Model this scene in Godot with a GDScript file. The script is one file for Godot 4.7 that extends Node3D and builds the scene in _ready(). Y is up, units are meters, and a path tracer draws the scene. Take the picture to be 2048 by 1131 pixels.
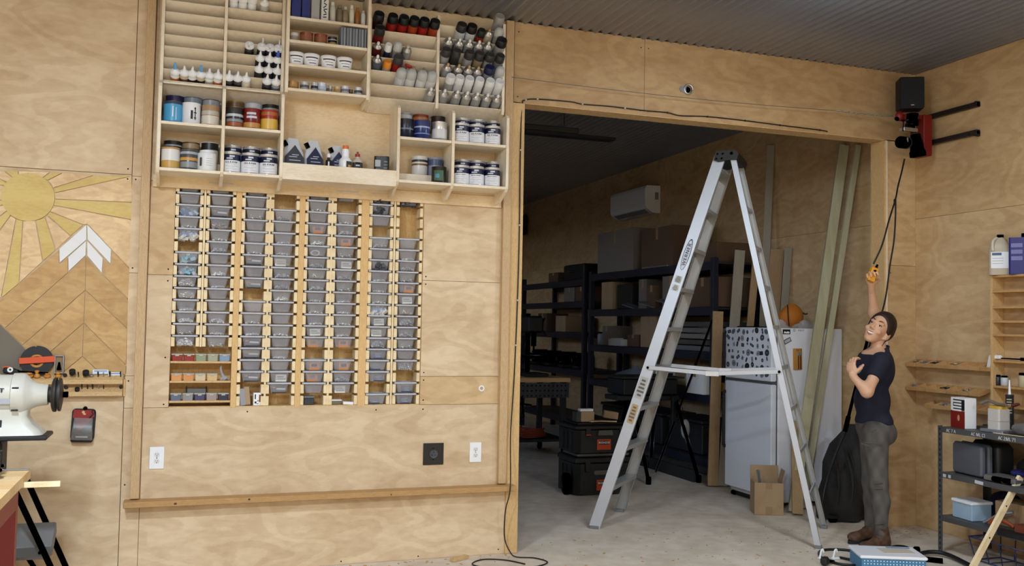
extends Node3D
# A workshop: plywood partition with paint shelves, bin wall and a wide opening into an unlit store room.
# World: partition face at z = 0, right wall at x = 5.55, floor at y = 0, camera in the room at z = 6.

const FOCAL := 1870.9
const EYE := Vector3(0.0,1.53,6.0)
const XR := 5.55          # right wall
const CEIL := 3.62
var view_basis := Basis()
var mats := {}
var meshes := {}
var used := {}
var rng := RandomNumberGenerator.new()

func _ready() -> void:
	rng.seed = 7
	camera_and_light()
	make_materials()
	build_structure()
	build_mural()
	build_ledge_and_plates()
	build_paint_shelf()
	fill_left_rack()
	fill_left_cans()
	fill_center_shelf()
	fill_center_tray()
	fill_spray_rack()
	fill_right_cans()
	build_bin_wall()
	build_bins()
	build_bin_extras()
	build_left_corner()
	build_opening_fittings()
	build_hoist()
	build_ladder()
	build_fridge()
	build_lumber()
	build_toolboxes()
	build_store_room()
	build_right_rack()
	build_steel_shelf()
	build_floor_things()
	build_person()

func camera_and_light() -> void:
	var cam := Camera3D.new()
	cam.name = "camera"
	cam.fov = rad_to_deg(2.0 * atan(565.5 / FOCAL))
	view_basis = Basis.from_euler(Vector3(deg_to_rad(2.583),deg_to_rad(-19.40),deg_to_rad(1.026)))
	cam.transform = Transform3D(view_basis,EYE)
	cam.near = 0.05
	cam.far = 100.0
	add_child(cam)
	cam.current = true
	var env := Environment.new()
	env.background_mode = Environment.BG_SKY
	var sky := Sky.new()
	var psm := ProceduralSkyMaterial.new()
	psm.sky_top_color = Color(0.55,0.68,0.88)
	psm.sky_horizon_color = Color(0.85,0.9,0.95)
	psm.ground_bottom_color = Color(0.35,0.33,0.3)
	psm.ground_horizon_color = Color(0.8,0.82,0.84)
	psm.sky_energy_multiplier = 3.0
	sky.sky_material = psm
	env.sky = sky
	env.ambient_light_source = Environment.AMBIENT_SOURCE_DISABLED
	env.tonemap_mode = Environment.TONE_MAPPER_LINEAR
	env.tonemap_exposure = 1.05
	env.sdfgi_enabled = true
	env.ssao_enabled = true
	env.ssil_enabled = true
	var we := WorldEnvironment.new()
	we.name = "environment"
	we.environment = env
	add_child(we)
	# the shop's round ceiling lights: [x, z, energy]
	for a in LIGHTS:
		ceiling_light(a[0],a[1],a[2],a[3])

const LIGHTS := [[3.45,1.66,2.3,0.13],[-0.8,3.6,13.5,0.05],[3.2,4.6,4.2,0.05],[-0.8,6.6,17.0,0.05],[3.2,7.0,11.0,0.05]]

func ceiling_light(x: float,z: float,e: float,spill: float) -> void:
	var t := thing("ceiling_light","","ceiling light","",Vector3(x,CEIL - 0.045,z))
	var side := "opening" if x > 1.0 else "paint shelves"
	if z < 3.0:
		t.set_meta("label","round white LED light on the corrugated ceiling right before the opening")
	elif z < 6.0:
		t.set_meta("label","round white LED light mid-room on the ceiling facing the %s" % side)
	else:
		t.set_meta("label","round white LED light by the rear wall facing the %s" % side)
	var b := MB.new()
	b.lathe([Vector2(0.0,0.03),Vector2(0.17,0.03),Vector2(0.19,0.0),Vector2(0.19,-0.03),Vector2(0.175,-0.035)],32)
	put(b,"housing",pm("lamp_white",Color(0.9,0.9,0.9),0.5),t)
	b = MB.new()
	b.lathe([Vector2(0.0,-0.062),Vector2(0.09,-0.057),Vector2(0.15,-0.044),Vector2(0.175,-0.03)],32)
	var em := StandardMaterial3D.new()
	em.albedo_color = Color(0.95,0.95,0.95)
	em.emission_enabled = true
	em.emission = Color(0.93,0.97,1.0)
	em.emission_energy_multiplier = 5.0
	put(b,"diffuser",em,t)
	var l := AreaLight3D.new()
	l.name = "ceiling_light_beam"
	l.area_size = Vector2(0.34,0.34)
	l.light_color = Color(0.865,0.93,1.0)
	l.light_energy = e
	l.area_normalize_energy = true
	l.shadow_enabled = true
	l.position = Vector3(0,-0.075,0)
	l.rotation.x = -PI / 2
	l.area_range = 20.0
	t.add_child(l)
	var o := OmniLight3D.new()
	o.name = "ceiling_light_glow"
	o.light_color = Color(0.865,0.93,1.0)
	o.light_energy = e * spill
	o.light_size = 0.12
	o.omni_range = 20.0
	o.omni_attenuation = 2.0
	o.shadow_enabled = true
	o.position = Vector3(0,-0.16,0)
	t.add_child(o)

# ---------------------------------------------------------------- measuring: a photo point to a point on a known plane
func ray(u: float,v: float) -> Vector3:
	return view_basis * Vector3((u - 1024.0) / FOCAL,-(v - 565.5) / FOCAL,-1.0)
func wz(u: float,v: float,z := 0.0) -> Vector3:
	var d := ray(u,v)
	return EYE + d * ((z - EYE.z) / d.z)
func wy(u: float,v: float,y := 0.0) -> Vector3:
	var d := ray(u,v)
	return EYE + d * ((y - EYE.y) / d.y)
func wx(u: float,v: float,x := XR) -> Vector3:
	var d := ray(u,v)
	return EYE + d * ((x - EYE.x) / d.x)

# ---------------------------------------------------------------- mesh building
class MB:
	var v := PackedVector3Array()
	var n := PackedVector3Array()
	var uv := PackedVector2Array()
	var col := PackedColorArray()
	var tint := Color.WHITE
	var colored := false
	var xf := Transform3D()
	func tri(a: Vector3,b: Vector3,c: Vector3,na: Vector3,nb: Vector3,nc: Vector3,ua := Vector2.ZERO,ub := Vector2.ZERO,uc := Vector2.ZERO) -> void:
		var g := (b - a).cross(c - a)
		if g.length_squared() < 1e-16:
			return
		if g.dot(na + nb + nc) > 0.0:
			var t := b
			b = c
			c = t
			t = nb
			nb = nc
			nc = t
			var q := ub
			ub = uc
			uc = q
		v.append(xf * a)
		v.append(xf * b)
		v.append(xf * c)
		var bs := xf.basis
		n.append((bs * na).normalized())
		n.append((bs * nb).normalized())
		n.append((bs * nc).normalized())
		uv.append(ua)
		uv.append(ub)
		uv.append(uc)
		if colored:
			col.append(tint)
			col.append(tint)
			col.append(tint)
	func flat(a: Vector3,b: Vector3,c: Vector3,out: Vector3) -> void:
		var g := (b - a).cross(c - a).normalized()
		if g.dot(out) < 0.0:
			g = -g
		tri(a,b,c,g,g,g)
	func quad(a: Vector3,b: Vector3,c: Vector3,d: Vector3,nn: Vector3) -> void:
		tri(a,b,c,nn,nn,nn,Vector2(0,1),Vector2(1,1),Vector2(1,0))
		tri(a,c,d,nn,nn,nn,Vector2(0,1),Vector2(1,0),Vector2(0,0))
	func quad4(a: Vector3,b: Vector3,c: Vector3,d: Vector3,na: Vector3,nb: Vector3,nc: Vector3,nd: Vector3) -> void:
		tri(a,b,c,na,nb,nc)
		tri(a,c,d,na,nc,nd)
	func box(c: Vector3,s: Vector3,bev := 0.0,bas := Basis()) -> void:
		var h := s * 0.5
		bev = minf(bev,minf(h.x,minf(h.y,h.z)) * 0.9)
		var keep := xf
		xf = xf * Transform3D(bas,c)
		var e := [Vector3.RIGHT,Vector3.UP,Vector3.BACK]
		for a in 3:
			var b2 := (a + 1) % 3
			var c2 := (a + 2) % 3
			for i in [-1.0,1.0]:
				var o: Vector3 = e[a] * h[a] * i
				var p: Vector3 = e[b2] * (h[b2] - bev)
				var q: Vector3 = e[c2] * (h[c2] - bev)
				quad(o - p - q,o + p - q,o + p + q,o - p + q,e[a] * i)
				if bev > 0.0:
					for j in [-1.0,1.0]:
						# edge between face a (sign i) and face b2 (sign j), along c2
						var f1: Vector3 = e[a] * h[a] * i + e[b2] * (h[b2] - bev) * j
						var f2: Vector3 = e[a] * (h[a] - bev) * i + e[b2] * h[b2] * j
						quad4(f1 - q,f1 + q,f2 + q,f2 - q,e[a] * i,e[a] * i,e[b2] * j,e[b2] * j)
		if bev > 0.0:
			for i in [-1.0,1.0]:
				for j in [-1.0,1.0]:
					for k in [-1.0,1.0]:
						var s3 := Vector3(i,j,k)
						var inn := (h - Vector3.ONE * bev) * s3
						tri(inn + Vector3(bev * i,0,0),inn + Vector3(0,bev * j,0),inn + Vector3(0,0,bev * k),Vector3(i,0,0),Vector3(0,j,0),Vector3(0,0,k))
		xf = keep
	func bar(a: Vector3,b: Vector3,w: float,t: float,up := Vector3.UP,bev := 0.0) -> void:
		# a board from a to b: w across (along up made square to it), t thick
		var d := (b - a).normalized()
		var u := (up - d * up.dot(d)).normalized()
		var s := d.cross(u).normalized()
		box((a + b) * 0.5,Vector3(t,w,(b - a).length()),bev,Basis(s,u,d * s.cross(u).dot(d)))
	func lathe(prof: Array,seg := 20,at := Vector3.ZERO,bas := Basis(),a0 := 0.0,a1 := TAU) -> void:
		var keep := xf
		xf = xf * Transform3D(bas,at)
		var m := prof.size()
		var sn := []
		for i in m - 1:
			var d: Vector2 = prof[i + 1] - prof[i]
			sn.append(Vector2(d.y,-d.x).normalized())
		var lo := []
		var hi := []   # normals at the start and the end of each segment
		for i in m - 1:
			var s: Vector2 = sn[i]
			var a := s
			var b := s
			if i > 0 and s.dot(sn[i - 1]) > 0.7:
				a = (s + sn[i - 1]).normalized()
			if i < m - 2 and s.dot(sn[i + 1]) > 0.7:
				b = (s + sn[i + 1]).normalized()
			lo.append(a)
			hi.append(b)
		for k in seg:
			var t0 := a0 + (a1 - a0) * k / seg
			var t1 := a0 + (a1 - a0) * (k + 1) / seg
			var d0 := Vector3(sin(t0),0,cos(t0))
			var d1 := Vector3(sin(t1),0,cos(t1))
			for i in m - 1:
				var p: Vector2 = prof[i]
				var q: Vector2 = prof[i + 1]
				var l: Vector2 = lo[i]
				var h: Vector2 = hi[i]
				var pa := d0 * p.x + Vector3.UP * p.y
				var pb := d1 * p.x + Vector3.UP * p.y
				var pc := d1 * q.x + Vector3.UP * q.y
				var pd := d0 * q.x + Vector3.UP * q.y
				var na := d0 * l.x + Vector3.UP * l.y
				var nb := d1 * l.x + Vector3.UP * l.y
				var nc := d1 * h.x + Vector3.UP * h.y
				var nd := d0 * h.x + Vector3.UP * h.y
				tri(pa,pb,pc,na,nb,nc)
				tri(pa,pc,pd,na,nc,nd)
		xf = keep
	func cyl(a: Vector3,b: Vector3,r: float,seg := 14,r2 := -1.0) -> void:
		var d := b - a
		var L := d.length()
		if L < 1e-6:
			return
		d /= L
		var s := d.cross(Vector3.RIGHT if absf(d.x) < 0.8 else Vector3.UP).normalized()
		var f := s.cross(d)
		var rr := r if r2 < 0.0 else r2
		var e := minf(minf(r,rr) * 0.12,0.004)
		lathe([Vector2(0,0),Vector2(r - e,0),Vector2(r,e),Vector2(rr,L - e),Vector2(rr - e,L),Vector2(0,L)],seg,a,Basis(s,d,-f))
	func tube(pts: Array,r: float,seg := 8,radii := []) -> void:
		var m := pts.size()
		if m < 2:
			return
		var rings := []
		var nors := []
		var t0: Vector3 = (pts[1] - pts[0]).normalized()
		var s: Vector3 = t0.cross(Vector3.UP if absf(t0.y) < 0.9 else Vector3.RIGHT).normalized()
		for i in m:
			var t: Vector3
			if i == 0:
				t = t0
			elif i == m - 1:
				t = (pts[i] - pts[i - 1]).normalized()
			else:
				t = ((pts[i + 1] - pts[i]).normalized() + (pts[i] - pts[i - 1]).normalized()).normalized()
			s = (s - t * s.dot(t)).normalized()
			var w := t.cross(s)
			var rr: float = r if radii.is_empty() else radii[i]
			var ring := []
			var nn := []
			for k in seg:
				var a := TAU * k / seg
				var dd := s * cos(a) + w * sin(a)
				ring.append(pts[i] + dd * rr)
				nn.append(dd)
			rings.append(ring)
			nors.append(nn)
		for i in m - 1:
			for k in seg:
				var k2 := (k + 1) % seg
				quad4(rings[i][k],rings[i][k2],rings[i + 1][k2],rings[i + 1][k],nors[i][k],nors[i][k2],nors[i + 1][k2],nors[i + 1][k])
		for e in [[0,-t0],[m - 1,(pts[m - 1] - pts[m - 2]).normalized()]]:
			var R: Array = rings[e[0]]
			for k in seg:
				tri(pts[e[0]],R[k],R[(k + 1) % seg],e[1],e[1],e[1])
	func ball(c: Vector3,r: Vector3,seg := 14,rows := 9,bas := Basis()) -> void:
		var keep := xf
		xf = xf * Transform3D(bas,c)
		for i in rows:
			for k in seg:
				var q := []
				var nn := []
				for e in [[i,k],[i,k + 1],[i + 1,k + 1],[i + 1,k]]:
					var la: float = PI * e[0] / rows - PI / 2
					var lo: float = TAU * e[1] / seg
					var d := Vector3(cos(la) * cos(lo),sin(la),cos(la) * sin(lo))
					q.append(d * r)
					nn.append((d / r).normalized())
				quad4(q[0],q[1],q[2],q[3],nn[0],nn[1],nn[2],nn[3])
		xf = keep
	func prism(poly: PackedVector2Array,z0: float,z1: float,bas := Basis(),at := Vector3.ZERO) -> void:
		var keep := xf
		xf = xf * Transform3D(bas,at)
		var idx := Geometry2D.triangulate_polygon(poly)
		for i in range(0,idx.size(),3):
			var a := poly[idx[i]]
			var b := poly[idx[i + 1]]
			var c := poly[idx[i + 2]]
			for z in [z0,z1]:
				var nn := Vector3(0,0,1 if z == maxf(z0,z1) else -1)
				tri(Vector3(a.x,a.y,z),Vector3(b.x,b.y,z),Vector3(c.x,c.y,z),nn,nn,nn)
		var cw := 1.0 if Geometry2D.is_polygon_clockwise(poly) else -1.0
		var m := poly.size()
		for i in m:
			var a := poly[i]
			var b := poly[(i + 1) % m]
			var d := (b - a).normalized()
			var nn := Vector3(-d.y,d.x,0) * cw
			quad(Vector3(a.x,a.y,z0),Vector3(b.x,b.y,z0),Vector3(b.x,b.y,z1),Vector3(a.x,a.y,z1),nn)
		xf = keep
	func loft(secs: Array,cap := true) -> void:
		# closed loops of equally many points, smooth
		var m := secs.size()
		var k := (secs[0] as Array).size()
		var nor := []
		var mid := []
		for i in m:
			var c := Vector3.ZERO
			for p in secs[i]:
				c += p
			mid.append(c / k)
		for i in m:
			var row := []
			for j in k:
				var du: Vector3 = secs[i][(j + 1) % k] - secs[i][(j + k - 1) % k]
				var dv: Vector3 = secs[mini(i + 1,m - 1)][j] - secs[maxi(i - 1,0)][j]
				var g := du.cross(dv).normalized()
				if g.dot(secs[i][j] - mid[i]) < 0.0:
					g = -g
				row.append(g)
			nor.append(row)
		for i in m - 1:
			for j in k:
				var j2 := (j + 1) % k
				quad4(secs[i][j],secs[i][j2],secs[i + 1][j2],secs[i + 1][j],nor[i][j],nor[i][j2],nor[i + 1][j2],nor[i + 1][j])
		if cap:
			for e in [[0,mid[0] - mid[1]],[m - 1,mid[m - 1] - mid[m - 2]]]:
				var nn: Vector3 = (e[1] as Vector3).normalized()
				for j in k:
					tri(mid[e[0]],secs[e[0]][j],secs[e[0]][(j + 1) % k],nn,nn,nn)
	func mesh() -> ArrayMesh:
		var a := []
		a.resize(Mesh.ARRAY_MAX)
		a[Mesh.ARRAY_VERTEX] = v
		a[Mesh.ARRAY_NORMAL] = n
		a[Mesh.ARRAY_TEX_UV] = uv
		if colored:
			a[Mesh.ARRAY_COLOR] = col
		var m := ArrayMesh.new()
		m.add_surface_from_arrays(Mesh.PRIMITIVE_TRIANGLES,a)
		return m

func put(b: MB,called: String,mat: Material,parent: Node = self) -> MeshInstance3D:
	return put_mesh(b.mesh(),called,mat,parent)

func put_mesh(mesh: Mesh,called: String,mat: Material,parent: Node = self) -> MeshInstance3D:
	var o := MeshInstance3D.new()
	o.mesh = mesh
	o.material_override = mat
	o.name = numbered(called) if parent == self else called
	parent.add_child(o,true)
	return o

func numbered(called: String) -> String:
	var k: int = used.get(called,0)
	used[called] = k + 1
	return called if k == 0 else "%s_%03d" % [called,k]

func thing(called: String,label: String,category: String,group := "",at := Vector3.ZERO,bas := Basis()) -> Node3D:
	var o := Node3D.new()
	o.name = numbered(called)
	add_child(o)
	o.transform = Transform3D(bas,at)
	o.set_meta("label",label)
	o.set_meta("category",category)
	if group:
		o.set_meta("group",group)
	return o

func tag(o: Node,label: String,category: String,group := "") -> Node:
	o.set_meta("label",label)
	o.set_meta("category",category)
	if group:
		o.set_meta("group",group)
	return o

func setting(called: String,at := Vector3.ZERO) -> Node3D:
	var o := Node3D.new()
	o.name = numbered(called)
	add_child(o)
	o.position = at
	o.set_meta("kind","structure")
	return o

func wb(t: Node3D) -> MB:
	# a builder that takes world points for a part of t
	var b := MB.new()
	b.xf = t.transform.affine_inverse()
	return b

func cached(key: String,make: Callable) -> Mesh:
	if not meshes.has(key):
		var b := MB.new()
		make.call(b)
		meshes[key] = b.mesh()
	return meshes[key]

func axis_up(dir: Vector3,side := Vector3.RIGHT) -> Basis:
	# a basis whose y is dir
	var y := dir.normalized()
	var x := (side - y * side.dot(y)).normalized()
	return Basis(x,y,x.cross(y))

func rrect(w: float,h: float,r: float,seg := 4,c := Vector2.ZERO) -> PackedVector2Array:
	var p := PackedVector2Array()
	for q in [[1,1,0.0],[-1,1,PI / 2],[-1,-1,PI],[1,-1,PI * 1.5]]:
		for i in seg + 1:
			var a: float = q[2] + PI / 2 * i / seg
			p.append(c + Vector2((w / 2 - r) * q[0],(h / 2 - r) * q[1]) + Vector2(cos(a),sin(a)) * r)
	return p

func ell(rx: float,ry: float,seg := 16,c := Vector2.ZERO,turn := 0.0) -> PackedVector2Array:
	var p := PackedVector2Array()
	for i in seg:
		var a := TAU * i / seg
		p.append(c + Vector2(cos(a) * rx,sin(a) * ry).rotated(turn))
	return p

func text_mesh(s: String,height: float,bold := false,serif := false) -> TextMesh:
	var key := "txt_%s_%s_%s_%s" % [s,height,bold,serif]
	if not meshes.has(key):
		var f := SystemFont.new()
		f.font_names = PackedStringArray(["Droid Serif" if serif else "Droid Sans"])
		if bold:
			f.font_weight = 700
		var t := TextMesh.new()
		t.font = f
		t.text = s
		t.font_size = 32
		t.pixel_size = height / 24.0
		t.depth = 0.0006
		t.curve_step = 3.0
		meshes[key] = t
	return meshes[key]

func letter(s: String,height: float,mat: Material,parent: Node,at: Vector3,bas := Basis(),bold := false,squash := 1.0) -> MeshInstance3D:
	var o := put_mesh(text_mesh(s,height,bold),"lettering",mat,parent)
	o.transform = Transform3D(bas * Basis.from_scale(Vector3(squash,1,1)),at)
	return o

func curved_text(s: String,height: float,radius: float,mat: Material,parent: Node,y: float,turn := 0.0,squash := 1.0) -> MeshInstance3D:
	# lettering wrapped on an upright cylinder about the parent's y axis, its middle facing +z turned by turn
	var key := "cur_%s_%s_%s_%s_%s" % [s,height,radius,turn,squash]
	if not meshes.has(key):
		var a := text_mesh(s,height,true).get_mesh_arrays()
		var vs: PackedVector3Array = a[Mesh.ARRAY_VERTEX]
		var ns: PackedVector3Array = a[Mesh.ARRAY_NORMAL]
		for i in vs.size():
			var q := vs[i]
			var t := turn + q.x * squash / radius
			vs[i] = Vector3(sin(t) * (radius + 0.0003 + q.z),q.y,cos(t) * (radius + 0.0003 + q.z))
			var m := ns[i]
			ns[i] = Vector3(cos(t) * m.x + sin(t) * m.z,m.y,-sin(t) * m.x + cos(t) * m.z)
		a[Mesh.ARRAY_VERTEX] = vs
		a[Mesh.ARRAY_NORMAL] = ns
		a[Mesh.ARRAY_TANGENT] = null
		var m2 := ArrayMesh.new()
		m2.add_surface_from_arrays(Mesh.PRIMITIVE_TRIANGLES,a)
		meshes[key] = m2
	var o := put_mesh(meshes[key],"lettering",mat,parent)
	o.position.y = y
	return o

const ORD := ["first","second","third","fourth","fifth","sixth","seventh","eighth","ninth","tenth","eleventh","twelfth","thirteenth","fourteenth","fifteenth","sixteenth","seventeenth","eighteenth","nineteenth","twentieth"]

# ---------------------------------------------------------------- materials
func pm(key: String,c: Color,rough := 0.6,metal := 0.0,spec := 0.5) -> StandardMaterial3D:
	if mats.has(key):
		return mats[key]
	var m := StandardMaterial3D.new()
	m.resource_name = key
	m.albedo_color = c
	m.roughness = rough
	m.metallic = metal
	m.metallic_specular = spec
	mats[key] = m
	return m

func clear_mat(key: String,c: Color,rough := 0.3) -> StandardMaterial3D:
	if mats.has(key):
		return mats[key]
	var m := pm(key,c,rough)
	m.transparency = BaseMaterial3D.TRANSPARENCY_ALPHA
	return m

func noise_bytes(sd: int,freq: float,octaves: int,size: int,kind := FastNoiseLite.TYPE_SIMPLEX_SMOOTH,warp := 0.0) -> PackedByteArray:
	var f := FastNoiseLite.new()
	f.seed = sd
	f.noise_type = kind
	f.frequency = freq
	f.fractal_octaves = octaves
	if warp > 0.0:
		f.domain_warp_enabled = true
		f.domain_warp_amplitude = warp
		f.domain_warp_frequency = freq * 0.8
	var im := f.get_seamless_image(size,size)
	im.convert(Image.FORMAT_L8)
	return im.get_data()

func blend_tex(key: String,size: int,light: Color,dark: Color,f: Callable) -> ImageTexture:
	# every texel is light to dark by f(index)
	if mats.has(key):
		return mats[key]
	var bytes := PackedByteArray()
	bytes.resize(size * size * 3)
	var lr := light.r * 255.0
	var lg := light.g * 255.0
	var lb := light.b * 255.0
	var dr := (dark.r - light.r) * 255.0
	var dg := (dark.g - light.g) * 255.0
	var db := (dark.b - light.b) * 255.0
	for i in size * size:
		var t: float = f.call(i)
		bytes[i * 3] = clampi(int(lr + dr * t),0,255)
		bytes[i * 3 + 1] = clampi(int(lg + dg * t),0,255)
		bytes[i * 3 + 2] = clampi(int(lb + db * t),0,255)
	var tx := ImageTexture.create_from_image(Image.create_from_data(size,size,false,Image.FORMAT_RGB8,bytes))
	mats[key] = tx
	return tx

func tri_mat(key: String,tex: Texture2D,scale: Vector3,tint := Color.WHITE,rough := 0.7,offset := Vector3.ZERO,world := true) -> StandardMaterial3D:
	if mats.has(key):
		return mats[key]
	var m := pm(key,tint,rough)
	m.albedo_texture = tex
	m.uv1_triplanar = true
	m.uv1_world_triplanar = world
	m.uv1_scale = scale
	m.uv1_offset = offset
	m.uv1_triplanar_sharpness = 4.0
	return m

var tex_ply: ImageTexture
var tex_pine: ImageTexture
var tex_birch: ImageTexture

func make_materials() -> void:
	var S := 640
	var rings := noise_bytes(3,0.0042,3,S,FastNoiseLite.TYPE_SIMPLEX_SMOOTH,30.0)
	var fine := noise_bytes(5,0.05,3,S)
	var blot := noise_bytes(9,0.008,3,S)
	# rotary-cut ply: flat patches of slightly different tone with thin soft borders, and fibre
	var tones := [0.10,0.34,0.18,0.46,0.12,0.40,0.22,0.52,0.15,0.36,0.08,0.44,0.2,0.3]
	tex_ply = blend_tex("tex_ply",S,Color(0.955,0.865,0.725),Color(0.72,0.575,0.415),func(i):
		var q: float = rings[i] * 0.036
		var k := int(q)
		var fr := q - k
		var w := smoothstep(0.78,1.0,fr)
		var t: float = lerpf(tones[k % 14],tones[(k + 1) % 14],w)
		return clampf(0.06 + t * 0.5 + 0.06 * exp(-absf(fr - 0.9) * 22.0) + 0.0014 * (blot[i] - 128.0) + 0.0011 * (fine[i] - 128.0),0.0,1.0))
	var lines := noise_bytes(21,0.012,2,S,FastNoiseLite.TYPE_SIMPLEX_SMOOTH,12.0)
	tex_pine = blend_tex("tex_pine",S,Color(0.95,0.87,0.73),Color(0.77,0.62,0.44),func(i):
		var r := 0.5 + 0.5 * sin(lines[i] * 0.35)
		return clampf(0.1 + 0.4 * r * r + 0.002 * (fine[i] - 128.0),0.0,1.0))
	tex_birch = blend_tex("tex_birch",S,Color(0.975,0.93,0.85),Color(0.87,0.78,0.645),func(i):
		return clampf(0.25 + 0.003 * (rings[i] - 128.0) + 0.002 * (fine[i] - 128.0),0.0,1.0))
	var spots := noise_bytes(31,0.02,5,S)
	var slow := noise_bytes(33,0.006,3,S)
	var tex_con := blend_tex("tex_concrete",S,Color(0.87,0.825,0.765),Color(0.72,0.66,0.585),func(i):
		return clampf(0.3 + 0.0026 * (slow[i] - 128.0) + 0.0022 * (spots[i] - 128.0),0.0,1.0))
	# plywood of the shop walls, grain lying flat, in a few tones; last three tinted darker for weaker light at right wall and header
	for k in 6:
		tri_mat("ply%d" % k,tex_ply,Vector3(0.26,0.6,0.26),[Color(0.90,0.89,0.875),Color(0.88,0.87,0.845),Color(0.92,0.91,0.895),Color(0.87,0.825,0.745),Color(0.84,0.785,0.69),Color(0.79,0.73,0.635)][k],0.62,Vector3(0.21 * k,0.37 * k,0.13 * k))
	tri_mat("pine_h",tex_pine,Vector3(0.5,4.0,0.5),Color(0.88,0.82,0.71),0.6)
	tri_mat("pine_ledge",tex_pine,Vector3(0.4,5.0,3.0),Color(0.78,0.68,0.53),0.55,Vector3(0.3,0.1,0))
	tri_mat("pine_v",tex_pine,Vector3(4.0,0.5,4.0),Color(0.90,0.83,0.70),0.6)
	tri_mat("pine_post",tex_pine,Vector3(6.0,0.4,6.0),Color(0.85,0.80,0.73),0.6,Vector3(0.4,0.2,0))
	tri_mat("pine_stud",tex_pine,Vector3(5.0,0.5,5.0),Color(0.94,0.86,0.71),0.6,Vector3(0.1,0.7,0))
	tri_mat("birch_h",tex_birch,Vector3(0.6,2.0,1.0),Color(0.96,0.95,0.935),0.5)
	tri_mat("birch_v",tex_birch,Vector3(2.0,0.6,2.0),Color(0.96,0.95,0.935),0.5)
	tri_mat("birch_back",tex_birch,Vector3(0.7,1.6,1.0),Color(0.93,0.87,0.77),0.55,Vector3(0.3,0.5,0))
	tri_mat("block",tex_birch,Vector3(3.0,3.0,3.0),Color(0.97,0.93,0.83),0.55)
	tri_mat("concrete",tex_con,Vector3(0.5,0.5,0.5),Color(1.0,0.985,0.96),0.75)
	var st := pm("ceiling_steel",Color(0.56,0.56,0.58),0.38,0.55)
	st.roughness = 0.34
	pm("steel",Color(0.72,0.73,0.75),0.3,1.0)
	pm("galv",Color(0.62,0.63,0.65),0.5,0.8)
	pm("black",Color(0.035,0.035,0.04),0.55)
	pm("dark",Color(0.09,0.09,0.10),0.6)
	pm("white",Color(0.93,0.93,0.93),0.5)
	pm("white_gloss",Color(0.94,0.94,0.95),0.28)
	pm("cable",Color(0.03,0.03,0.035),0.5)
	pm("screw",Color(0.25,0.2,0.15),0.5,0.5)
	pm("cardboard",Color(0.64,0.53,0.40),0.85)
	pm("red_paint",Color(0.48,0.09,0.07),0.45)
# ---------------------------------------------------------------- the setting
func panel(t: Node3D,called: String,x0: float,x1: float,y0: float,y1: float,mat: String,z := 0.0,th := 0.012) -> MeshInstance3D:
	var b := wb(t)
	var g := 0.0009
	b.box(Vector3((x0 + x1) / 2,(y0 + y1) / 2,z - th / 2),Vector3(x1 - x0 - 2 * g,y1 - y0 - 2 * g,th),0.0012)
	return put(b,called,mats[mat],t)

func side_panel(t: Node3D,called: String,z0: float,z1: float,y0: float,y1: float,mat: String,x := XR,th := 0.012) -> MeshInstance3D:
	var b := wb(t)
	var g := 0.0009
	b.box(Vector3(x + th / 2,(y0 + y1) / 2,(z0 + z1) / 2),Vector3(absf(th),y1 - y0 - 2 * g,z1 - z0 - 2 * g),0.0012)
	return put(b,called,mats[mat],t)

func corrugated(t: Node3D,x0: float,x1: float,z0: float,z1: float) -> void:
	# ribs run along z, one mesh a sheet of ten ribs
	var pitch := 0.076
	var per := pitch * 10.0
	var x := x0
	while x < x1 - 0.01:
		var xe := minf(x + per,x1)
		var b := wb(t)
		var steps := int(round((xe - x) / pitch * 8.0))
		for i in steps:
			var xa := lerpf(x,xe,float(i) / steps)
			var xb := lerpf(x,xe,float(i + 1) / steps)
			var w := TAU / pitch
			var ya := CEIL - 0.0105 * cos((xa - x0) * w)
			var yb := CEIL - 0.0105 * cos((xb - x0) * w)
			var na := Vector3(0.0105 * w * sin((xa - x0) * w),-1,0).normalized()
			var nb := Vector3(0.0105 * w * sin((xb - x0) * w),-1,0).normalized()
			b.quad4(Vector3(xa,ya,z0),Vector3(xb,yb,z0),Vector3(xb,yb,z1),Vector3(xa,ya,z1),na,nb,nb,na)
		put(b,"sheet",mats["ceiling_steel"],t)
		x = xe

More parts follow.
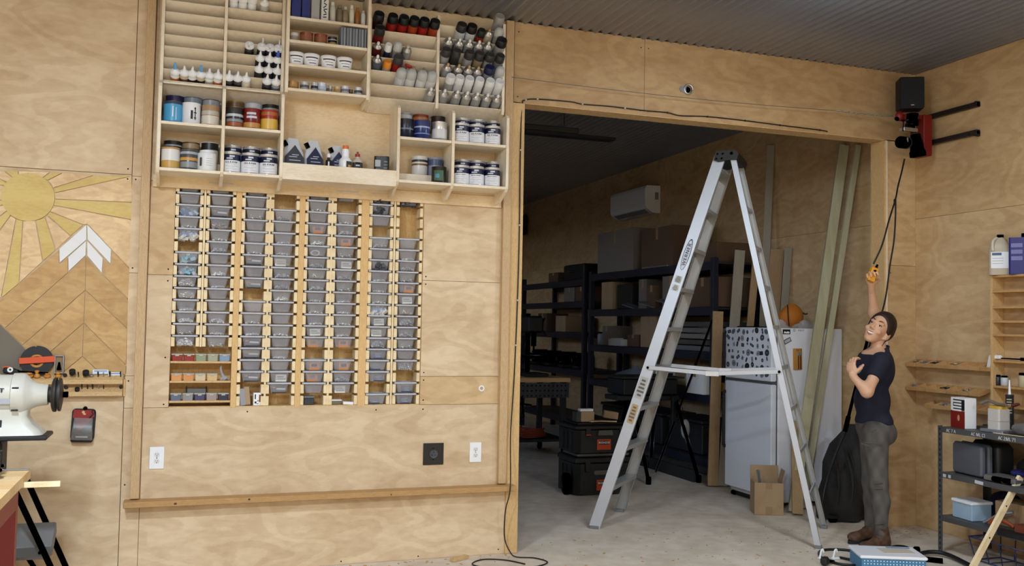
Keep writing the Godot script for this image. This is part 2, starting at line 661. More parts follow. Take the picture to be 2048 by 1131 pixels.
func build_structure() -> void:
	var OX0 := 2.18
	var OX1 := 5.235
	var OH := 3.055
	# floor: slab
	var t := setting("floor")
	var b := MB.new()
	b.box(Vector3(1.0,-0.06,-0.5),Vector3(9.4,0.12,17.8))
	put(b,"slab",mats["concrete"],t)
	# ceiling
	t = setting("ceiling")
	corrugated(t,-3.45,XR + 0.02,0.0,8.3)
	corrugated(t,-3.45,XR + 0.02,-9.3,-0.001)
	b = MB.new()
	b.box(Vector3(1.0,CEIL + 0.06,-0.5),Vector3(9.4,0.08,17.8))
	put(b,"roof_deck",mats["dark"],t)
	# partition with the opening
	t = setting("wall_partition")
	panel(t,"plywood_panel",-3.4,-0.307,0.0,1.185,"ply0")
	panel(t,"plywood_panel",-3.4,-0.307,2.387,CEIL,"ply2")
	panel(t,"backing_panel",-3.4,-0.307,1.185,2.387,"ply1",-0.008)
	for s in [[0.0,1.0],[1.0,1.19],[1.19,1.80],[1.80,2.38],[2.38,CEIL]]:
		panel(t,"plywood_strip",-0.306,-0.2,s[0],s[1],"ply2")
	panel(t,"plywood_panel",-0.2,-0.057,1.0,1.795,"ply0")
	panel(t,"plywood_panel",-0.2,-0.057,1.795,2.36,"ply3")
	panel(t,"plywood_panel",1.487,2.1,1.0,1.185,"ply3")
	panel(t,"plywood_panel",1.487,2.1,1.185,1.815,"ply2")
	panel(t,"plywood_panel",1.487,2.1,1.815,2.36,"ply2")
	panel(t,"plywood_panel",-0.2,2.1,0.43,1.0,"ply0")
	panel(t,"plywood_panel",-0.2,2.1,0.0,0.43,"ply2")
	panel(t,"plywood_panel",-0.2,2.1,2.36,CEIL,"ply1")
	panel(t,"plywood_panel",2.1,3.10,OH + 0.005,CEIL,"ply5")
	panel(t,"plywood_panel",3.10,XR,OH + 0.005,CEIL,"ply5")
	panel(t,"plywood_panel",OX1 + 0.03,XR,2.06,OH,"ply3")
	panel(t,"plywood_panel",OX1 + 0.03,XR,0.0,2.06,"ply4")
	# the far face of the partition, in the store room
	panel(t,"plywood_panel",-3.4,OX0,0.0,CEIL,"ply4",-0.142)
	panel(t,"plywood_panel",OX1,XR,0.0,CEIL,"ply4",-0.142)
	panel(t,"plywood_panel",OX0,OX1,OH,CEIL,"ply4",-0.142)
	b = wb(t)
	b.box(Vector3((OX0 + OX1) / 2,OH + 0.018,-0.077),Vector3(OX1 - OX0 + 0.06,0.035,0.150),0.002)
	put(b,"head_lining",mats["pine_h"],t)
	b = wb(t)
	b.box(Vector3(OX0 - 0.018,OH / 2,-0.07),Vector3(0.035,OH,0.150),0.002)
	put(b,"jamb_lining",mats["pine_v"],t)
	b = wb(t)
	b.box(Vector3(OX1 + 0.018,OH / 2,-0.07),Vector3(0.035,OH,0.150),0.002)
	put(b,"jamb_lining",mats["pine_v"],t)
	# screws along the sheets
	b = wb(t)
	for p in [[-0.33,2.36],[-0.33,2.42],[-0.33,1.21],[-0.33,1.16],[-0.285,2.36],[-0.285,1.83],[-0.285,1.16],[-0.285,0.55],[-0.085,1.83],[-0.085,1.76],[-0.085,1.3],[-0.085,1.02],
			[1.51,1.84],[1.51,1.79],[1.51,1.21],[1.51,1.16],[1.51,1.03],[1.51,0.97],[1.0,0.02],[1.5,0.02],[2.05,0.03],[1.2,0.97],[0.4,0.97],[2.13,3.55],[2.13,3.10],[3.07,3.55],[3.13,3.55],[3.07,3.09],[3.13,3.09],[5.3,2.0],[5.3,2.1],[5.3,1.2]]:
		b.cyl(Vector3(p[0],p[1],-0.002),Vector3(p[0],p[1],0.001),0.0045,8)
	put(b,"screw_heads",mats["screw"],t).set_meta("kind","stuff")
	# right wall, one line of sheets through both rooms
	t = setting("wall_right",Vector3(XR,0,0))
	var zs := [-9.2,-6.77,-4.33,-1.89,-0.145]
	for i in zs.size() - 1:
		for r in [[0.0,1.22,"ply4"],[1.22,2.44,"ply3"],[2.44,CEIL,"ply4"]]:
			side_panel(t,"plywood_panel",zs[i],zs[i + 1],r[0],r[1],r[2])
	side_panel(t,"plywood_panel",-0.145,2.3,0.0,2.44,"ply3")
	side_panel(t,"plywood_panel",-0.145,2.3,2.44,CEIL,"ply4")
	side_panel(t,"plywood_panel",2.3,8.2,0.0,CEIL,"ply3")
	b = wb(t)
	b.box(Vector3(XR + 0.07,CEIL / 2,-0.5),Vector3(0.1,CEIL,17.6))
	put(b,"wall_core",mats["dark"],t)
	# store room end and left walls, shop left and rear walls
	t = setting("wall_end",Vector3(0,0,-9.2))
	b = wb(t)
	b.box(Vector3(1.0,CEIL / 2,-9.26),Vector3(9.2,CEIL,0.12))
	put(b,"plywood_lining",mats["ply4"],t)
	t = setting("wall_left",Vector3(-3.4,0,0))
	b = wb(t)
	b.box(Vector3(-3.46,CEIL / 2,4.03),Vector3(0.12,CEIL,8.4))
	b.box(Vector3(-3.46,CEIL / 2,-8.1),Vector3(0.12,CEIL,2.4))
	b.box(Vector3(-3.46,CEIL / 2,-1.6),Vector3(0.12,CEIL,3.0))
	b.box(Vector3(-3.46,1.1,-5.0),Vector3(0.12,2.2,4.0))
	b.box(Vector3(-3.46,3.41,-5.0),Vector3(0.12,0.42,4.0))
	put(b,"plywood_lining",mats["ply2"],t)
	t = setting("window_1",Vector3(-3.46,2.7,-5.0))
	b = wb(t)
	for z in [-6.87,-5.0,-3.13]:
		b.box(Vector3(-3.46,2.7,z),Vector3(0.08,1.0,0.06),0.004)
	for y in [2.23,3.17]:
		b.box(Vector3(-3.46,y,-5.0),Vector3(0.08,0.06,3.8),0.004)
	put(b,"window_frame",mats["white"],t)
	b = wb(t)
	b.box(Vector3(-3.46,2.7,-5.0),Vector3(0.006,0.95,3.7))
	put(b,"pane",clear_mat("window_glass",Color(0.95,0.98,1.0,0.06),0.02),t)
	t = setting("wall_rear",Vector3(0,0,8.2))
	b = wb(t)
	b.box(Vector3(1.0,CEIL / 2,8.26),Vector3(9.2,CEIL,0.12))
	put(b,"plywood_lining",mats["ply2"],t)
	# trims: posts either side of the shelves, casings of the opening
	t = setting("trim_1",Vector3(-0.228,0.465,0))
	b = wb(t)
	b.box(Vector3(-0.228,2.04,0.021),Vector3(0.05,CEIL - 0.465 - 0.02,0.042),0.002)
	put(b,"post",mats["pine_post"],t)
	t = setting("trim_2",Vector3(2.05,0.465,0))
	b = wb(t)
	b.box(Vector3(2.055,2.04,0.021),Vector3(0.055,CEIL - 0.465 - 0.02,0.042),0.002)
	put(b,"post",mats["pine_post"],t)
	t = setting("trim_3",Vector3(2.14,0,0))
	b = wb(t)
	b.box(Vector3(2.135,OH / 2,0.006),Vector3(0.09,OH - 0.004,0.014),0.002)
	put(b,"casing",mats["pine_v"],t)
	t = setting("trim_4",Vector3(OX1,0,0))
	b = wb(t)
	b.box(Vector3(OX1 + 0.0225,OH / 2,0.005),Vector3(0.014,OH - 0.004,0.012),0.001)
	put(b,"casing",mats["birch_v"],t)

func poly_px(pts: Array,z := 0.0) -> PackedVector2Array:
	var p := PackedVector2Array()
	for q in pts:
		var w := wz(q[0],q[1],z)
		p.append(Vector2(w.x,w.y))
	return p

func build_mural() -> void:
	var t := thing("wood_mural","flat wooden mural of a yellow sun over a snow-capped mountain","wall art","",Vector3(-0.75,1.19,0.0))
	var Z := func(a: Array) -> Array:
		var r := []
		for q in a:
			r.append([q[0] / 2.9,330.0 + q[1] / 2.9])
		return r
	var yel := tri_mat("mural_yellow",tex_birch,Vector3(0.6,1.6,1),Color(0.87,0.80,0.54),0.6,Vector3(0.2,0,0))
	var pale := tri_mat("mural_pale",tex_ply,Vector3(0.5,1.0,0.5),Color(0.97,0.93,0.86),0.6,Vector3(0.5,0.3,0))
	var snow := pm("mural_snow",Color(0.90,0.90,0.90),0.6)
	var tan := tri_mat("mural_tan",tex_ply,Vector3(0.5,1.0,0.5),Color(0.85,0.77,0.62),0.6,Vector3(0.1,0.6,0))
	var tan2 := tri_mat("mural_tan2",tex_ply,Vector3(0.5,1.0,0.5),Color(0.82,0.74,0.59),0.6,Vector3(0.7,0.2,0))
	var grey := pm("mural_grey",Color(0.45,0.42,0.37),0.65)
	var pieces := []
	var ZL := -60.0   # the mural runs on past the frame
	for y in [[[310,133],[545,60],[765,62],[320,160]],[[320,198],[765,217],[760,315],[310,232]],[[285,270],[482,348],[410,410],[275,290]],[[208,320],[262,305],[322,492],[250,555]],
			[[95,312],[132,322],[110,685],[8,770]],[[45,265],[62,290],[ZL,455],[ZL,340]],[[22,207],[25,228],[ZL,248],[ZL,205]],[[42,103],[35,122],[ZL,98],[ZL,55]],[[25,33],[105,33],[105,62],[75,72]],[[290,42],[365,43],[275,88],[248,75]]]:
		pieces.append(["sun_ray",Z.call(y),yel])
	for y in [[[365,43],[545,58],[308,132],[300,115],[277,90]],[[108,33],[290,40],[246,74],[205,55],[163,47],[125,52],[108,58]],[[765,66],[767,215],[320,196],[316,162]],[[310,236],[760,318],[752,600],[505,341],[485,346],[290,268]],
			[[272,294],[408,412],[326,490],[264,304]],[[135,323],[205,321],[247,558],[113,683]],[[64,292],[92,311],[6,766],[ZL,800],[ZL,460]],[[27,232],[43,262],[ZL,336],[ZL,252]],[[33,124],[24,160],[21,204],[ZL,201],[ZL,102]],[[22,33],[72,73],[43,101],[ZL,50],[ZL,33]]]:
		pieces.append(["sky_piece",Z.call(y),pale])
	for y in [[[503,342],[503,432],[345,568],[343,485]],[[505,342],[645,487],[643,575],[507,432]],[[500,436],[498,522],[397,617],[395,532]],[[505,436],[598,540],[592,628],[505,525]]]:
		pieces.append(["snow_piece",Z.call(y),snow])
	var P2 := [172.0,511.5]
	var P3 := [170.7,579.5]
	var P4 := [167.5,645.0]
	var P5 := [165.0,712.0]
	pieces.append(["mountain_board",Z.call([[342,490],[344,570],[393,535],[395,622],[28,945],[ZL,870],[ZL,832],[8,774]]),tan])
	pieces.append(["mountain_board",[[136.9,544.5],P2,P3,[44.8,690.0],[10.3,657.0]],tan2])
	pieces.append(["mountain_board",[P3,P4,[103.4,700.7],[75.0,726.0],[45.5,691.0]],tan])
	pieces.append(["mountain_board",[P4,P5,[120.0,748.5],[60.0,748.5],[76.0,727.0],[104.0,701.5]],tan2])
	pieces.append(["mountain_board",[P5,[203.0,748.5],[121.0,748.5]],tan])
	pieces.append(["mountain_board",[[222.4,499.0],[259.3,537.0],[256.5,598.0],[204.5,548.0],[206.0,517.0],[221.7,528.0]],tan])
	pieces.append(["mountain_board",[P2,[204.0,549.0],[256.5,598.5],[255.0,657.0],P3],tan2])
	pieces.append(["mountain_board",[P3,[255.0,657.5],[253.7,731.0],P4],tan])
	pieces.append(["mountain_board",[P4,[253.7,731.5],[253.0,748.5],[204.0,748.5],P5],tan2])
	pieces.append(["hill_board",[[-20.0,630.0],[9.7,657.5],[44.5,691.0],[75.0,727.5],[58.0,748.5],[-20.0,748.5]],grey])
	for p in pieces:
		var poly := poly_px(p[1])
		var shr := Geometry2D.offset_polygon(poly,-0.0016)
		if shr.is_empty():
			continue
		var b := wb(t)
		b.prism(shr[0],-0.0075,0.0 if p[2] != snow else 0.002)
		put(b,p[0],p[2],t)
	var c := wz(56.2,393.8)
	var b2 := wb(t)
	b2.prism(ell(0.1385,0.1385,48,Vector2(c.x,c.y)),-0.0075,0.0012)
	put(b2,"sun_disc",yel,t)

func build_ledge_and_plates() -> void:
	var t := thing("wall_ledge","long rough pine ledge running along the wall under the bins","ledge","",Vector3(0.92,0.43,0.0))
	var b := wb(t)
	b.box(Vector3(0.925,0.447,0.05),Vector3(2.42,0.036,0.1),0.004)
	put(b,"board",mats["pine_ledge"],t)
	b = wb(t)
	for k in [[0.0,0.445],[1.29,0.443],[0.42,0.452]]:
		b.prism(ell(0.009 - k[0] * 0.004,0.006,12,Vector2(k[0] + 0.0,k[1])),0.0985,0.1003)
	put(b,"knot",pm("knot",Color(0.30,0.17,0.09),0.6),t)
	# two white double sockets and a black high-current socket
	for a in [[-0.113,0.703,"white double wall socket beside the post on the mural side"],[1.875,0.681,"white double wall socket beside the post at the opening"]]:
		t = thing("wall_socket",a[2],"socket","white double wall sockets",Vector3(a[0],a[1],0.0))
		b = MB.new()
		b.box(Vector3(0,0,0.0035),Vector3(0.083,0.132,0.007),0.003)
		put(b,"cover_plate",mats["white"],t)
		for s in [-1,1]:
			b = MB.new()
			b.prism(rrect(0.032,0.028,0.011,4,Vector2(0,s * 0.0195)),0.006,0.0085)
			put(b,"receptacle",pm("socket_white",Color(0.86,0.86,0.86),0.5),t)
			b = MB.new()
			for q in [-0.006,0.006]:
				b.box(Vector3(q,s * 0.0195 + 0.003,0.0085),Vector3(0.002,0.008,0.0012))
			b.cyl(Vector3(0,s * 0.0195 - 0.007,0.008),Vector3(0,s * 0.0195 - 0.007,0.0092),0.0026,8)
			put(b,"slots",mats["dark"],t)
		b = MB.new()
		b.cyl(Vector3(0,0,0.006),Vector3(0,0,0.0082),0.003,8)
		put(b,"screw",mats["galv"],t)
	t = thing("power_outlet","black square wall plate with a single round power outlet","socket","",Vector3(1.586,0.678,0.0))
	b = MB.new()
	b.box(Vector3(0,0,0.003),Vector3(0.138,0.142,0.006),0.002)
	put(b,"cover_plate",pm("dark_plate",Color(0.10,0.085,0.075),0.35),t)
	b = MB.new()
	b.lathe([Vector2(0,0.006),Vector2(0.026,0.006),Vector2(0.03,0.009),Vector2(0.027,0.014),Vector2(0.016,0.012),Vector2(0,0.012)],24,Vector3.ZERO,axis_up(Vector3.BACK))
	put(b,"socket_ring",pm("socket_grey",Color(0.25,0.26,0.29),0.35),t)
	b = MB.new()
	for a in 3:
		var q := Vector2(0,0.013).rotated(TAU * a / 3.0)
		b.box(Vector3(q.x,q.y,0.0135),Vector3(0.004,0.009,0.003),0,Basis(Vector3.BACK,TAU * a / 3.0))
	put(b,"slots",mats["black"],t)
	b = MB.new()
	for s in [-1,1]:
		b.cyl(Vector3(0,0.036 * s,0.005),Vector3(0,0.036 * s,0.008),0.0035,8)
	put(b,"screw",mats["galv"],t)
	# small hole with a white grommet in the panel by the bins
	var w := wz(963,776)
	t = thing("wall_grommet","small white round cable grommet in the panel beside the bins","grommet","",Vector3(w.x,w.y,0.0))
	b = MB.new()
	b.lathe([Vector2(0.011,0.0),Vector2(0.021,0.0),Vector2(0.02,0.004),Vector2(0.012,0.004),Vector2(0.011,0.0)],20,Vector3.ZERO,axis_up(Vector3.BACK))
	put(b,"ring",mats["white"],t)
	b = MB.new()
	b.lathe([Vector2(0,0.001),Vector2(0.0115,0.001)],16,Vector3.ZERO,axis_up(Vector3.BACK))
	put(b,"cap",pm("grommet_cap",Color(0.7,0.62,0.5),0.6),t)
# ---------------------------------------------------------------- paint shelves over the bins
const TILT := 0.5236   # the racks lean back thirty degrees

func shelf_board(t: Node3D,called: String,x0: float,x1: float,ytop: float,depth: float,th := 0.018,mat := "birch_h",zb := 0.004) -> void:
	var b := wb(t)
	b.box(Vector3((x0 + x1) / 2,ytop - th / 2,(depth + zb) / 2),Vector3(x1 - x0,th,depth - zb),0.0015)
	put(b,called,mats[mat],t)

func side_board(t: Node3D,x: float,prof: Array,th := 0.018) -> void:
	# prof: (z, y) outline of an upright board
	var p := PackedVector2Array()
	for q in prof:
		p.append(Vector2(q[0],q[1]))
	var b := wb(t)
	b.prism(p,-th / 2,th / 2,Basis(Vector3.BACK,Vector3.UP,Vector3.LEFT),Vector3(x,0,0))
	put(b,"side_board",mats["birch_v"],t)

func slat(t: Node3D,x0: float,x1: float,yf: float) -> void:
	var b := wb(t)
	var s := Vector3(0,sin(TILT),cos(TILT))
	var f := Vector3((x0 + x1) / 2,yf,0.14)
	b.box(f - s * 0.073 - Vector3(0,0.003,0),Vector3(x1 - x0 - 0.002,0.006,0.146),0.001,Basis(Vector3.RIGHT,-TILT))
	put(b,"slat",mats["birch_h"],t)

func build_paint_shelf() -> void:
	var t := thing("paint_shelf","wall-wide pale plywood paint shelf with angled racks and boxed compartments","shelf","",Vector3(0.92,2.33,0.0))
	var b := wb(t)
	b.box(Vector3(0.90,2.97,0.0025),Vector3(2.16,1.28,0.005))
	put(b,"back_board",mats["birch_back"],t)
	b = wb(t)
	b.box(Vector3(0.917,2.36,0.010),Vector3(2.21,0.075,0.012),0.001)
	put(b,"rail_board",mats["birch_back"],t)
	var tall := [[0.005,3.6],[0.15,3.6],[0.15,2.97],[0.165,2.935],[0.242,2.90],[0.25,2.88],[0.25,2.43],[0.243,2.40],[0.225,2.38],[0.10,2.335],[0.005,2.325]]
	side_board(t,-0.158,tall)
	side_board(t,0.197,tall)
	side_board(t,0.537,tall)
	var mid := [[0.005,3.6],[0.225,3.6],[0.225,2.945],[0.21,2.925],[0.06,2.895],[0.005,2.895]]
	side_board(t,0.5575,mid)
	side_board(t,1.055,mid)
	var can := [[0.005,3.54],[0.15,3.54],[0.15,2.955],[0.14,2.93],[0.05,2.895],[0.005,2.895]]
	side_board(t,1.0755,can)
	side_board(t,1.522,can)
	side_board(t,1.975,can)
	var low := [[0.005,2.905],[0.23,2.905],[0.25,2.885],[0.25,2.45],[0.243,2.42],[0.225,2.40],[0.10,2.345],[0.005,2.335]]
	side_board(t,1.252,low)
	side_board(t,1.609,low)
	side_board(t,1.978,low)
	for c in [[-0.149,0.188],[0.206,0.528]]:
		shelf_board(t,"shelf_board",c[0],c[1],2.408,0.245)
		shelf_board(t,"shelf_board",c[0],c[1],2.68,0.245)
		shelf_board(t,"riser",c[0],c[1],2.408 + 0.06,0.118,0.06)
		shelf_board(t,"riser",c[0],c[1],2.68 + 0.06,0.118,0.06)
		shelf_board(t,"rack_base",c[0],c[1],2.935,0.145,0.012)
		for k in 10:
			slat(t,c[0],c[1],2.945 + 0.0688 * k)
	for y in [3.395,3.25,3.102,2.952]:
		shelf_board(t,"shelf_board",0.5665,1.046,y,0.22)
	for c in [[1.0845,1.513],[1.531,1.966]]:
		for k in 7:
			slat(t,c[0],c[1],2.967 + 0.0868 * k)
	for c in [[1.261,1.60],[1.618,1.969]]:
		shelf_board(t,"shelf_board",c[0],c[1],2.433,0.245)
		shelf_board(t,"shelf_board",c[0],c[1],2.707,0.245)
		shelf_board(t,"riser",c[0],c[1],2.433 + 0.06,0.118,0.06)
		shelf_board(t,"riser",c[0],c[1],2.707 + 0.06,0.118,0.06)
	shelf_board(t,"tray_board",0.546,1.243,2.405,0.232)
	b = wb(t)
	b.box(Vector3(0.8945,2.436,0.241),Vector3(0.697,0.1,0.018),0.0015)
	put(b,"tray_lip",mats["birch_h"],t)

# a lying bottle or spray can: put at the slat whose front edge is at yf, its middle at photo column u
func lean(u: float,vtop: float,yf: float,r: float,back := 0.14,tilt := 0.62) -> Transform3D:
	var s := Vector3(0,sin(TILT),cos(TILT))
	var nn := Vector3(0,cos(TILT),-sin(TILT))
	var x := wz(u,vtop,0.17).x
	var p := Vector3(x,yf,0.14) - s * back + nn * (r + 0.001)
	return Transform3D(axis_up(Vector3(0,sin(tilt),cos(tilt))),p)

func glue_bottle(u: float,v: float,row: int,col: int,n: int,kind: String,body: Color,band: Color,tip: Color,words: String) -> void:
	var r := 0.024
	var x := lean(u,v,2.945 + 0.0688 * row,r * 1.12,0.092,0.66)
	var side := "mural side" if col == 0 else "box side"
	var t := thing("squeeze_bottle","%s, %s in %s row %s" % [words,ORD[n],["bottom","second","third","fourth","","","","top"][row],side],"bottle","squeeze bottles in the narrow racks",x.origin,x.basis * Basis.from_scale(Vector3.ONE * 1.12))
	put_mesh(cached("glue_body",func(b): b.lathe([Vector2(0,0),Vector2(0.022,0),Vector2(0.024,0.003),Vector2(0.024,0.085),Vector2(0.021,0.097),Vector2(0.015,0.104),Vector2(0,0.104)],18)),"body",pm("glue_%s" % body.to_html(),body,0.4),t)
	put_mesh(cached("glue_band",func(b): b.lathe([Vector2(0.0243,0.03),Vector2(0.0246,0.032),Vector2(0.0246,0.078),Vector2(0.0243,0.08)],18)),"label",pm("glue_%s" % band.to_html(),band,0.5),t)
	if kind == "cone":
		put_mesh(cached("glue_cap",func(b): b.lathe([Vector2(0.0,0.099),Vector2(0.0245,0.099),Vector2(0.0255,0.102),Vector2(0.0245,0.113),Vector2(0.02,0.118),Vector2(0.011,0.123),Vector2(0.0085,0.127),Vector2(0.004,0.152),Vector2(0.0,0.153)],18)),"cap",pm("cap_white",Color(0.93,0.93,0.93),0.4),t)
		if tip != Color.WHITE:
			put_mesh(cached("glue_tip",func(b): b.lathe([Vector2(0.0,0.13),Vector2(0.0098,0.13),Vector2(0.0088,0.146),Vector2(0.005,0.166),Vector2(0,0.168)],12)),"tip_cover",pm("tip_%s" % tip.to_html(),tip,0.4),t)
	elif kind == "flip":
		put_mesh(cached("flip_cap",func(b): b.lathe([Vector2(0.0,0.099),Vector2(0.0245,0.099),Vector2(0.0255,0.103),Vector2(0.0245,0.117),Vector2(0.021,0.122),Vector2(0.008,0.124),Vector2(0.0075,0.13),Vector2(0.0,0.131)],18)),"cap",pm("cap_white",Color(0.93,0.93,0.93),0.4),t)
		put_mesh(cached("flip_tab%d" % (n % 2),func(b):
			var sgn := 1.0 if n % 2 else -1.0
			b.tube([Vector3(0.004 * sgn,0.121,-0.022 * sgn),Vector3(0.006 * sgn,0.128,-0.034 * sgn),Vector3(0.006 * sgn,0.128,-0.05 * sgn)],0.005,8)),"tab",pm("cap_white",Color(0.93,0.93,0.93),0.4),t)
	elif kind == "base":
		put_mesh(cached("base_cap",func(b): b.lathe([Vector2(0.0,0.104),Vector2(0.0255,0.104),Vector2(0.0265,0.108),Vector2(0.0255,0.15),Vector2(0.022,0.155),Vector2(0.0,0.155)],18)),"cap",pm("cap_white",Color(0.93,0.93,0.93),0.4),t)

func fill_left_rack() -> void:
	var W := Color.WHITE
	var white := Color(0.90,0.90,0.89)
	var blue := Color(0.42,0.66,0.86)
	var dark := Color(0.10,0.10,0.11)
	var amber := Color(0.72,0.42,0.22)
	var tan := Color(0.78,0.70,0.58)
	# [u, v, row, column, index, kind, body, band, tip, words]
	var a := [
		[350,145,0,0,0,"cone",white,amber,blue,"white squeeze bottle with amber label and blue tip"],
		[368.7,147,0,0,1,"cone",tan,Color(0.3,0.26,0.22),W,"tan squeeze bottle with white cone cap"],
		[385,148.5,0,0,2,"cone",white,dark,W,"white squeeze bottle with black label"],
		[402,148.5,0,0,3,"cone",tan,dark,blue,"tan squeeze bottle with black label and blue tip"],
		[419,150,0,0,4,"cone",white,Color(0.70,0.66,0.6),W,"white squeeze bottle with pale label"],
		[436.4,150,0,0,5,"cone",white,amber,W,"white squeeze bottle with amber label"],
		[458.7,152,0,1,0,"cone",Color(0.25,0.24,0.24),dark,W,"dark squeeze bottle with white cone cap"],
		[476,154,0,1,1,"cone",Color(0.25,0.24,0.24),dark,W,"dark squeeze bottle with white cone cap"],
		[493,158,0,1,2,"cone",Color(0.84,0.79,0.70),Color(0.82,0.77,0.68),W,"plain beige squeeze bottle"],
		[535,158,0,1,3,"cone",Color(0.2,0.2,0.22),dark,W,"black squeeze bottle with white cone cap"],
		[553,160,0,1,4,"cone",Color(0.6,0.62,0.65),Color(0.35,0.36,0.4),W,"grey squeeze bottle with white cone cap"],
		[519,135.5,1,1,0,"cone",dark,Color(0.2,0.2,0.22),W,"black squeeze bottle with white cone cap"],
		[537.6,135.5,1,1,1,"cone",dark,Color(0.2,0.2,0.22),W,"black squeeze bottle with white cone cap"],
		[556,137,1,1,2,"cone",dark,Color(0.2,0.2,0.22),W,"black squeeze bottle with white cone cap"],
		[521,111,2,1,0,"cone",dark,Color(0.16,0.16,0.2),W,"black squeeze bottle with white cone cap"],
		[540,111,2,1,1,"cone",dark,Color(0.16,0.16,0.2),W,"black squeeze bottle with white cone cap"],
		[556,115,2,1,2,"cone",dark,Color(0.16,0.16,0.2),Color(0.25,0.36,0.70),"black squeeze bottle with blue tip"],
		[499.6,92,3,1,0,"flip",Color(0.16,0.16,0.17),dark,W,"dark bottle with open white flip cap"],
		[524.6,92,3,1,1,"flip",Color(0.16,0.16,0.17),dark,W,"dark bottle with open white flip cap"],
		[541,92,3,1,2,"flip",Color(0.16,0.16,0.17),dark,W,"dark bottle with open white flip cap"],
		[558,94,3,1,3,"flip",Color(0.12,0.14,0.35),dark,W,"navy bottle with open white flip cap"],
		[468,5.6,7,1,0,"base",white,white,W,"white bottle with plain white cap"],
		[486.6,5.6,7,1,1,"base",white,white,W,"white bottle with plain white cap"],
		[505,7,7,1,2,"base",white,white,W,"white bottle with plain white cap"],
		[530,11,7,1,3,"cone",Color(0.72,0.70,0.66),Color(0.76,0.74,0.70),W,"clear grey bottle with white nozzle"],
	]
	for g in a:
		glue_bottle(g[0],g[1],g[2],g[3],g[4],g[5],g[6],g[7],g[8],g[9])

func spray(u: float,v: float,row: int,col: int,n: int,kind: String,body: Color,cap: Color,words: String,r := 0.031,L := 0.17) -> void:
	var x := lean(u,v,2.967 + 0.0868 * row,r,0.112)
	var t := thing("spray_can","%s, %s in %s row by the %s" % [words,ORD[n],["bottom","second","third","fourth","fifth","sixth","top"][row],"box shelves" if col == 0 else "opening"],"spray can","spray cans in the angled racks",x.origin,x.basis)
	put_mesh(cached("spray_body_%s_%s" % [r,L],func(b): b.lathe([Vector2(0,0.002),Vector2(r - 0.004,0),Vector2(r,0.003),Vector2(r,L - 0.022),Vector2(r + 0.0008,L - 0.02),Vector2(r - 0.001,L - 0.017)],20)),"body",pm("spray_%s" % body.to_html(),body,0.35,0.15),t)
	put_mesh(cached("spray_dome_%s_%s" % [r,L],func(b): b.lathe([Vector2(r - 0.001,L - 0.017),Vector2(r - 0.006,L - 0.006),Vector2(r * 0.5,L),Vector2(r * 0.46,L + 0.003),Vector2(r * 0.4,L + 0.003),Vector2(0,L + 0.001)],20)),"dome",pm("spray_steel",Color(0.68,0.67,0.65),0.28,0.9),t)
	if kind == "nozzle":
		put_mesh(cached("spray_nozzle_%s_%s" % [r,L],func(b): b.lathe([Vector2(0,L),Vector2(0.009,L),Vector2(0.009,L + 0.015),Vector2(0.006,L + 0.02),Vector2(0,L + 0.021)],12)),"nozzle",pm("nozzle_%s" % cap.to_html(),cap,0.4),t)
	elif kind == "cap":
		put_mesh(cached("spray_cap_%s_%s" % [r,L],func(b): b.lathe([Vector2(r + 0.0012,L - 0.02),Vector2(r + 0.0018,L - 0.018),Vector2(r - 0.001,L + 0.025),Vector2(r - 0.004,L + 0.030),Vector2(r - 0.007,L + 0.0305),Vector2(r - 0.009,L + 0.028),Vector2(0,L + 0.028)],22)),"cap",pm("cap_%s" % cap.to_html(),cap,0.42),t)
	elif kind == "dome":
		put_mesh(cached("spray_domecap_%s_%s" % [r,L],func(b): b.lathe([Vector2(r + 0.0012,L - 0.02),Vector2(r + 0.0018,L - 0.018),Vector2(r - 0.001,L + 0.015),Vector2(r - 0.008,L + 0.030),Vector2(r * 0.4,L + 0.037),Vector2(0,L + 0.038)],22)),"cap",clear_mat("domecap",Color(0.80,0.80,0.79,0.8),0.35),t)

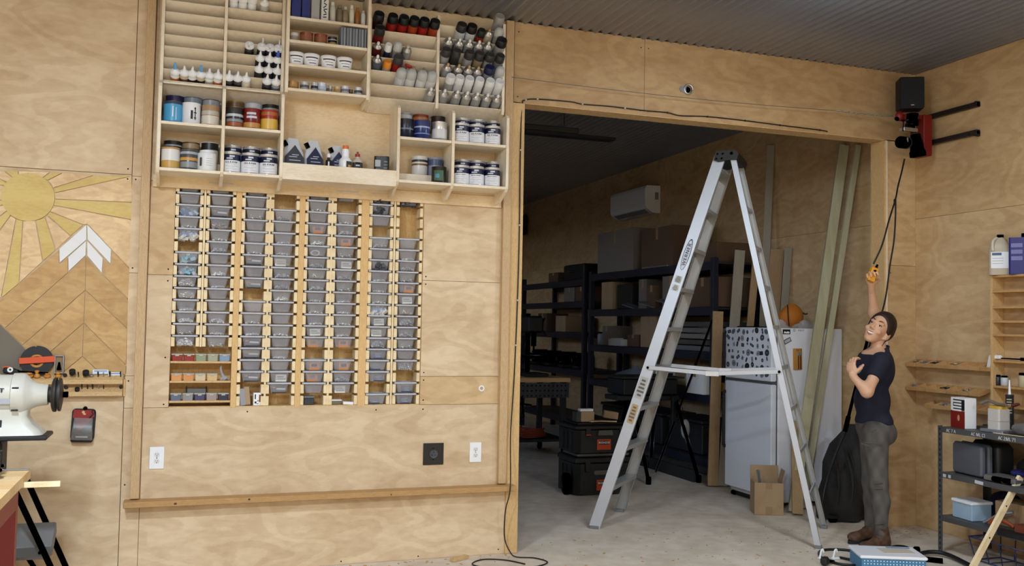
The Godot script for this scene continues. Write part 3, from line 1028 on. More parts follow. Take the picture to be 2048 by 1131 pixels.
func fill_spray_rack() -> void:
	var sil := Color(0.66,0.66,0.66)
	var whi := Color(0.90,0.90,0.90)
	var red := Color(0.62,0.13,0.11)
	var blk := Color(0.035,0.035,0.04)
	var gry := Color(0.20,0.19,0.185)
	var wn := Color(0.92,0.92,0.9)
	var rows := [
		# right-hand column, bottom row upwards
		[1,0,"nozzle",[[890,184],[915,191],[935,191],[955,195],[975.6,195],[996,197]],[sil,sil,Color(0.7,0.69,0.66),sil,sil,sil],wn,"silver spray can with white nozzle"],
		[1,1,"cap",[[901,152],[919,158],[938.5,160.6],[959,162],[980,165],[998,167]],[sil,whi,whi,whi,whi,whi],Color(0.88,0.88,0.88),"spray can with broad white cap"],
		[1,2,"nozzle",[[896,137],[918,139],[938.5,137],[957,140]],[sil,Color(0.6,0.58,0.55),sil,sil],Color(0.75,0.6,0.42),"silver spray can with bare valve"],
		[1,3,"cap",[[892,106],[912.5,107.7],[938.5,109.5],[959,111],[979,113],[1000,115]],[sil,gry,sil,Color(0.62,0.55,0.42),sil,Color(0.6,0.6,0.6)],gry,"spray can with charcoal cap"],
		[1,4,"nozzle",[[899,80],[920,83.5],[940,83.5],[959,87],[977.5,91]],[sil,sil,sil,sil,sil],wn,"silver spray can with short white nozzle"],
	]
	for q in rows:
		for i in (q[3] as Array).size():
			spray(q[3][i][0],q[3][i][1],q[1],q[0],i,q[2],q[4][i],q[5],q[6])
	spray(979,138,2,1,4,"cap",sil,Color(0.08,0.10,0.27),"spray can with navy blue cap",0.033)
	spray(1000,143,2,1,5,"dome",whi,whi,"pale spray can with clear dome cap")
	spray(1001.6,83.5,4,1,5,"cap",sil,blk,"large spray can with wide black cap",0.036,0.19)
	spray(923.6,54,5,1,0,"cap",Color(0.84,0.86,0.88),Color(0.16,0.15,0.145),"white spray can with brown-black cap",0.034)
	spray(944,56,5,1,1,"cap",Color(0.84,0.86,0.88),blk,"white spray can with glossy black cap",0.034)
	spray(964,60,5,1,2,"cap",Color(0.62,0.20,0.12),Color(0.08,0.08,0.08),"small red spray can with black cap",0.027,0.15)
	spray(979,64,5,1,3,"nozzle",Color(0.75,0.72,0.62),Color(0.7,0.5,0.3),"cream spray can with amber valve")
	spray(998,64,5,1,4,"dome",sil,whi,"silver spray can with clear dome cap")
	spray(999,33,6,1,0,"cap",sil,Color(0.58,0.57,0.55),"silver spray can with grey cap and black label",0.034)
	# left-hand column
	spray(862,186,0,0,0,"nozzle",sil,wn,"lone silver spray can with white nozzle")
	for i in 4:
		spray([803,823,844.7,864][i],[152,154,156,158][i],1,0,i,"dome",[Color(0.85,0.86,0.9),whi,whi,whi][i],whi,"white spray can with cloudy dome cap",0.034)
	spray(758,30,5,0,0,"cap",Color(0.20,0.09,0.09),blk,"dark red spray can with black cap",0.034)
	for i in 5:
		spray([786,808,829,849,870][i],[30,33,34,37,39][i],5,0,i + 1,"cap",[red,red,Color(0.66,0.27,0.13),red,Color(0.66,0.27,0.13)][i],blk,"%s spray can with black cap" % ["red","red","orange-red","red","orange-red"][i],0.033)
	spray(760,59,4,0,0,"cap",Color(0.5,0.1,0.1),Color(0.10,0.10,0.105),"red spray can with dull black cap",0.033)
	spray(756.5,93,3,0,0,"nozzle",Color(0.35,0.10,0.10),whi,"maroon spray can with white button",0.03)
	spray(777,93,3,0,1,"cap",Color(0.12,0.15,0.25),whi,"slim navy bottle with white cap",0.022,0.16)
	spray(795.5,96.5,3,0,2,"dome",Color(0.6,0.6,0.58),whi,"grey spray can with clear cap",0.028)
	spray(816,100,3,0,3,"nozzle",Color(0.62,0.61,0.58),Color(0.8,0.78,0.72),"dull grey spray can with beige nozzle",0.028)
	spray(755.6,115,2,0,0,"nozzle",Color(0.38,0.40,0.45),whi,"slate grey bottle with pointed white nozzle",0.032)
	spray(777,122,2,0,1,"cap",Color(0.83,0.84,0.87),Color(0.88,0.55,0.18),"white bottle with orange cap",0.026,0.13)
	spray(797,115,2,0,2,"cap",red,Color(0.22,0.21,0.21),"red spray can with charcoal cap",0.032)
	spray(819.6,126,2,0,3,"nozzle",Color(0.88,0.88,0.9),Color(0.9,0.6,0.2),"white bottle with red and yellow trigger",0.026,0.12)
	var tr := get_node("spray_can_%03d" % (used["spray_can"] - 1)) as Node3D
	var b := MB.new()
	b.box(Vector3(0.0,0.135,0.0),Vector3(0.05,0.016,0.022),0.004,Basis(Vector3.BACK,-0.4))
	put(b,"trigger_head",pm("trigger_red",Color(0.68,0.16,0.08),0.45),tr)
	b = MB.new()
	b.box(Vector3(0.03,0.118,0.0),Vector3(0.03,0.011,0.014),0.003,Basis(Vector3.BACK,-0.1))
	put(b,"trigger_spout",pm("trigger_yellow",Color(0.92,0.66,0.18),0.45),tr)
	# a cup resting in the same row
	var x := lean(843,130,2.967 + 0.0868 * 2,0.036,0.10)
	var c := thing("plastic_cup","beige translucent plastic cup lying in the angled can rack","cup","",x.origin,x.basis)
	b = MB.new()
	b.lathe([Vector2(0,0),Vector2(0.03,0),Vector2(0.0325,0.003),Vector2(0.038,0.10),Vector2(0.0405,0.102),Vector2(0.036,0.102),Vector2(0.031,0.005),Vector2(0,0.005)],22)
	put(b,"cup_body",pm("cup_beige",Color(0.66,0.61,0.50),0.4),c)

# ---------------------------------------------------------------- cans and jars
func can(called: String,label: String,category: String,group: String,at: Vector3,r: float,h: float,body: Color,bands: Array,lid: Color,metal := 0.0,turn := 0.0) -> Node3D:
	var t := thing(called,label,category,group,at,Basis(Vector3.UP,turn))
	put_mesh(cached("can_%s_%s" % [r,h],func(b): b.lathe([Vector2(0,0.003),Vector2(r - 0.004,0.003),Vector2(r - 0.003,0),Vector2(r,0.001),Vector2(r,0.003),Vector2(r - 0.0012,0.005),Vector2(r - 0.0012,h - 0.006),Vector2(r,h - 0.004),Vector2(r,h - 0.001),Vector2(r - 0.003,h)],28)),"body",pm("can_%s_%s" % [body.to_html(),metal],body,0.3,metal),t)
	put_mesh(cached("canlid_%s_%s" % [r,h],func(b): b.lathe([Vector2(r - 0.003,h),Vector2(r - 0.006,h - 0.003),Vector2(r - 0.011,h - 0.003),Vector2(r - 0.012,h + 0.001),Vector2(r - 0.016,h + 0.001),Vector2(r - 0.018,h - 0.004),Vector2(0,h - 0.004)],28)),"lid",pm("canlid_%s" % lid.to_html(),lid,0.25,0.85 if lid.v > 0.5 else 0.2),t)
	for q in bands:
		var y0: float = q[0]
		var y1: float = q[1]
		put_mesh(cached("band_%s_%s_%s" % [r,y0,y1],func(b): b.lathe([Vector2(r - 0.001,y0),Vector2(r - 0.0004,y0 + 0.0005),Vector2(r - 0.0004,y1 - 0.0005),Vector2(r - 0.001,y1)],28)),"label",pm("can_%s_0" % (q[2] as Color).to_html(),q[2],0.4),t)
	return t

func gleam_can(u: float,v: float,ybase: float,z: float,label: String,text: bool) -> void:
	var navy := Color(0.055,0.06,0.20)
	var p := wz(u,v,z + 0.05)
	var t := can("paint_can",label,"paint can","navy and white finish cans",Vector3(p.x,ybase,z),0.054,0.124,Color(0.80,0.80,0.80),[[0.006,0.072,Color(0.88,0.88,0.89)],[0.072,0.108,navy]],Color(0.75,0.75,0.76),0.6,0.0)
	var turn := atan2(-p.x,6.0)
	var inkm := pm("ink_grey",Color(0.25,0.25,0.30),0.6)
	if text:
		curved_text("GLEAM",0.011,0.0537,inkm,t,0.060,turn,1.5)
	else:
		curved_text("WOOD FINISH",0.006,0.0537,inkm,t,0.062,turn,1.2)
	var b := MB.new()
	for k in [[0.047,0.5],[0.036,0.7],[0.029,0.35],[0.018,0.6]]:
		b.lathe([Vector2(0.0536,k[0]),Vector2(0.0539,k[0] + 0.001),Vector2(0.0536,k[0] + 0.002)],10,Vector3.ZERO,Basis(),turn - k[1],turn + k[1])
	put(b,"small_print",pm("ink_pale",Color(0.62,0.62,0.66),0.6),t)
	b = MB.new()
	b.lathe([Vector2(0.0536,0.079),Vector2(0.054,0.08),Vector2(0.054,0.085),Vector2(0.0536,0.086)],10,Vector3.ZERO,Basis(),turn - 0.55,turn + 0.15)
	b.lathe([Vector2(0.0536,0.09),Vector2(0.054,0.091),Vector2(0.054,0.099),Vector2(0.0536,0.1)],10,Vector3.ZERO,Basis(),turn - 0.2,turn + 0.35)
	put(b,"emblem",pm("ink_white",Color(0.80,0.82,0.86),0.5),t)

func gleam_set(us: Array,v: float,ybase: float,where: String,text: bool) -> void:
	for i in 3:
		gleam_can(us[i],v,ybase,0.185,"navy and white finish can, %s in the front row, %s" % [ORD[i],where],text)
		gleam_can(us[i] + 2.0,v,ybase + 0.0605,0.062,"navy and white finish can, %s in the raised back row, %s" % [ORD[i],where],text)

func fill_left_cans() -> void:
	var C := func(u: float,v: float,yb: float,front: bool,label: String,r: float,h: float,body: Color,bands: Array,lid: Color,metal := 0.0) -> Node3D:
		var z := 0.185 if front else 0.062
		return can("paint_can",label,"paint can","",Vector3(wz(u,v,z + 0.05).x,yb + (0.0 if front else 0.0605),z),r,h,body,bands,lid,metal)
	var lidc := Color(0.7,0.7,0.7)
	var drk := Color(0.10,0.10,0.11)
	# upper boxes, mural side
	var t: Node3D = C.call(346,225,2.68,true,"light blue stain can with dark rim",0.054,0.124,Color(0.16,0.20,0.30),[[0.004,0.106,Color(0.27,0.60,0.77)]],lidc)
	var b := MB.new()
	for q in [[0.03,0.09,-0.02,0.05],[0.012,0.085,0.32,0.03]]:
		b.lathe([Vector2(0.0536,q[0]),Vector2(0.0541,q[0] + 0.001),Vector2(0.0541,q[1]),Vector2(0.0536,q[1] + 0.001)],4,Vector3.ZERO,Basis(),q[2] - q[3],q[2] + q[3])
	put(b,"upright_print",mats["white"],t)
	C.call(350,200,2.68,false,"navy paint can behind the light blue stain can",0.054,0.124,Color(0.10,0.10,0.28),[],lidc)
	t = C.call(382.5,230,2.68,true,"white finish can with black side print",0.054,0.124,Color(0.88,0.88,0.88),[],lidc)
	b = MB.new()
	for q in [[0.025,0.075,0.05,0.12],[0.02,0.095,0.42,0.05],[0.03,0.035,0.42,0.13],[0.06,0.065,0.42,0.16],[0.085,0.09,0.4,0.1]]:
		b.lathe([Vector2(0.0536,q[0]),Vector2(0.0541,q[0] + 0.001),Vector2(0.0541,q[1]),Vector2(0.0536,q[1] + 0.001)],4,Vector3.ZERO,Basis(),q[2] - q[3],q[2] + q[3])
	put(b,"upright_print",mats["dark"],t)
	C.call(386,205,2.68,false,"black and grey can behind the white finish can",0.054,0.124,Color(0.16,0.16,0.15),[[0.075,0.12,Color(0.5,0.53,0.56)]],lidc)
	C.call(421,235,2.68,true,"tan stain can with white and clear label",0.052,0.12,Color(0.62,0.50,0.38),[[0.004,0.056,Color(0.82,0.78,0.72)],[0.06,0.085,Color(0.72,0.69,0.64)]],Color(0.75,0.74,0.72))
	C.call(423,205,2.68,false,"grey topped can behind the tan stain can",0.052,0.12,Color(0.24,0.18,0.14),[[0.06,0.115,Color(0.62,0.63,0.65)]],lidc)
	# lower boxes, mural side
	C.call(341,310,2.408,true,"honey coloured can with white label",0.054,0.124,Color(0.72,0.55,0.33),[[0.045,0.112,Color(0.86,0.85,0.83)],[0.004,0.044,Color(0.76,0.60,0.30)]],lidc)
	C.call(346,285,2.408,false,"black can behind the honey coloured can",0.054,0.124,drk,[[0.09,0.1,Color(0.6,0.6,0.6)]],lidc)
	C.call(378,320,2.408,true,"steel grey can with gold stripe",0.052,0.12,Color(0.32,0.33,0.34),[[0.052,0.07,Color(0.78,0.57,0.24)],[0.01,0.045,Color(0.52,0.54,0.54)],[0.09,0.105,Color(0.62,0.64,0.66)]],lidc,0.5)
	C.call(382,290,2.408,false,"bronze can behind the steel grey can",0.052,0.124,Color(0.42,0.32,0.2),[[0.085,0.115,Color(0.60,0.50,0.36)]],lidc,0.5)
	# a white jug with a side grip
	var p := wz(414,320,0.23)
	t = thing("handled_jug","squat white plastic jug with side grip beside the steel grey can","jug","",Vector3(p.x,2.408,0.185))
	b = MB.new()
	b.lathe([Vector2(0,0),Vector2(0.052,0),Vector2(0.055,0.004),Vector2(0.055,0.098),Vector2(0.052,0.106),Vector2(0.043,0.109),Vector2(0.043,0.122),Vector2(0,0.122)],26)
	put(b,"body",pm("jug_white",Color(0.88,0.88,0.88),0.4),t)
	b = MB.new()
	b.prism(rrect(0.011,0.05,0.005,4,Vector2(-0.035,0.05)),0.035,0.0545)
	put(b,"grip_opening",mats["black"],t)
	b = MB.new()
	for k in 4:
		b.lathe([Vector2(0.0546,0.03 + 0.013 * k),Vector2(0.0553,0.031 + 0.013 * k),Vector2(0.0546,0.033 + 0.013 * k)],8,Vector3.ZERO,Basis(),-0.1,0.6)
	put(b,"small_print",pm("ink_pale",Color(0.62,0.62,0.66),0.6),t)
	C.call(420,296,2.408,false,"black lidded can behind the white jug",0.05,0.132,Color(0.8,0.8,0.8),[[0.085,0.13,Color(0.09,0.09,0.095)]],Color(0.12,0.12,0.12))
	# second pair of boxes
	C.call(470,230,2.68,true,"black and white can with copper base",0.052,0.12,Color(0.13,0.13,0.14),[[0.004,0.03,Color(0.60,0.30,0.12)],[0.032,0.05,Color(0.52,0.53,0.54)],[0.064,0.08,Color(0.75,0.76,0.78)]],lidc)
	C.call(472,208,2.68,false,"gold can behind the copper based can",0.052,0.124,Color(0.58,0.43,0.20),[[0.09,0.115,Color(0.40,0.28,0.14)]],Color(0.75,0.62,0.35),0.4)
	t = C.call(505,240,2.68,true,"dark red can with white lettering",0.052,0.124,Color(0.46,0.09,0.08),[[0.004,0.036,Color(0.74,0.52,0.25)]],lidc)
	b = MB.new()
	for q in [[0.084,0.096,-0.15,0.55],[0.062,0.074,-0.1,0.6]]:
		b.lathe([Vector2(0.0516,q[0]),Vector2(0.0521,q[0] + 0.001),Vector2(0.0521,q[1]),Vector2(0.0516,q[1] + 0.001)],10,Vector3.ZERO,Basis(),q[2] - q[3],q[2] + q[3])
	put(b,"print_bar",pm("ink_white",Color(0.80,0.82,0.86),0.5),t)
	C.call(508,212,2.68,false,"white banded can behind the dark red can",0.052,0.124,Color(0.6,0.6,0.62),[[0.075,0.12,Color(0.76,0.77,0.78)]],lidc)
	t = C.call(540,245,2.68,true,"yellow can with red top band",0.052,0.124,Color(0.60,0.16,0.12),[[0.004,0.068,Color(0.84,0.68,0.28)],[0.088,0.11,Color(0.66,0.36,0.14)]],lidc)
	C.call(543,215,2.68,false,"black can with white print behind the yellow can",0.052,0.124,drk,[[0.088,0.1,Color(0.6,0.6,0.6)]],lidc)
	gleam_set([463.5,501.5,538.5],320,2.408,"beside the tray",true)

func fill_right_cans() -> void:
	var C := func(u: float,v: float,yb: float,front: bool,label: String,r: float,h: float,body: Color,bands: Array,lid: Color,metal := 0.0) -> Node3D:
		var z := 0.185 if front else 0.062
		return can("paint_can",label,"paint can","",Vector3(wz(u,v,z + 0.05).x,yb + (0.0 if front else 0.0605),z),r,h,body,bands,lid,metal)
	var lidc := Color(0.7,0.7,0.7)
	C.call(814.5,258,2.707,true,"dark navy stain can with faint print",0.052,0.12,Color(0.09,0.10,0.17),[[0.05,0.06,Color(0.42,0.44,0.5)]],lidc)
	C.call(812,235,2.707,false,"silver and white can behind the dark navy can",0.05,0.124,Color(0.66,0.66,0.67),[[0.08,0.11,Color(0.8,0.8,0.8)]],lidc,0.4)
	C.call(847.5,260,2.707,true,"royal blue stain can with pale print",0.052,0.12,Color(0.13,0.17,0.40),[[0.07,0.08,Color(0.62,0.68,0.8)],[0.03,0.036,Color(0.5,0.58,0.75)]],lidc)
	C.call(845,236,2.707,false,"orange can with gold print behind the royal blue can",0.052,0.124,Color(0.52,0.19,0.10),[[0.085,0.105,Color(0.68,0.42,0.18)]],lidc)
	C.call(883,265,2.707,true,"bright silver can with white label",0.05,0.12,Color(0.8,0.8,0.8),[[0.012,0.072,Color(0.82,0.82,0.82)]],lidc,0.8)
	C.call(880,240,2.707,false,"brown can behind the bright silver can",0.046,0.124,Color(0.20,0.14,0.12),[[0.06,0.07,Color(0.45,0.4,0.36)]],Color(0.4,0.36,0.33))
	gleam_set([926,957,989.5],270,2.707,"beside the opening, upper box",true)
	gleam_set([926,956,988.5],360,2.433,"beside the opening, lower box",false)
	C.call(843,330,2.433,false,"white can with brown and gold label on the riser",0.053,0.124,Color(0.82,0.81,0.80),[[0.085,0.1,Color(0.16,0.16,0.17)],[0.062,0.074,Color(0.45,0.30,0.15)]],lidc)
	C.call(874,335,2.433,false,"blue-grey can on the riser",0.05,0.124,Color(0.55,0.57,0.62),[[0.07,0.11,Color(0.28,0.33,0.45)]],lidc)
	var t: Node3D = C.call(882,345,2.433,true,"black can with green and blue picture label",0.05,0.105,Color(0.07,0.075,0.075),[],lidc)
	var b := MB.new()
	b.lathe([Vector2(0.0494,0.012),Vector2(0.05,0.013),Vector2(0.05,0.078),Vector2(0.0494,0.079)],12,Vector3.ZERO,Basis(),-0.95,0.35)
	put(b,"picture_label",pm("label_green",Color(0.28,0.38,0.28),0.5),t)
	b = MB.new()
	b.lathe([Vector2(0.0499,0.03),Vector2(0.0504,0.031),Vector2(0.0504,0.055),Vector2(0.0499,0.056)],8,Vector3.ZERO,Basis(),-0.75,-0.2)
	put(b,"picture_patch",pm("label_teal",Color(0.30,0.55,0.62),0.5),t)

func fill_center_shelf() -> void:
	# top shelf: two tall blue boxes, cartons and slim bottles
	var Y := 3.395
	var bx := func(label: String,u: float,w: float,h: float,d: float,y: float,c: Color,z: float,v: float) -> Node3D:
		var t := thing("carton",label,"box","",Vector3(wz(u,v,z + d / 2).x,y,z))
		var b := MB.new()
		b.box(Vector3(0,h / 2,0),Vector3(w,h,d),0.002)
		put(b,"body",pm("carton_%s" % c.to_html(),c,0.55),t)
		return t
	bx.call("tall cobalt blue carton against the side of the shelf",592.5,0.055,0.17,0.055,Y,Color(0.17,0.19,0.46),0.17,20.0)
	bx.call("tall cobalt blue carton beside the light grey carton",612,0.05,0.17,0.05,Y,Color(0.18,0.20,0.48),0.17,20.0)
	bx.call("light grey carton beside the cobalt cartons",631,0.05,0.17,0.05,Y,Color(0.66,0.66,0.65),0.17,20.0)
	var t: Node3D = bx.call("white carton with black brushed print",650,0.045,0.17,0.05,Y,Color(0.84,0.84,0.82),0.17,20.0)
	var b := MB.new()
	for q in [[0.0,0.13,0.9],[0.002,0.108,-0.5],[-0.002,0.09,0.7],[0.003,0.075,0.2],[0.0,0.06,-0.8],[0.001,0.042,0.4],[-0.001,0.025,0.1]]:
		b.box(Vector3(q[0],q[1],0.0255),Vector3(0.022,0.006,0.001),0,Basis(Vector3.BACK,q[2]))
	put(b,"brushed_print",mats["dark"],t)
	var bt := func(label: String,u: float,v: float,r: float,h: float,y: float,c: Color,cap: Color,ch: float) -> void:
		var q := thing("slim_bottle",label,"bottle","",Vector3(wz(u,v,0.18).x,y,0.17))
		var m := MB.new()
		m.lathe([Vector2(0,0),Vector2(r - 0.002,0),Vector2(r,0.002),Vector2(r,h * 0.72),Vector2(r * 0.75,h * 0.8),Vector2(r * 0.55,h * 0.83),Vector2(r * 0.55,h * 0.86),Vector2(0,h * 0.86)],16)
		put(m,"body",pm("slim_%s" % c.to_html(),c,0.35),q)
		m = MB.new()
		m.lathe([Vector2(0,h - ch),Vector2(r * 0.68,h - ch),Vector2(r * 0.7,h - ch + 0.002),Vector2(r * 0.6,h - 0.002),Vector2(0,h)],14)
		put(m,"cap",pm("slim_%s" % cap.to_html(),cap,0.4),q)
	bt.call("slim pale bottle beside the brushed-print carton",666,20.0,0.018,0.135,Y,Color(0.78,0.76,0.72),Color(0.84,0.83,0.80),0.03)
	bt.call("murky grey-brown bottle on the top box shelf",680,25.0,0.02,0.12,Y,Color(0.45,0.39,0.31),Color(0.5,0.45,0.38),0.02)
	bt.call("khaki bottle on the top box shelf",691,25.0,0.019,0.115,Y,Color(0.55,0.48,0.36),Color(0.72,0.70,0.66),0.025)
	bt.call("tall cream bottle on the top box shelf",704,25.0,0.016,0.13,Y,Color(0.84,0.80,0.72),Color(0.86,0.84,0.80),0.03)
	bt.call("amber bottle on the top box shelf",715.5,28.0,0.016,0.12,Y,Color(0.58,0.36,0.12),Color(0.62,0.42,0.18),0.03)
	bt.call("short white bottle at the end of the top box shelf",727,30.0,0.015,0.105,Y,Color(0.84,0.83,0.83),Color(0.80,0.72,0.64),0.025)
	# second shelf: jars, tins and a stack of abrasive sheets
	can("jar","small clear jar with white lid on the box shelf","jar","",Vector3(wz(590,70,0.2).x,3.25,0.17),0.026,0.055,Color(0.66,0.62,0.55),[[0.035,0.052,Color(0.80,0.79,0.77)]],Color(0.85,0.85,0.84))
	for i in 2:
		var tn := can("wax_tin","%s" % ["rust red tin with gold rim beside the small clear jar","rust red tin with gold rim beside the black jar"][i],"tin","rust red tins",Vector3(wz([614.5,643][i],72,0.2).x,3.25,0.165),0.041,0.064,Color(0.50,0.23,0.14),[[0.012,0.045,Color(0.55,0.33,0.2)],[0.002,0.01,Color(0.62,0.54,0.40)]],Color(0.62,0.52,0.38),0.1)
		tn.set_meta("group","rust red tins")
	can("jar","black banded jar with gold base on the box shelf","jar","",Vector3(wz(666.5,76,0.2).x,3.25,0.17),0.029,0.055,Color(0.10,0.10,0.11),[[0.004,0.018,Color(0.66,0.52,0.28)],[0.032,0.038,Color(0.7,0.7,0.7)]],Color(0.15,0.15,0.16))
	for i in 17:
		var s := tag(put_mesh(cached("sheet_pad",func(m): m.box(Vector3(0,0.058,0),Vector3(0.0085,0.116,0.12),0.001)),"abrasive_sheet",pm("sheet_%d" % (i % 4),[Color(0.52,0.54,0.58),Color(0.42,0.43,0.45),Color(0.60,0.61,0.64),Color(0.33,0.33,0.35)][i % 4],0.85),self),"grey abrasive sheet standing %s in the row on the box shelf" % ORD[i],"sandpaper","grey abrasive sheets standing in a row") as MeshInstance3D
		s.position = Vector3(0.885 + i * 0.0093,3.25,0.155)
		s.rotation.z = 0.02 * sin(i * 2.3) * (0.4 if i in [0,16] else 1.0) * 0.0
	# third shelf: four white tubs with a black band
	for i in 4:
		var tb := thing("white_tub","white plastic tub with black band, %s along the box shelf" % ORD[i],"tub","white plastic tubs in a row",Vector3(wz([593.5,624.5,659,691.5][i],[115,118,120,123][i],0.21).x,3.102,0.165))
		put_mesh(cached("tub_body",func(m): m.lathe([Vector2(0,0),Vector2(0.04,0),Vector2(0.042,0.002),Vector2(0.047,0.066)],26)),"body",mats["white_gloss"],tb)
		put_mesh(cached("tub_lid",func(m): m.lathe([Vector2(0.0465,0.06),Vector2(0.05,0.06),Vector2(0.0505,0.063),Vector2(0.05,0.077),Vector2(0.047,0.08),Vector2(0,0.08)],26)),"lid",mats["white"],tb)
		put_mesh(cached("tub_band",func(m): m.lathe([Vector2(0.0462,0.050),Vector2(0.0468,0.0505),Vector2(0.0472,0.0565),Vector2(0.0467,0.057)],20,Vector3.ZERO,Basis(),-0.9,0.9)),"black_band",mats["black"],tb)
		put_mesh(cached("tub_print",func(m):
			m.lathe([Vector2(0.0446,0.034),Vector2(0.0452,0.0345),Vector2(0.0455,0.037),Vector2(0.0452,0.0375)],10,Vector3.ZERO,Basis(),-0.6,0.55)
			m.lathe([Vector2(0.0434,0.016),Vector2(0.044,0.0165),Vector2(0.0444,0.022),Vector2(0.0439,0.0225)],10,Vector3.ZERO,Basis(),-0.4,0.6)),"print_bar",pm("ink_bluegrey",Color(0.45,0.49,0.58),0.5),tb)
	# fourth shelf: small tins
	var gold := Color(0.66,0.50,0.26)
	var sv := Color(0.72,0.72,0.72)
	var tins := [[587,0.034,0.046,gold,"squat gold tin",gold],[610,0.028,0.05,sv,"silver tin with dark print",Color(0.3,0.3,0.33)],[630,0.022,0.054,sv,"narrow silver tin with black stripe",Color(0.12,0.12,0.14)],[645,0.028,0.056,Color(0.78,0.80,0.85),"pale blue-white tin",Color(0.7,0.74,0.82)],[656.5,0.017,0.05,Color(0.6,0.55,0.5),"thin grey-brown tin",Color(0.35,0.3,0.26)],[662.5,0.014,0.048,sv,"thin silver tube",Color(0.55,0.5,0.44)],
		[676,0.024,0.042,Color(0.72,0.64,0.48),"cream and gold tin",gold],[691.5,0.027,0.05,Color(0.78,0.78,0.79),"white tin with grey emblem",Color(0.42,0.44,0.5)],[704,0.013,0.04,Color(0.48,0.38,0.26),"tiny brown tin",Color(0.34,0.26,0.18)],[718,0.026,0.05,Color(0.80,0.80,0.80),"white tin with dark letters",Color(0.25,0.26,0.3)]]
	for q in tins:
		can("small_tin","%s on the lowest box shelf" % q[4],"tin","",Vector3(wz(q[0],172,0.2).x,2.952,0.178 if q[1] > 0.02 else 0.16),q[1],q[2],q[3],[[q[2] * 0.3,q[2] * 0.62,q[5]]],Color(0.72,0.70,0.66),0.3)

func pouch(label: String,u: float,w: float,h: float,c: Color,spout: float) -> void:
	# a stand-up spout pouch: full below, flat above, with a dark gable print
	var p := wz(u,330,0.17)
	var t := thing("spout_pouch",label,"pouch","clear spout pouches with a dark gable print",Vector3(p.x,2.405,0.15))
	var secs := []
	var n := 24
	for k in 9:
		var f := k / 8.0
		var hw := w * (0.5 - 0.03 * f) * (1.0 if f < 0.6 else lerpf(1.0,0.5,(f - 0.6) / 0.4))
		var hd := lerpf(0.035,0.003,pow(f,0.8))
		var ring := []
		for i in n:
			var a := TAU * i / n
			var cx := signf(cos(a)) * pow(absf(cos(a)),0.7)
			ring.append(Vector3(cx * hw + (0.012 * f * spout),f * h,sin(a) * hd))
		secs.append(ring)
	var b := MB.new()
	b.loft(secs)
	put(b,"bag",clear_mat("pouch_clear",Color(0.80,0.81,0.84,0.8),0.35),t)
	b = MB.new()
	var g := PackedVector2Array([Vector2(-w * 0.42,0.02),Vector2(w * 0.41,0.02),Vector2(w * 0.42,h * 0.52),Vector2(w * 0.02,h * 0.84),Vector2(-w * 0.44,h * 0.52)])
	b.prism(g,0.0,0.001,Basis(Vector3.RIGHT,-0.13),Vector3(0,0,0.0375))
	put(b,"gable_print",pm("pouch_%s" % c.to_html(),c,0.45),t)
	var b3 := MB.new()
	b3.xf = Transform3D(Basis(Vector3.RIGHT,-0.13),Vector3(0,0,0.0))
	for q in [[0.04,0.57,0.3],[-0.06,0.52,0.36],[0.02,0.43,0.5]]:
		b3.box(Vector3(q[0] * w,q[1] * h,0.0392),Vector3(w * q[2],0.004,0.0008))
	put(b3,"print_bar",pm("ink_white",Color(0.80,0.82,0.86),0.5),t)
	b = MB.new()
	b.cyl(Vector3(w * 0.36 * spout,h * 0.80,0.006),Vector3(w * 0.50 * spout,h * 0.92,0.012),0.0145,16)
	put(b,"spout_cap",mats["white"],t)

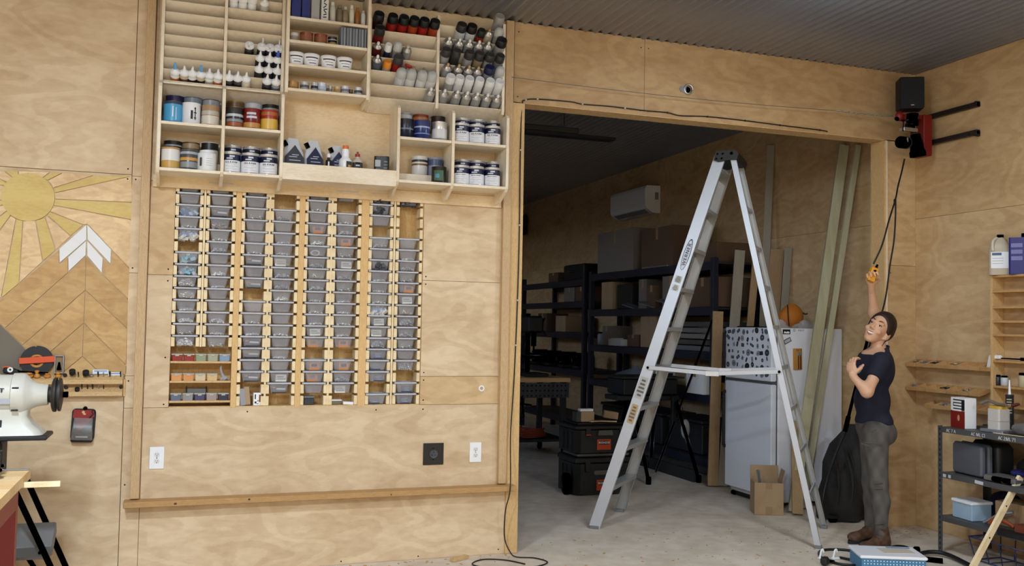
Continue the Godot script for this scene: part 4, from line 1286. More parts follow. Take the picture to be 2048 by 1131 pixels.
func fill_center_tray() -> void:
	pouch("clear spout pouch with charcoal gable print, against the boxed cans",588.5,0.135,0.25,Color(0.19,0.195,0.225),-1.0)
	pouch("clear spout pouch with navy gable print, in the middle of the tray",630,0.118,0.245,Color(0.075,0.08,0.24),-1.0)
	pouch("clear spout pouch with slate blue print, beside the orange-capped bottle",677,0.11,0.225,Color(0.11,0.125,0.27),-1.0)
	var p := wz(658,320,0.21)
	var t := thing("slim_bottle","black bottle with white stripe between two pouches","bottle","",Vector3(p.x,2.405,0.195))
	var b := MB.new()
	b.lathe([Vector2(0,0),Vector2(0.017,0),Vector2(0.0185,0.002),Vector2(0.0185,0.118),Vector2(0.016,0.124),Vector2(0.009,0.127),Vector2(0.009,0.14),Vector2(0,0.14)],18)
	put(b,"body",mats["black"],t)
	b = MB.new()
	b.lathe([Vector2(0.0183,0.004),Vector2(0.0189,0.005),Vector2(0.0189,0.112),Vector2(0.0183,0.113)],4,Vector3.ZERO,Basis(),-0.3,0.12)
	put(b,"stripe",mats["white"],t)
	b = MB.new()
	b.lathe([Vector2(0,0.14),Vector2(0.011,0.14),Vector2(0.011,0.158),Vector2(0.005,0.166),Vector2(0,0.167)],14)
	put(b,"nozzle",pm("cap_white",Color(0.93,0.93,0.93),0.4),t)
	p = wz(693,320,0.23)
	t = thing("cleaner_bottle","white bottle with orange cap and dark picture label","bottle","",Vector3(p.x,2.405,0.185))
	b = MB.new()
	b.lathe([Vector2(0,0),Vector2(0.037,0),Vector2(0.04,0.004),Vector2(0.04,0.125),Vector2(0.036,0.137),Vector2(0.024,0.148),Vector2(0.0225,0.16),Vector2(0.024,0.19),Vector2(0.019,0.203),Vector2(0,0.203)],24)
	put(b,"body",mats["white_gloss"],t)
	b = MB.new()
	b.lathe([Vector2(0,0.2),Vector2(0.0185,0.2),Vector2(0.0195,0.202),Vector2(0.018,0.224),Vector2(0,0.225)],20)
	put(b,"cap",pm("cap_orange",Color(0.85,0.42,0.15),0.4),t)
	b = MB.new()
	b.lathe([Vector2(0.0396,0.065),Vector2(0.0404,0.066),Vector2(0.0404,0.122),Vector2(0.0396,0.123)],12,Vector3.ZERO,Basis(),0.0,1.5)
	put(b,"label",pm("label_dark",Color(0.20,0.19,0.18),0.5),t)
	b = MB.new()
	b.lathe([Vector2(0.0401,0.067),Vector2(0.0409,0.068),Vector2(0.0409,0.1),Vector2(0.0401,0.101)],8,Vector3.ZERO,Basis(),0.3,0.9)
	put(b,"picture_patch",pm("label_amber",Color(0.78,0.58,0.33),0.5),t)
	p = wz(713,325,0.17)
	t = thing("cleaner_bottle","black labelled bottle with red and white cap behind the orange-capped bottle","bottle","",Vector3(p.x + 0.012,2.405,0.135))
	b = MB.new()
	b.lathe([Vector2(0,0),Vector2(0.03,0),Vector2(0.032,0.003),Vector2(0.032,0.135),Vector2(0.024,0.15),Vector2(0.014,0.158),Vector2(0.013,0.17),Vector2(0,0.17)],22)
	put(b,"body",pm("bottle_milky",Color(0.80,0.76,0.70),0.4),t)
	b = MB.new()
	b.lathe([Vector2(0.0317,0.03),Vector2(0.0324,0.031),Vector2(0.0324,0.13),Vector2(0.0317,0.131)],18)
	put(b,"label",pm("label_black",Color(0.07,0.06,0.06),0.45),t)
	b = MB.new()
	b.lathe([Vector2(0.0321,0.078),Vector2(0.0328,0.079),Vector2(0.0328,0.094),Vector2(0.0321,0.095)],8,Vector3.ZERO,Basis(),-0.5,0.6)
	b.lathe([Vector2(0.0321,0.105),Vector2(0.0328,0.106),Vector2(0.0328,0.114),Vector2(0.0321,0.115)],8,Vector3.ZERO,Basis(),-0.5,0.3)
	put(b,"print_bar",pm("ink_white",Color(0.80,0.82,0.86),0.5),t)
	b = MB.new()
	b.lathe([Vector2(0,0.168),Vector2(0.0155,0.168),Vector2(0.0155,0.186),Vector2(0.007,0.188),Vector2(0.006,0.2),Vector2(0,0.202)],16)
	put(b,"cap",pm("cap_red",Color(0.62,0.13,0.10),0.4),t)
	p = wz(766,335,0.22)
	t = thing("charcoal_canister","charcoal rounded-square canister with pale grey label","canister","",Vector3(p.x,2.405,0.175),Basis(Vector3.UP,-0.25))
	b = MB.new()
	b.prism(rrect(0.094,0.08,0.02,5),0.0,0.172,Basis(Vector3.RIGHT,Vector3.FORWARD,Vector3.UP))
	put(b,"body",pm("canister_grey",Color(0.135,0.14,0.145),0.45),t)
	b = MB.new()
	b.box(Vector3(-0.022,0.126,0.0403),Vector3(0.034,0.042,0.001))
	put(b,"label",pm("label_pale",Color(0.66,0.68,0.68),0.5),t)
	b = MB.new()
	for k in 3:
		b.box(Vector3(0.026,0.137 - 0.02 * k,0.0403),Vector3(0.022,0.007,0.001))
	b.box(Vector3(-0.022,0.09,0.0403),Vector3(0.03,0.004,0.001))
	put(b,"print_bar",pm("ink_mid",Color(0.45,0.46,0.46),0.5),t)
	b = MB.new()
	b.prism(PackedVector2Array([Vector2(0.01,0.04),Vector2(0.036,0.04),Vector2(0.038,0.085),Vector2(0.02,0.082)]),0.04,0.0412)
	put(b,"picture_patch",pm("label_bone",Color(0.62,0.57,0.50),0.5),t)
# ---------------------------------------------------------------- bins let into the wall between the studs
const COLS := [0.0235,0.2045,0.4155,0.587,0.80,0.977,1.2035,1.387]
const ROW0 := 2.3686      # rim of row 0; one row is 72.1 mm
const PITCH := 0.0721

func build_bin_wall() -> void:
	var t := thing("bin_cabinet","pine frame of notched rails let into the wall for small bins","cabinet","",Vector3(0.71,1.0,-0.07))
	var opens := [[-0.057,0.297],[0.331,0.683],[0.717,1.077],[1.126,1.484]]
	var b: MB
	for o in opens:
		b = wb(t)
		b.box(Vector3((o[0] + o[1]) / 2,1.69,-0.136),Vector3(o[1] - o[0],1.40,0.006))
		put(b,"back_board",tri_mat("cab_back",tex_pine,Vector3(3.0,0.5,3.0),Color(0.92,0.83,0.66),0.65),t)
		b = wb(t)
		b.box(Vector3((o[0] + o[1]) / 2,0.999,-0.066),Vector3(o[1] - o[0],0.012,0.13),0.001)
		put(b,"sill",mats["pine_h"],t)
	for s in [[0.297,0.331],[0.683,0.717],[1.077,1.126]]:
		b = wb(t)
		b.box(Vector3((s[0] + s[1]) / 2,1.68,-0.068),Vector3(s[1] - s[0],1.37,0.139),0.0015)
		put(b,"stud",mats["pine_stud"],t)
	for x in [-0.062,1.489]:
		b = wb(t)
		b.box(Vector3(x,1.68,-0.074),Vector3(0.01,1.37,0.12))
		put(b,"end_board",mats["pine_stud"],t)
	var blk := cached("rail_block",func(m): m.box(Vector3(0,0,-0.05),Vector3(0.0215,0.0575,0.1),0.0015))
	for c in 8:
		var o: Array = opens[c / 2]
		var xl: float = COLS[c] - 0.072
		var xr: float = COLS[c] + 0.072
		if c % 2 == 0:
			xl = o[0] + 0.011
		else:
			xr = o[1] - 0.011
		var last := 13 if c < 2 else 18
		for r in range(0,last + 1):
			for x in [xl,xr]:
				var q := put_mesh(blk,"rail_block",mats["block"],t)
				q.position = Vector3(x,ROW0 - PITCH * r - PITCH / 2,-0.001) - t.position
	for c in 4:
		# strip behind the paired rails
		var xm: float = (COLS[c * 2] + COLS[c * 2 + 1]) / 2
		b = wb(t)
		var lo := 1.365 if c == 0 else 1.005
		b.box(Vector3(xm,(2.36 + lo) / 2,-0.06),Vector3(0.012,2.36 - lo,0.118),0.001)
		put(b,"rail_strip",mats["block"],t)
	for y in [1.278,1.160,1.040]:
		b = wb(t)
		b.box(Vector3(0.12,y - 0.006,-0.066),Vector3(0.352,0.013,0.13),0.001)
		put(b,"shelf_board",mats["pine_h"],t)

func heap(b: MB,sd: int,n: int,h: float,s: float,cols: Array,flatten := 1.0) -> void:
	var g := RandomNumberGenerator.new()
	g.seed = sd
	b.colored = true
	for i in n:
		var fx := g.randf_range(-1,1)
		var fz := g.randf_range(0,1)
		var top := h * (1.0 - 0.55 * fx * fx)
		var y := g.randf_range(0.25,1.0) * top
		var hw := 0.038 + y * 0.16
		b.tint = cols[g.randi() % cols.size()]
		b.box(Vector3(fx * hw,-0.064 + y,-0.004 - fz * 0.075),Vector3(g.randf_range(0.5,1.6) * s,g.randf_range(0.3,0.7) * s * flatten,g.randf_range(0.4,1.2) * s),0,Basis.from_euler(Vector3(g.randf_range(-0.6,0.6),g.randf_range(0,TAU),g.randf_range(-0.9,0.9))))

func vcol(key: String,rough := 0.6,metal := 0.0) -> StandardMaterial3D:
	var m := pm(key,Color.WHITE,rough,metal)
	m.vertex_color_use_as_albedo = true
	return m

func bin_contents(t: Node3D,kind: String,sd: int) -> void:
	var grey := [Color(0.30,0.30,0.31),Color(0.16,0.16,0.17),Color(0.5,0.5,0.5)]
	var wht := [Color(0.80,0.79,0.77),Color(0.68,0.67,0.64),Color(0.86,0.86,0.86)]
	var k := sd % 3
	match kind:
		"low":
			put_mesh(cached("heap_low%d" % k,func(b): heap(b,10 + k,46,0.014,0.009,wht)),"contents",vcol("bits"),t).set_meta("kind","stuff")
		"white":
			put_mesh(cached("heap_white%d" % k,func(b): heap(b,20 + k,130,0.028,0.009,wht)),"contents",vcol("bits"),t).set_meta("kind","stuff")
		"full":
			put_mesh(cached("heap_full%d" % k,func(b): heap(b,30 + k,240,0.05,0.01,wht)),"contents",vcol("bits"),t).set_meta("kind","stuff")
		"beads":
			put_mesh(cached("heap_beads%d" % k,func(b): heap(b,40 + k,260,0.05,0.009,[Color(0.62,0.58,0.52),Color(0.40,0.37,0.34),Color(0.75,0.72,0.68),Color(0.85,0.84,0.8)])),"contents",vcol("bits"),t).set_meta("kind","stuff")
		"bits":
			put_mesh(cached("heap_bits%d" % k,func(b): heap(b,50 + k,80,0.03,0.011,grey + [Color(0.7,0.7,0.7),Color(0.42,0.36,0.28)])),"contents",vcol("bits"),t).set_meta("kind","stuff")
		"metal":
			put_mesh(cached("heap_metal%d" % k,func(b): heap(b,60 + k,170,0.046,0.011,[Color(0.55,0.56,0.60),Color(0.28,0.29,0.33),Color(0.75,0.76,0.8),Color(0.4,0.41,0.46)])),"contents",vcol("bits_metal",0.35,0.4),t).set_meta("kind","stuff")
		"teal":
			put_mesh(cached("heap_teal%d" % k,func(b): heap(b,70 + k,40,0.046,0.03,[Color(0.22,0.45,0.52),Color(0.35,0.42,0.5),Color(0.5,0.52,0.56)])),"contents",vcol("bits"),t).set_meta("kind","stuff")
		"blue":
			put_mesh(cached("heap_blue%d" % k,func(b): heap(b,80 + k,34,0.048,0.034,[Color(0.26,0.33,0.5),Color(0.45,0.5,0.6),Color(0.66,0.64,0.6)])),"contents",vcol("bits"),t).set_meta("kind","stuff")
		"tan":
			put_mesh(cached("heap_tan%d" % k,func(b): heap(b,90 + k,50,0.04,0.018,[Color(0.48,0.34,0.22),Color(0.55,0.5,0.44),Color(0.3,0.3,0.31)])),"contents",vcol("bits"),t).set_meta("kind","stuff")
		"dark":
			put_mesh(cached("heap_dark%d" % k,func(b): heap(b,100 + k,60,0.05,0.03,[Color(0.05,0.05,0.055),Color(0.09,0.09,0.1)])),"contents",vcol("bits"),t).set_meta("kind","stuff")
		"coil":
			put_mesh(cached("coil",func(b):
				var pts := []
				for i in 60:
					var a := i * 0.42
					pts.append(Vector3(-0.012 + cos(a) * (0.024 + 0.003 * sin(i)),-0.04 + sin(a) * 0.016,-0.012 - 0.0008 * i))
				b.tube(pts,0.0028,6)),"contents",mats["white"],t)
		"card","orange","bluecard","label":
			var c := {"card": Color(0.85,0.84,0.81),"orange": Color(0.80,0.48,0.17),"bluecard": Color(0.20,0.24,0.36),"label": Color(0.16,0.165,0.185)}[kind] as Color
			var w: float = {"card": 0.066,"orange": 0.062,"bluecard": 0.066,"label": 0.084}[kind]
			var dx: float = [-0.012,0.0,0.01][k]
			if kind == "label":
				dx = 0.0
			var q := put_mesh(cached("bin_card_%s" % kind,func(b): b.box(Vector3(0,-0.038,-0.012),Vector3(w,0.044,0.012),0.001)),"contents",pm("bincard_%s" % kind,c,0.6),t)
			q.position.x = dx
			q.rotation.z = [0.0,0.03,-0.02][k]
			if kind == "card":
				put_mesh(cached("bin_cardprint",func(b):
					b.box(Vector3(-0.005,-0.03,-0.0055),Vector3(0.04,0.006,0.001))
					b.box(Vector3(0.002,-0.043,-0.0055),Vector3(0.05,0.004,0.001))),"print_bar",pm("ink_mid",Color(0.45,0.46,0.46),0.5),t).position.x = dx
			elif kind == "orange":
				put_mesh(cached("bin_orangeprint",func(b): b.prism(rrect(0.036,0.018,0.005,3,Vector2(0.0,-0.03)),-0.007,-0.0055)),"print_patch",pm("ink_dark",Color(0.2,0.2,0.22),0.5),t).position.x = dx
			elif kind == "bluecard":
				put_mesh(cached("bin_blueprint",func(b):
					b.box(Vector3(0.0,-0.026,-0.0055),Vector3(0.035,0.003,0.001))
					b.box(Vector3(-0.004,-0.036,-0.0055),Vector3(0.027,0.003,0.001))
					b.box(Vector3(0.002,-0.046,-0.0055),Vector3(0.031,0.003,0.001))),"print_bar",pm("ink_pale",Color(0.62,0.62,0.66),0.6),t).position.x = dx
			else:
				put_mesh(cached("bin_label",func(b):
					b.box(Vector3(0.012,-0.033,-0.0055),Vector3(0.055,0.010,0.001),0,Basis(Vector3.BACK,-0.04))),"label_strip",pm("label_white",Color(0.86,0.84,0.80),0.5),t)
				put_mesh(cached("bin_label2",func(b):
					b.box(Vector3(-0.03,-0.024,-0.0055),Vector3(0.02,0.008,0.001),0,Basis(Vector3.BACK,-0.04))),"label_tab",pm("bincard_orange",Color(0.80,0.48,0.17),0.6),t)

const BINS := [
	"e e blue low blue - teal teal beads beads low white bits full",
	"e e label tan low bits e white low e e white low bits",
	"e e bits e e low label e label - e low low label label e label",
	"- - bits e low low card bits bits white e e low e low e card label",
	"e low e orange white coil bits tan bits low low low card orange - orange orange e",
	"e - low bits orange bits card bits bits low low low low orange - orange bits card",
	"dark dark e - bits e dark low low low blue card card metal bluecard bluecard bluecard - bluecard",
	"dark - - - e low bits bits orange card tan metal bits bits e metal - bluecard bluecard",
]
const WORDS := {"e": "empty","low": "with few white parts","white": "half full of white bits","full": "packed with white pieces","beads": "packed with pale pebbly pieces","bits": "with loose grey hardware","metal": "packed with shiny metal parts","teal": "with teal parts","blue": "with blue parts","tan": "with tan and grey parts","dark": "with black parts","coil": "with a white cord coil","card": "with a white carton inside","orange": "with an orange carton inside","bluecard": "with a blue carton inside","label": "with a labelled black carton"}

func build_bins() -> void:
	var body := cached("bin_body",func(b):
		# tapered tub: front, back, sides, bottom, as a closed shell with rounded corners
		var secs := []
		for q in [[-0.0005,0.0590,0.1295],[-0.006,0.0580,0.1285],[-0.03,0.0530,0.1225],[-0.054,0.0485,0.1165],[-0.058,0.0465,0.114],[-0.0595,0.044,0.111]]:
			var ring := []
			for p in rrect(q[1] * 2,q[2] - 0.004,0.012,3):
				ring.append(Vector3(p.x,q[0],p.y - 0.0625))
			secs.append(ring)
		b.loft(secs,false)
		var lastr: Array = secs[5]
		for i in lastr.size():
			b.tri(Vector3(0,-0.0595,-0.0625),lastr[i],lastr[(i + 1) % lastr.size()],Vector3.DOWN,Vector3.DOWN,Vector3.DOWN))
	var rim := cached("bin_rim",func(b):
		b.box(Vector3(0,0.0015,0.006),Vector3(0.148,0.0115,0.013),0.003)
		b.box(Vector3(0,0.0035,-0.126),Vector3(0.148,0.007,0.008),0.001)
		for s in [-1,1]:
			b.box(Vector3(0.0685 * s,0.0035,-0.06),Vector3(0.011,0.007,0.126),0.001))
	var bm := clear_mat("bin_plastic",Color(0.70,0.70,0.73,0.40),0.42)
	var bm2 := clear_mat("bin_plastic_warm",Color(0.69,0.685,0.69,0.48),0.42)
	var rm := pm("bin_rim",Color(0.72,0.73,0.76),0.42)
	for c in 8:
		var a: PackedStringArray = (BINS[c] as String).split(" ")
		for r in a.size():
			if a[r] == "-":
				continue
			var sd := c * 7 + r * 5
			var t := thing("storage_bin","grey bin %s, %s slot of the %s stack from the mural" % [WORDS[a[r]],ORD[r],ORD[c]],"storage bin","grey translucent bins in the wall",Vector3(COLS[c] + 0.0012 * sin(sd * 1.7),ROW0 - PITCH * r - 0.002,0.002 + 0.003 * sin(sd * 2.9)))
			put_mesh(body,"tub",bm if sd % 3 else bm2,t)
			put_mesh(rim,"rim",rm,t)
			bin_contents(t,a[r],sd)

func build_bin_extras() -> void:
	# rows of small clear boxes on the three shelves under the first two stacks
	var bx := cached("small_box",func(b):
		var secs := []
		for q in [[0.0,0.0285],[0.002,0.0295],[0.036,0.031]]:
			var ring := []
			for p in rrect(q[1] * 2,0.05,0.006,3):
				ring.append(Vector3(p.x,q[0],p.y))
			secs.append(ring)
		b.loft(secs))
	var ld := cached("small_lid",func(b):
		b.box(Vector3(0,0.040,0),Vector3(0.066,0.008,0.056),0.003)
		b.box(Vector3(0,0.0335,0.0285),Vector3(0.022,0.008,0.003),0.001))
	var lm := clear_mat("small_lid",Color(0.80,0.79,0.74,0.75),0.35)
	var rows := [
		[1.2785,[[Color(0.55,0.13,0.10),"red"],[Color(0.55,0.15,0.10),"red"],[Color(0.55,0.60,0.47),"pale green"],[Color(0.62,0.63,0.54),"grey-green"],[Color(0.50,0.58,0.70),"pale blue"]],"top"],
		[1.1605,[[Color(0.85,0.58,0.34),"orange"],[Color(0.84,0.56,0.31),"orange"],[Color(0.82,0.74,0.60),"cream"],[Color(0.82,0.70,0.50),"straw"]],"middle"],
		[1.0405,[[Color(0.36,0.40,0.48),"slate"],[Color(0.55,0.54,0.55),"grey"],[Color(0.25,0.24,0.38),"violet"],[Color(0.62,0.55,0.53),"pink-grey"],[Color(0.14,0.15,0.25),"navy"]],"bottom"]]
	for row in rows:
		for i in (row[1] as Array).size():
			var q: Array = row[1][i]
			var t := thing("hardware_box","small %s hardware box, %s on the %s shelf under the bins" % [q[1],ORD[i],row[2]],"box","small hardware boxes on the little shelves",Vector3(-0.018 + i * 0.0685,row[0],-0.032))
			put_mesh(bx,"box_body",pm("small_%s" % (q[0] as Color).to_html(),q[0],0.35),t)
			put_mesh(ld,"lid",lm,t)
	# a crumpled grey rag on the middle shelf
	var t2 := thing("rag","crumpled pale grey rag on the little middle shelf","rag","",Vector3(0.255,1.1605,-0.035))
	var b := MB.new()
	b.tube([Vector3(0.012,0.003,0.02),Vector3(0.0,0.02,0.012),Vector3(-0.012,0.045,0.0),Vector3(-0.018,0.075,0.0),Vector3(-0.014,0.088,-0.004)],0.01,8,[0.016,0.013,0.008,0.007,0.004])
	b.tube([Vector3(0.03,0.006,0.01),Vector3(0.012,0.018,0.016),Vector3(-0.008,0.012,0.02),Vector3(-0.02,0.004,0.02)],0.008,8,[0.005,0.012,0.012,0.004])
	put(b,"cloth",pm("rag_grey",Color(0.62,0.61,0.60),0.9),t2)
	# clear tray behind the bottom boxes
	t2 = thing("clear_tray","clear plastic tray behind the boxes on the bottom little shelf","tray","",Vector3(0.10,1.0405,-0.095))
	b = MB.new()
	b.box(Vector3(0,0.035,0),Vector3(0.11,0.07,0.05),0.004)
	put(b,"tray_body",clear_mat("tray_clear",Color(0.55,0.56,0.56,0.55),0.35),t2)
	b = MB.new()
	for s in [-1,1]:
		b.box(Vector3(0.058 * s,0.055,0.01),Vector3(0.008,0.05,0.02),0.002)
	put(b,"clip",mats["dark"],t2)
	# loose things in the open slots at the bottom
	t2 = thing("paper_packet","torn grey paper packet leaning in an open bin slot","packet","",Vector3(0.385,1.005,-0.03),Basis(Vector3.BACK,0.1))
	b = MB.new()
	b.box(Vector3(-0.014,0.055,0.012),Vector3(0.034,0.105,0.028),0.003,Basis(Vector3.UP,0.35))
	put(b,"packet_front",pm("packet_grey",Color(0.60,0.60,0.62),0.7),t2)
	b = MB.new()
	b.box(Vector3(0.02,0.06,0.008),Vector3(0.032,0.112,0.026),0.002,Basis(Vector3.UP,-0.2))
	put(b,"packet_side",pm("packet_tan",Color(0.66,0.56,0.44),0.8),t2)
	t2 = thing("carton","small white carton with black print in an open bin slot","box","",Vector3(0.458,1.005,-0.03))
	b = MB.new()
	b.box(Vector3(0,0.04,0),Vector3(0.047,0.078,0.04),0.001)
	put(b,"body",mats["white"],t2)
	b = MB.new()
	for q in [[-0.012,0.055,0.007,0.03],[-0.01,0.02,0.011,0.012],[0.004,0.03,0.006,0.006],[0.002,0.012,0.012,0.003]]:
		b.box(Vector3(q[0],q[1],0.0203),Vector3(q[2],q[3],0.001))
	put(b,"print_bar",mats["dark"],t2)
	b = MB.new()
	b.box(Vector3(0.016,0.045,0.0203),Vector3(0.012,0.045,0.001))
	put(b,"print_patch",pm("carton_brown",Color(0.45,0.25,0.16),0.6),t2)
	t2 = thing("hardware_box","dark grey lidded box in the open slot under the fifth stack","box","",Vector3(0.775,1.005,-0.04))
	b = MB.new()
	b.box(Vector3(0,0.022,0),Vector3(0.062,0.044,0.05),0.004)
	put(b,"box_body",pm("box_slate",Color(0.17,0.19,0.22),0.4),t2)
	b = MB.new()
	b.box(Vector3(0,0.05,0),Vector3(0.066,0.012,0.054),0.003)
	put(b,"lid",pm("box_lid_grey",Color(0.42,0.44,0.46),0.4),t2)
	t2 = thing("clear_tray","clear open tray of small hardware in the slot under the sixth stack","tray","",Vector3(0.945,1.005,-0.03))
	b = MB.new()
	b.box(Vector3(0,0.014,0),Vector3(0.062,0.026,0.05),0.003)
	put(b,"tray_body",clear_mat("tray_clear2",Color(0.5,0.45,0.38,0.65),0.35),t2)
	b = MB.new()
	b.box(Vector3(0,0.029,0),Vector3(0.07,0.007,0.056),0.002)
	put(b,"rim",mats["white"],t2)
	t2 = thing("carton","flat white packet in the slot under the sixth stack","box","",Vector3(1.02,1.005,-0.02))
	b = MB.new()
	b.box(Vector3(0,0.01,0),Vector3(0.066,0.018,0.045),0.002,Basis(Vector3.BACK,-0.05))
	put(b,"body",mats["white"],t2)
# ---------------------------------------------------------------- mural corner: bit rack, lathe, bench end
func build_left_corner() -> void:
	var b: MB
	var t := thing("bit_rack","two-tier pine rack of drilled rails under the mural","rack","",Vector3(-0.75,1.07,0.0))
	for y in [1.152,1.082]:
		b = wb(t)
		b.prism(PackedVector2Array([Vector2(0.001,y - 0.006),Vector2(0.052,y - 0.006),Vector2(0.052,y + 0.018),Vector2(0.001,y + 0.05)]),0.314,1.4,Basis(Vector3.BACK,Vector3.UP,Vector3.LEFT))
		put(b,"rail",mats["pine_h"],t)
	b = wb(t)
	b.box(Vector3(-0.306,1.12,0.005),Vector3(0.014,0.1,0.008),0.001)
	put(b,"end_block",mats["pine_v"],t)
	# cutters and knobs standing in the rails: [u, rail, kind, label]
	var S := Vector3(0,0.85,0.53)   # leaning out of the sloped faces
	var n_small := 0
	for q in [[130,0,0.016,0.011,"dark"],[156.5,0,0.03,0.004,"dark"],[183,0,0.014,0.012,"steel"],[196,0,0.032,0.0045,"dark"],[207,0,0.026,0.004,"steel"],[219.5,0,0.034,0.0055,"dark"],[241,0,0.034,0.0045,"dark"],
			[120,1,0.03,0.013,"steel"],[132,1,0.016,0.011,"dark"],[163.6,1,0.03,0.0045,"dark"],[175,1,0.024,0.004,"dark"],[185,1,0.034,0.005,"dark"],[197,1,0.024,0.004,"steel"],[207,1,0.022,0.004,"dark"],[242,1,0.018,0.010,"dark"]]:
		var yr: float = [1.152,1.082][q[1]] + 0.036
		var p := Vector3(wz(q[0],755 if q[1] == 0 else 778,0.03).x,yr - 0.001,0.026)
		t = thing("router_bit","%s %s router bit, %s hole of the %s rail of the bit rack" % ["fat" if q[3] > 0.008 else "slim","black" if q[4] == "dark" else "steel",ORD[n_small % 7 if q[1] == 0 else n_small - 7],"upper" if q[1] == 0 else "lower"],"router bit","router bits standing in the bit rack",p,axis_up(S))
		b = MB.new()
		b.lathe([Vector2(0,-0.004),Vector2(0.003,-0.004),Vector2(0.003,q[2] * 0.45),Vector2(q[3],q[2] * 0.5),Vector2(q[3] * 0.95,q[2]),Vector2(q[3] * 0.5,q[2] + 0.004),Vector2(0,q[2] + 0.004)],12)
		put(b,"cutter",mats[q[4]],t)
		n_small += 1
	# black knobs and turned wooden knobs
	var w: Vector3
	for q in [[145,744,0.017,0.024,"black","black cap knob on a bit standing in the rack"],[172,746,0.018,0.024,"black","black cap knob with a chrome collar on the rack"],[154.5,778,0.013,0.018,"black","short black collar on the lower rail of the rack"]]:
		w = wz(q[0],q[1],0.04)
		t = thing("collet_nut",q[5],"collet","",w - Vector3(0,0.008,0),axis_up(S))
		b = MB.new()
		b.lathe([Vector2(0,-0.012),Vector2(0.006,-0.012),Vector2(0.006,0),Vector2(q[2],0),Vector2(q[2],q[3]),Vector2(q[2] * 0.8,q[3] + 0.003),Vector2(0,q[3] + 0.003)],16)
		put(b,"knob",mats[q[4]],t)
		if q[0] == 172:
			b = MB.new()
			b.lathe([Vector2(0.007,-0.006),Vector2(0.014,-0.004),Vector2(0.014,0.0),Vector2(0.007,0.001)],16)
			put(b,"collar",mats["steel"],t)
	var turned := tri_mat("turned_wood",tex_pine,Vector3(8,8,8),Color(0.86,0.66,0.36),0.4)
	for q in [[57,755,0.026,1.0,"fat honey wooden knob on the rack"],[74,752,0.017,1.9,"tall two-tier wooden knob on the rack"],[94.5,755,0.018,1.3,"ribbed wooden knob on the rack"],[116,752,0.016,1.6,"small wooden knob before the square frame"]]:
		w = wz(q[0],q[1],0.04)
		t = thing("turned_finial",q[4],"turning","",Vector3(w.x,1.183,0.035),axis_up(Vector3(0,0.95,0.3)))
		b = MB.new()
		var r: float = q[2]
		var k: float = q[3]
		b.lathe([Vector2(0,-0.012),Vector2(r * 0.5,-0.012),Vector2(r * 0.55,0),Vector2(r,r * 0.4),Vector2(r,r * 0.8),Vector2(r * 0.5,r * 1.1 * k * 0.7),Vector2(r * 0.8,r * 1.3 * k * 0.8),Vector2(r * 0.7,r * 1.25 * k),Vector2(0,r * 1.4 * k)],18)
		put(b,"turning",turned,t)
	w = wz(8,752,0.05)
	t = thing("lathe_center","polished steel lathe centre lying on the rack","lathe part","",w)
	b = MB.new()
	b.lathe([Vector2(0,-0.018),Vector2(0.018,-0.01),Vector2(0.021,0.002),Vector2(0.014,0.015),Vector2(0.0,0.02)],16)
	put(b,"ball",mats["steel"],t)
	w = wz(23,742,0.04)
	t = thing("lathe_fitting","black and white lathe fitting with orange tab on the rack","lathe part","",w)
	b = MB.new()
	b.box(Vector3(0,0,0),Vector3(0.085,0.04,0.03),0.008,Basis(Vector3.BACK,-0.35))
	put(b,"body",mats["black"],t)
	b = MB.new()
	b.lathe([Vector2(0.006,0.0),Vector2(0.015,0.0),Vector2(0.015,0.01),Vector2(0.006,0.01),Vector2(0.006,0.0)],16,Vector3(-0.004,0.01,0.013),axis_up(Vector3.BACK))
	put(b,"bearing",mats["white"],t)
	b = MB.new()
	b.box(Vector3(-0.025,0.026,0.004),Vector3(0.04,0.008,0.02),0.002,Basis(Vector3.BACK,0.1))
	put(b,"tab",pm("orange_tab",Color(0.83,0.36,0.16),0.5),t)
	w = wz(46,744,0.05)
	t = thing("tool_rest_rod","thin grey rod lying along the rack before the round plate","rod","",w)
	b = MB.new()
	b.cyl(Vector3(-0.045,0.006,0),Vector3(0.13,-0.004,0.0),0.005,10)
	put(b,"rod",mats["galv"],t)
	# white labels propped on the rack
	for q in [[201,743,0.085,0.026,"white card label with blue print on the rack"],[230,748,0.075,0.024,"plain white card label at the end of the rack"]]:
		w = wz(q[0],q[1],0.012)
		t = thing("card_label",q[4],"label","",w,Basis(Vector3.RIGHT,-0.2))
		b = MB.new()
		b.box(Vector3.ZERO,Vector3(q[2],q[3],0.002))
		put(b,"card",pm("card_white",Color(0.80,0.83,0.88),0.5),t)
		b = MB.new()
		b.box(Vector3(0,0.004,0.0013),Vector3(q[2] * 0.8,0.004,0.0006))
		put(b,"print_bar",pm("ink_blue",Color(0.28,0.33,0.45),0.5),t)
	# round plate with an orange bar
	w = wz(75,721,0.02)
	t = thing("round_plate","black notched ring plate with an orange bar across it","router plate","",w - Vector3(0,0.085,0.012),Basis(Vector3.BACK,0.04))
	b = MB.new()
	var ring := func(m: MB,r0: float,r1: float,z0: float,z1: float) -> void:
		for k in 48:
			var a0 := TAU * k / 48.0
			var a1 := TAU * (k + 1) / 48.0
			var f0 := 1.0
			if k in [12]:
				f0 = 0.94
			var pts := [Vector2(cos(a0),sin(a0)),Vector2(cos(a1),sin(a1))]
			var poly := PackedVector2Array([pts[0] * r0,pts[0] * r1 * f0,pts[1] * r1 * f0,pts[1] * r0])
			m.prism(poly,z0,z1,Basis(),Vector3(0,0.085,0))
	ring.call(b,0.038,0.086,0.004,0.018)
	put(b,"plate",pm("plate_black",Color(0.11,0.115,0.12),0.5),t)
	b = MB.new()
	ring.call(b,0.026,0.038,0.006,0.014)
	put(b,"inner_ring",turned,t)
	b = MB.new()
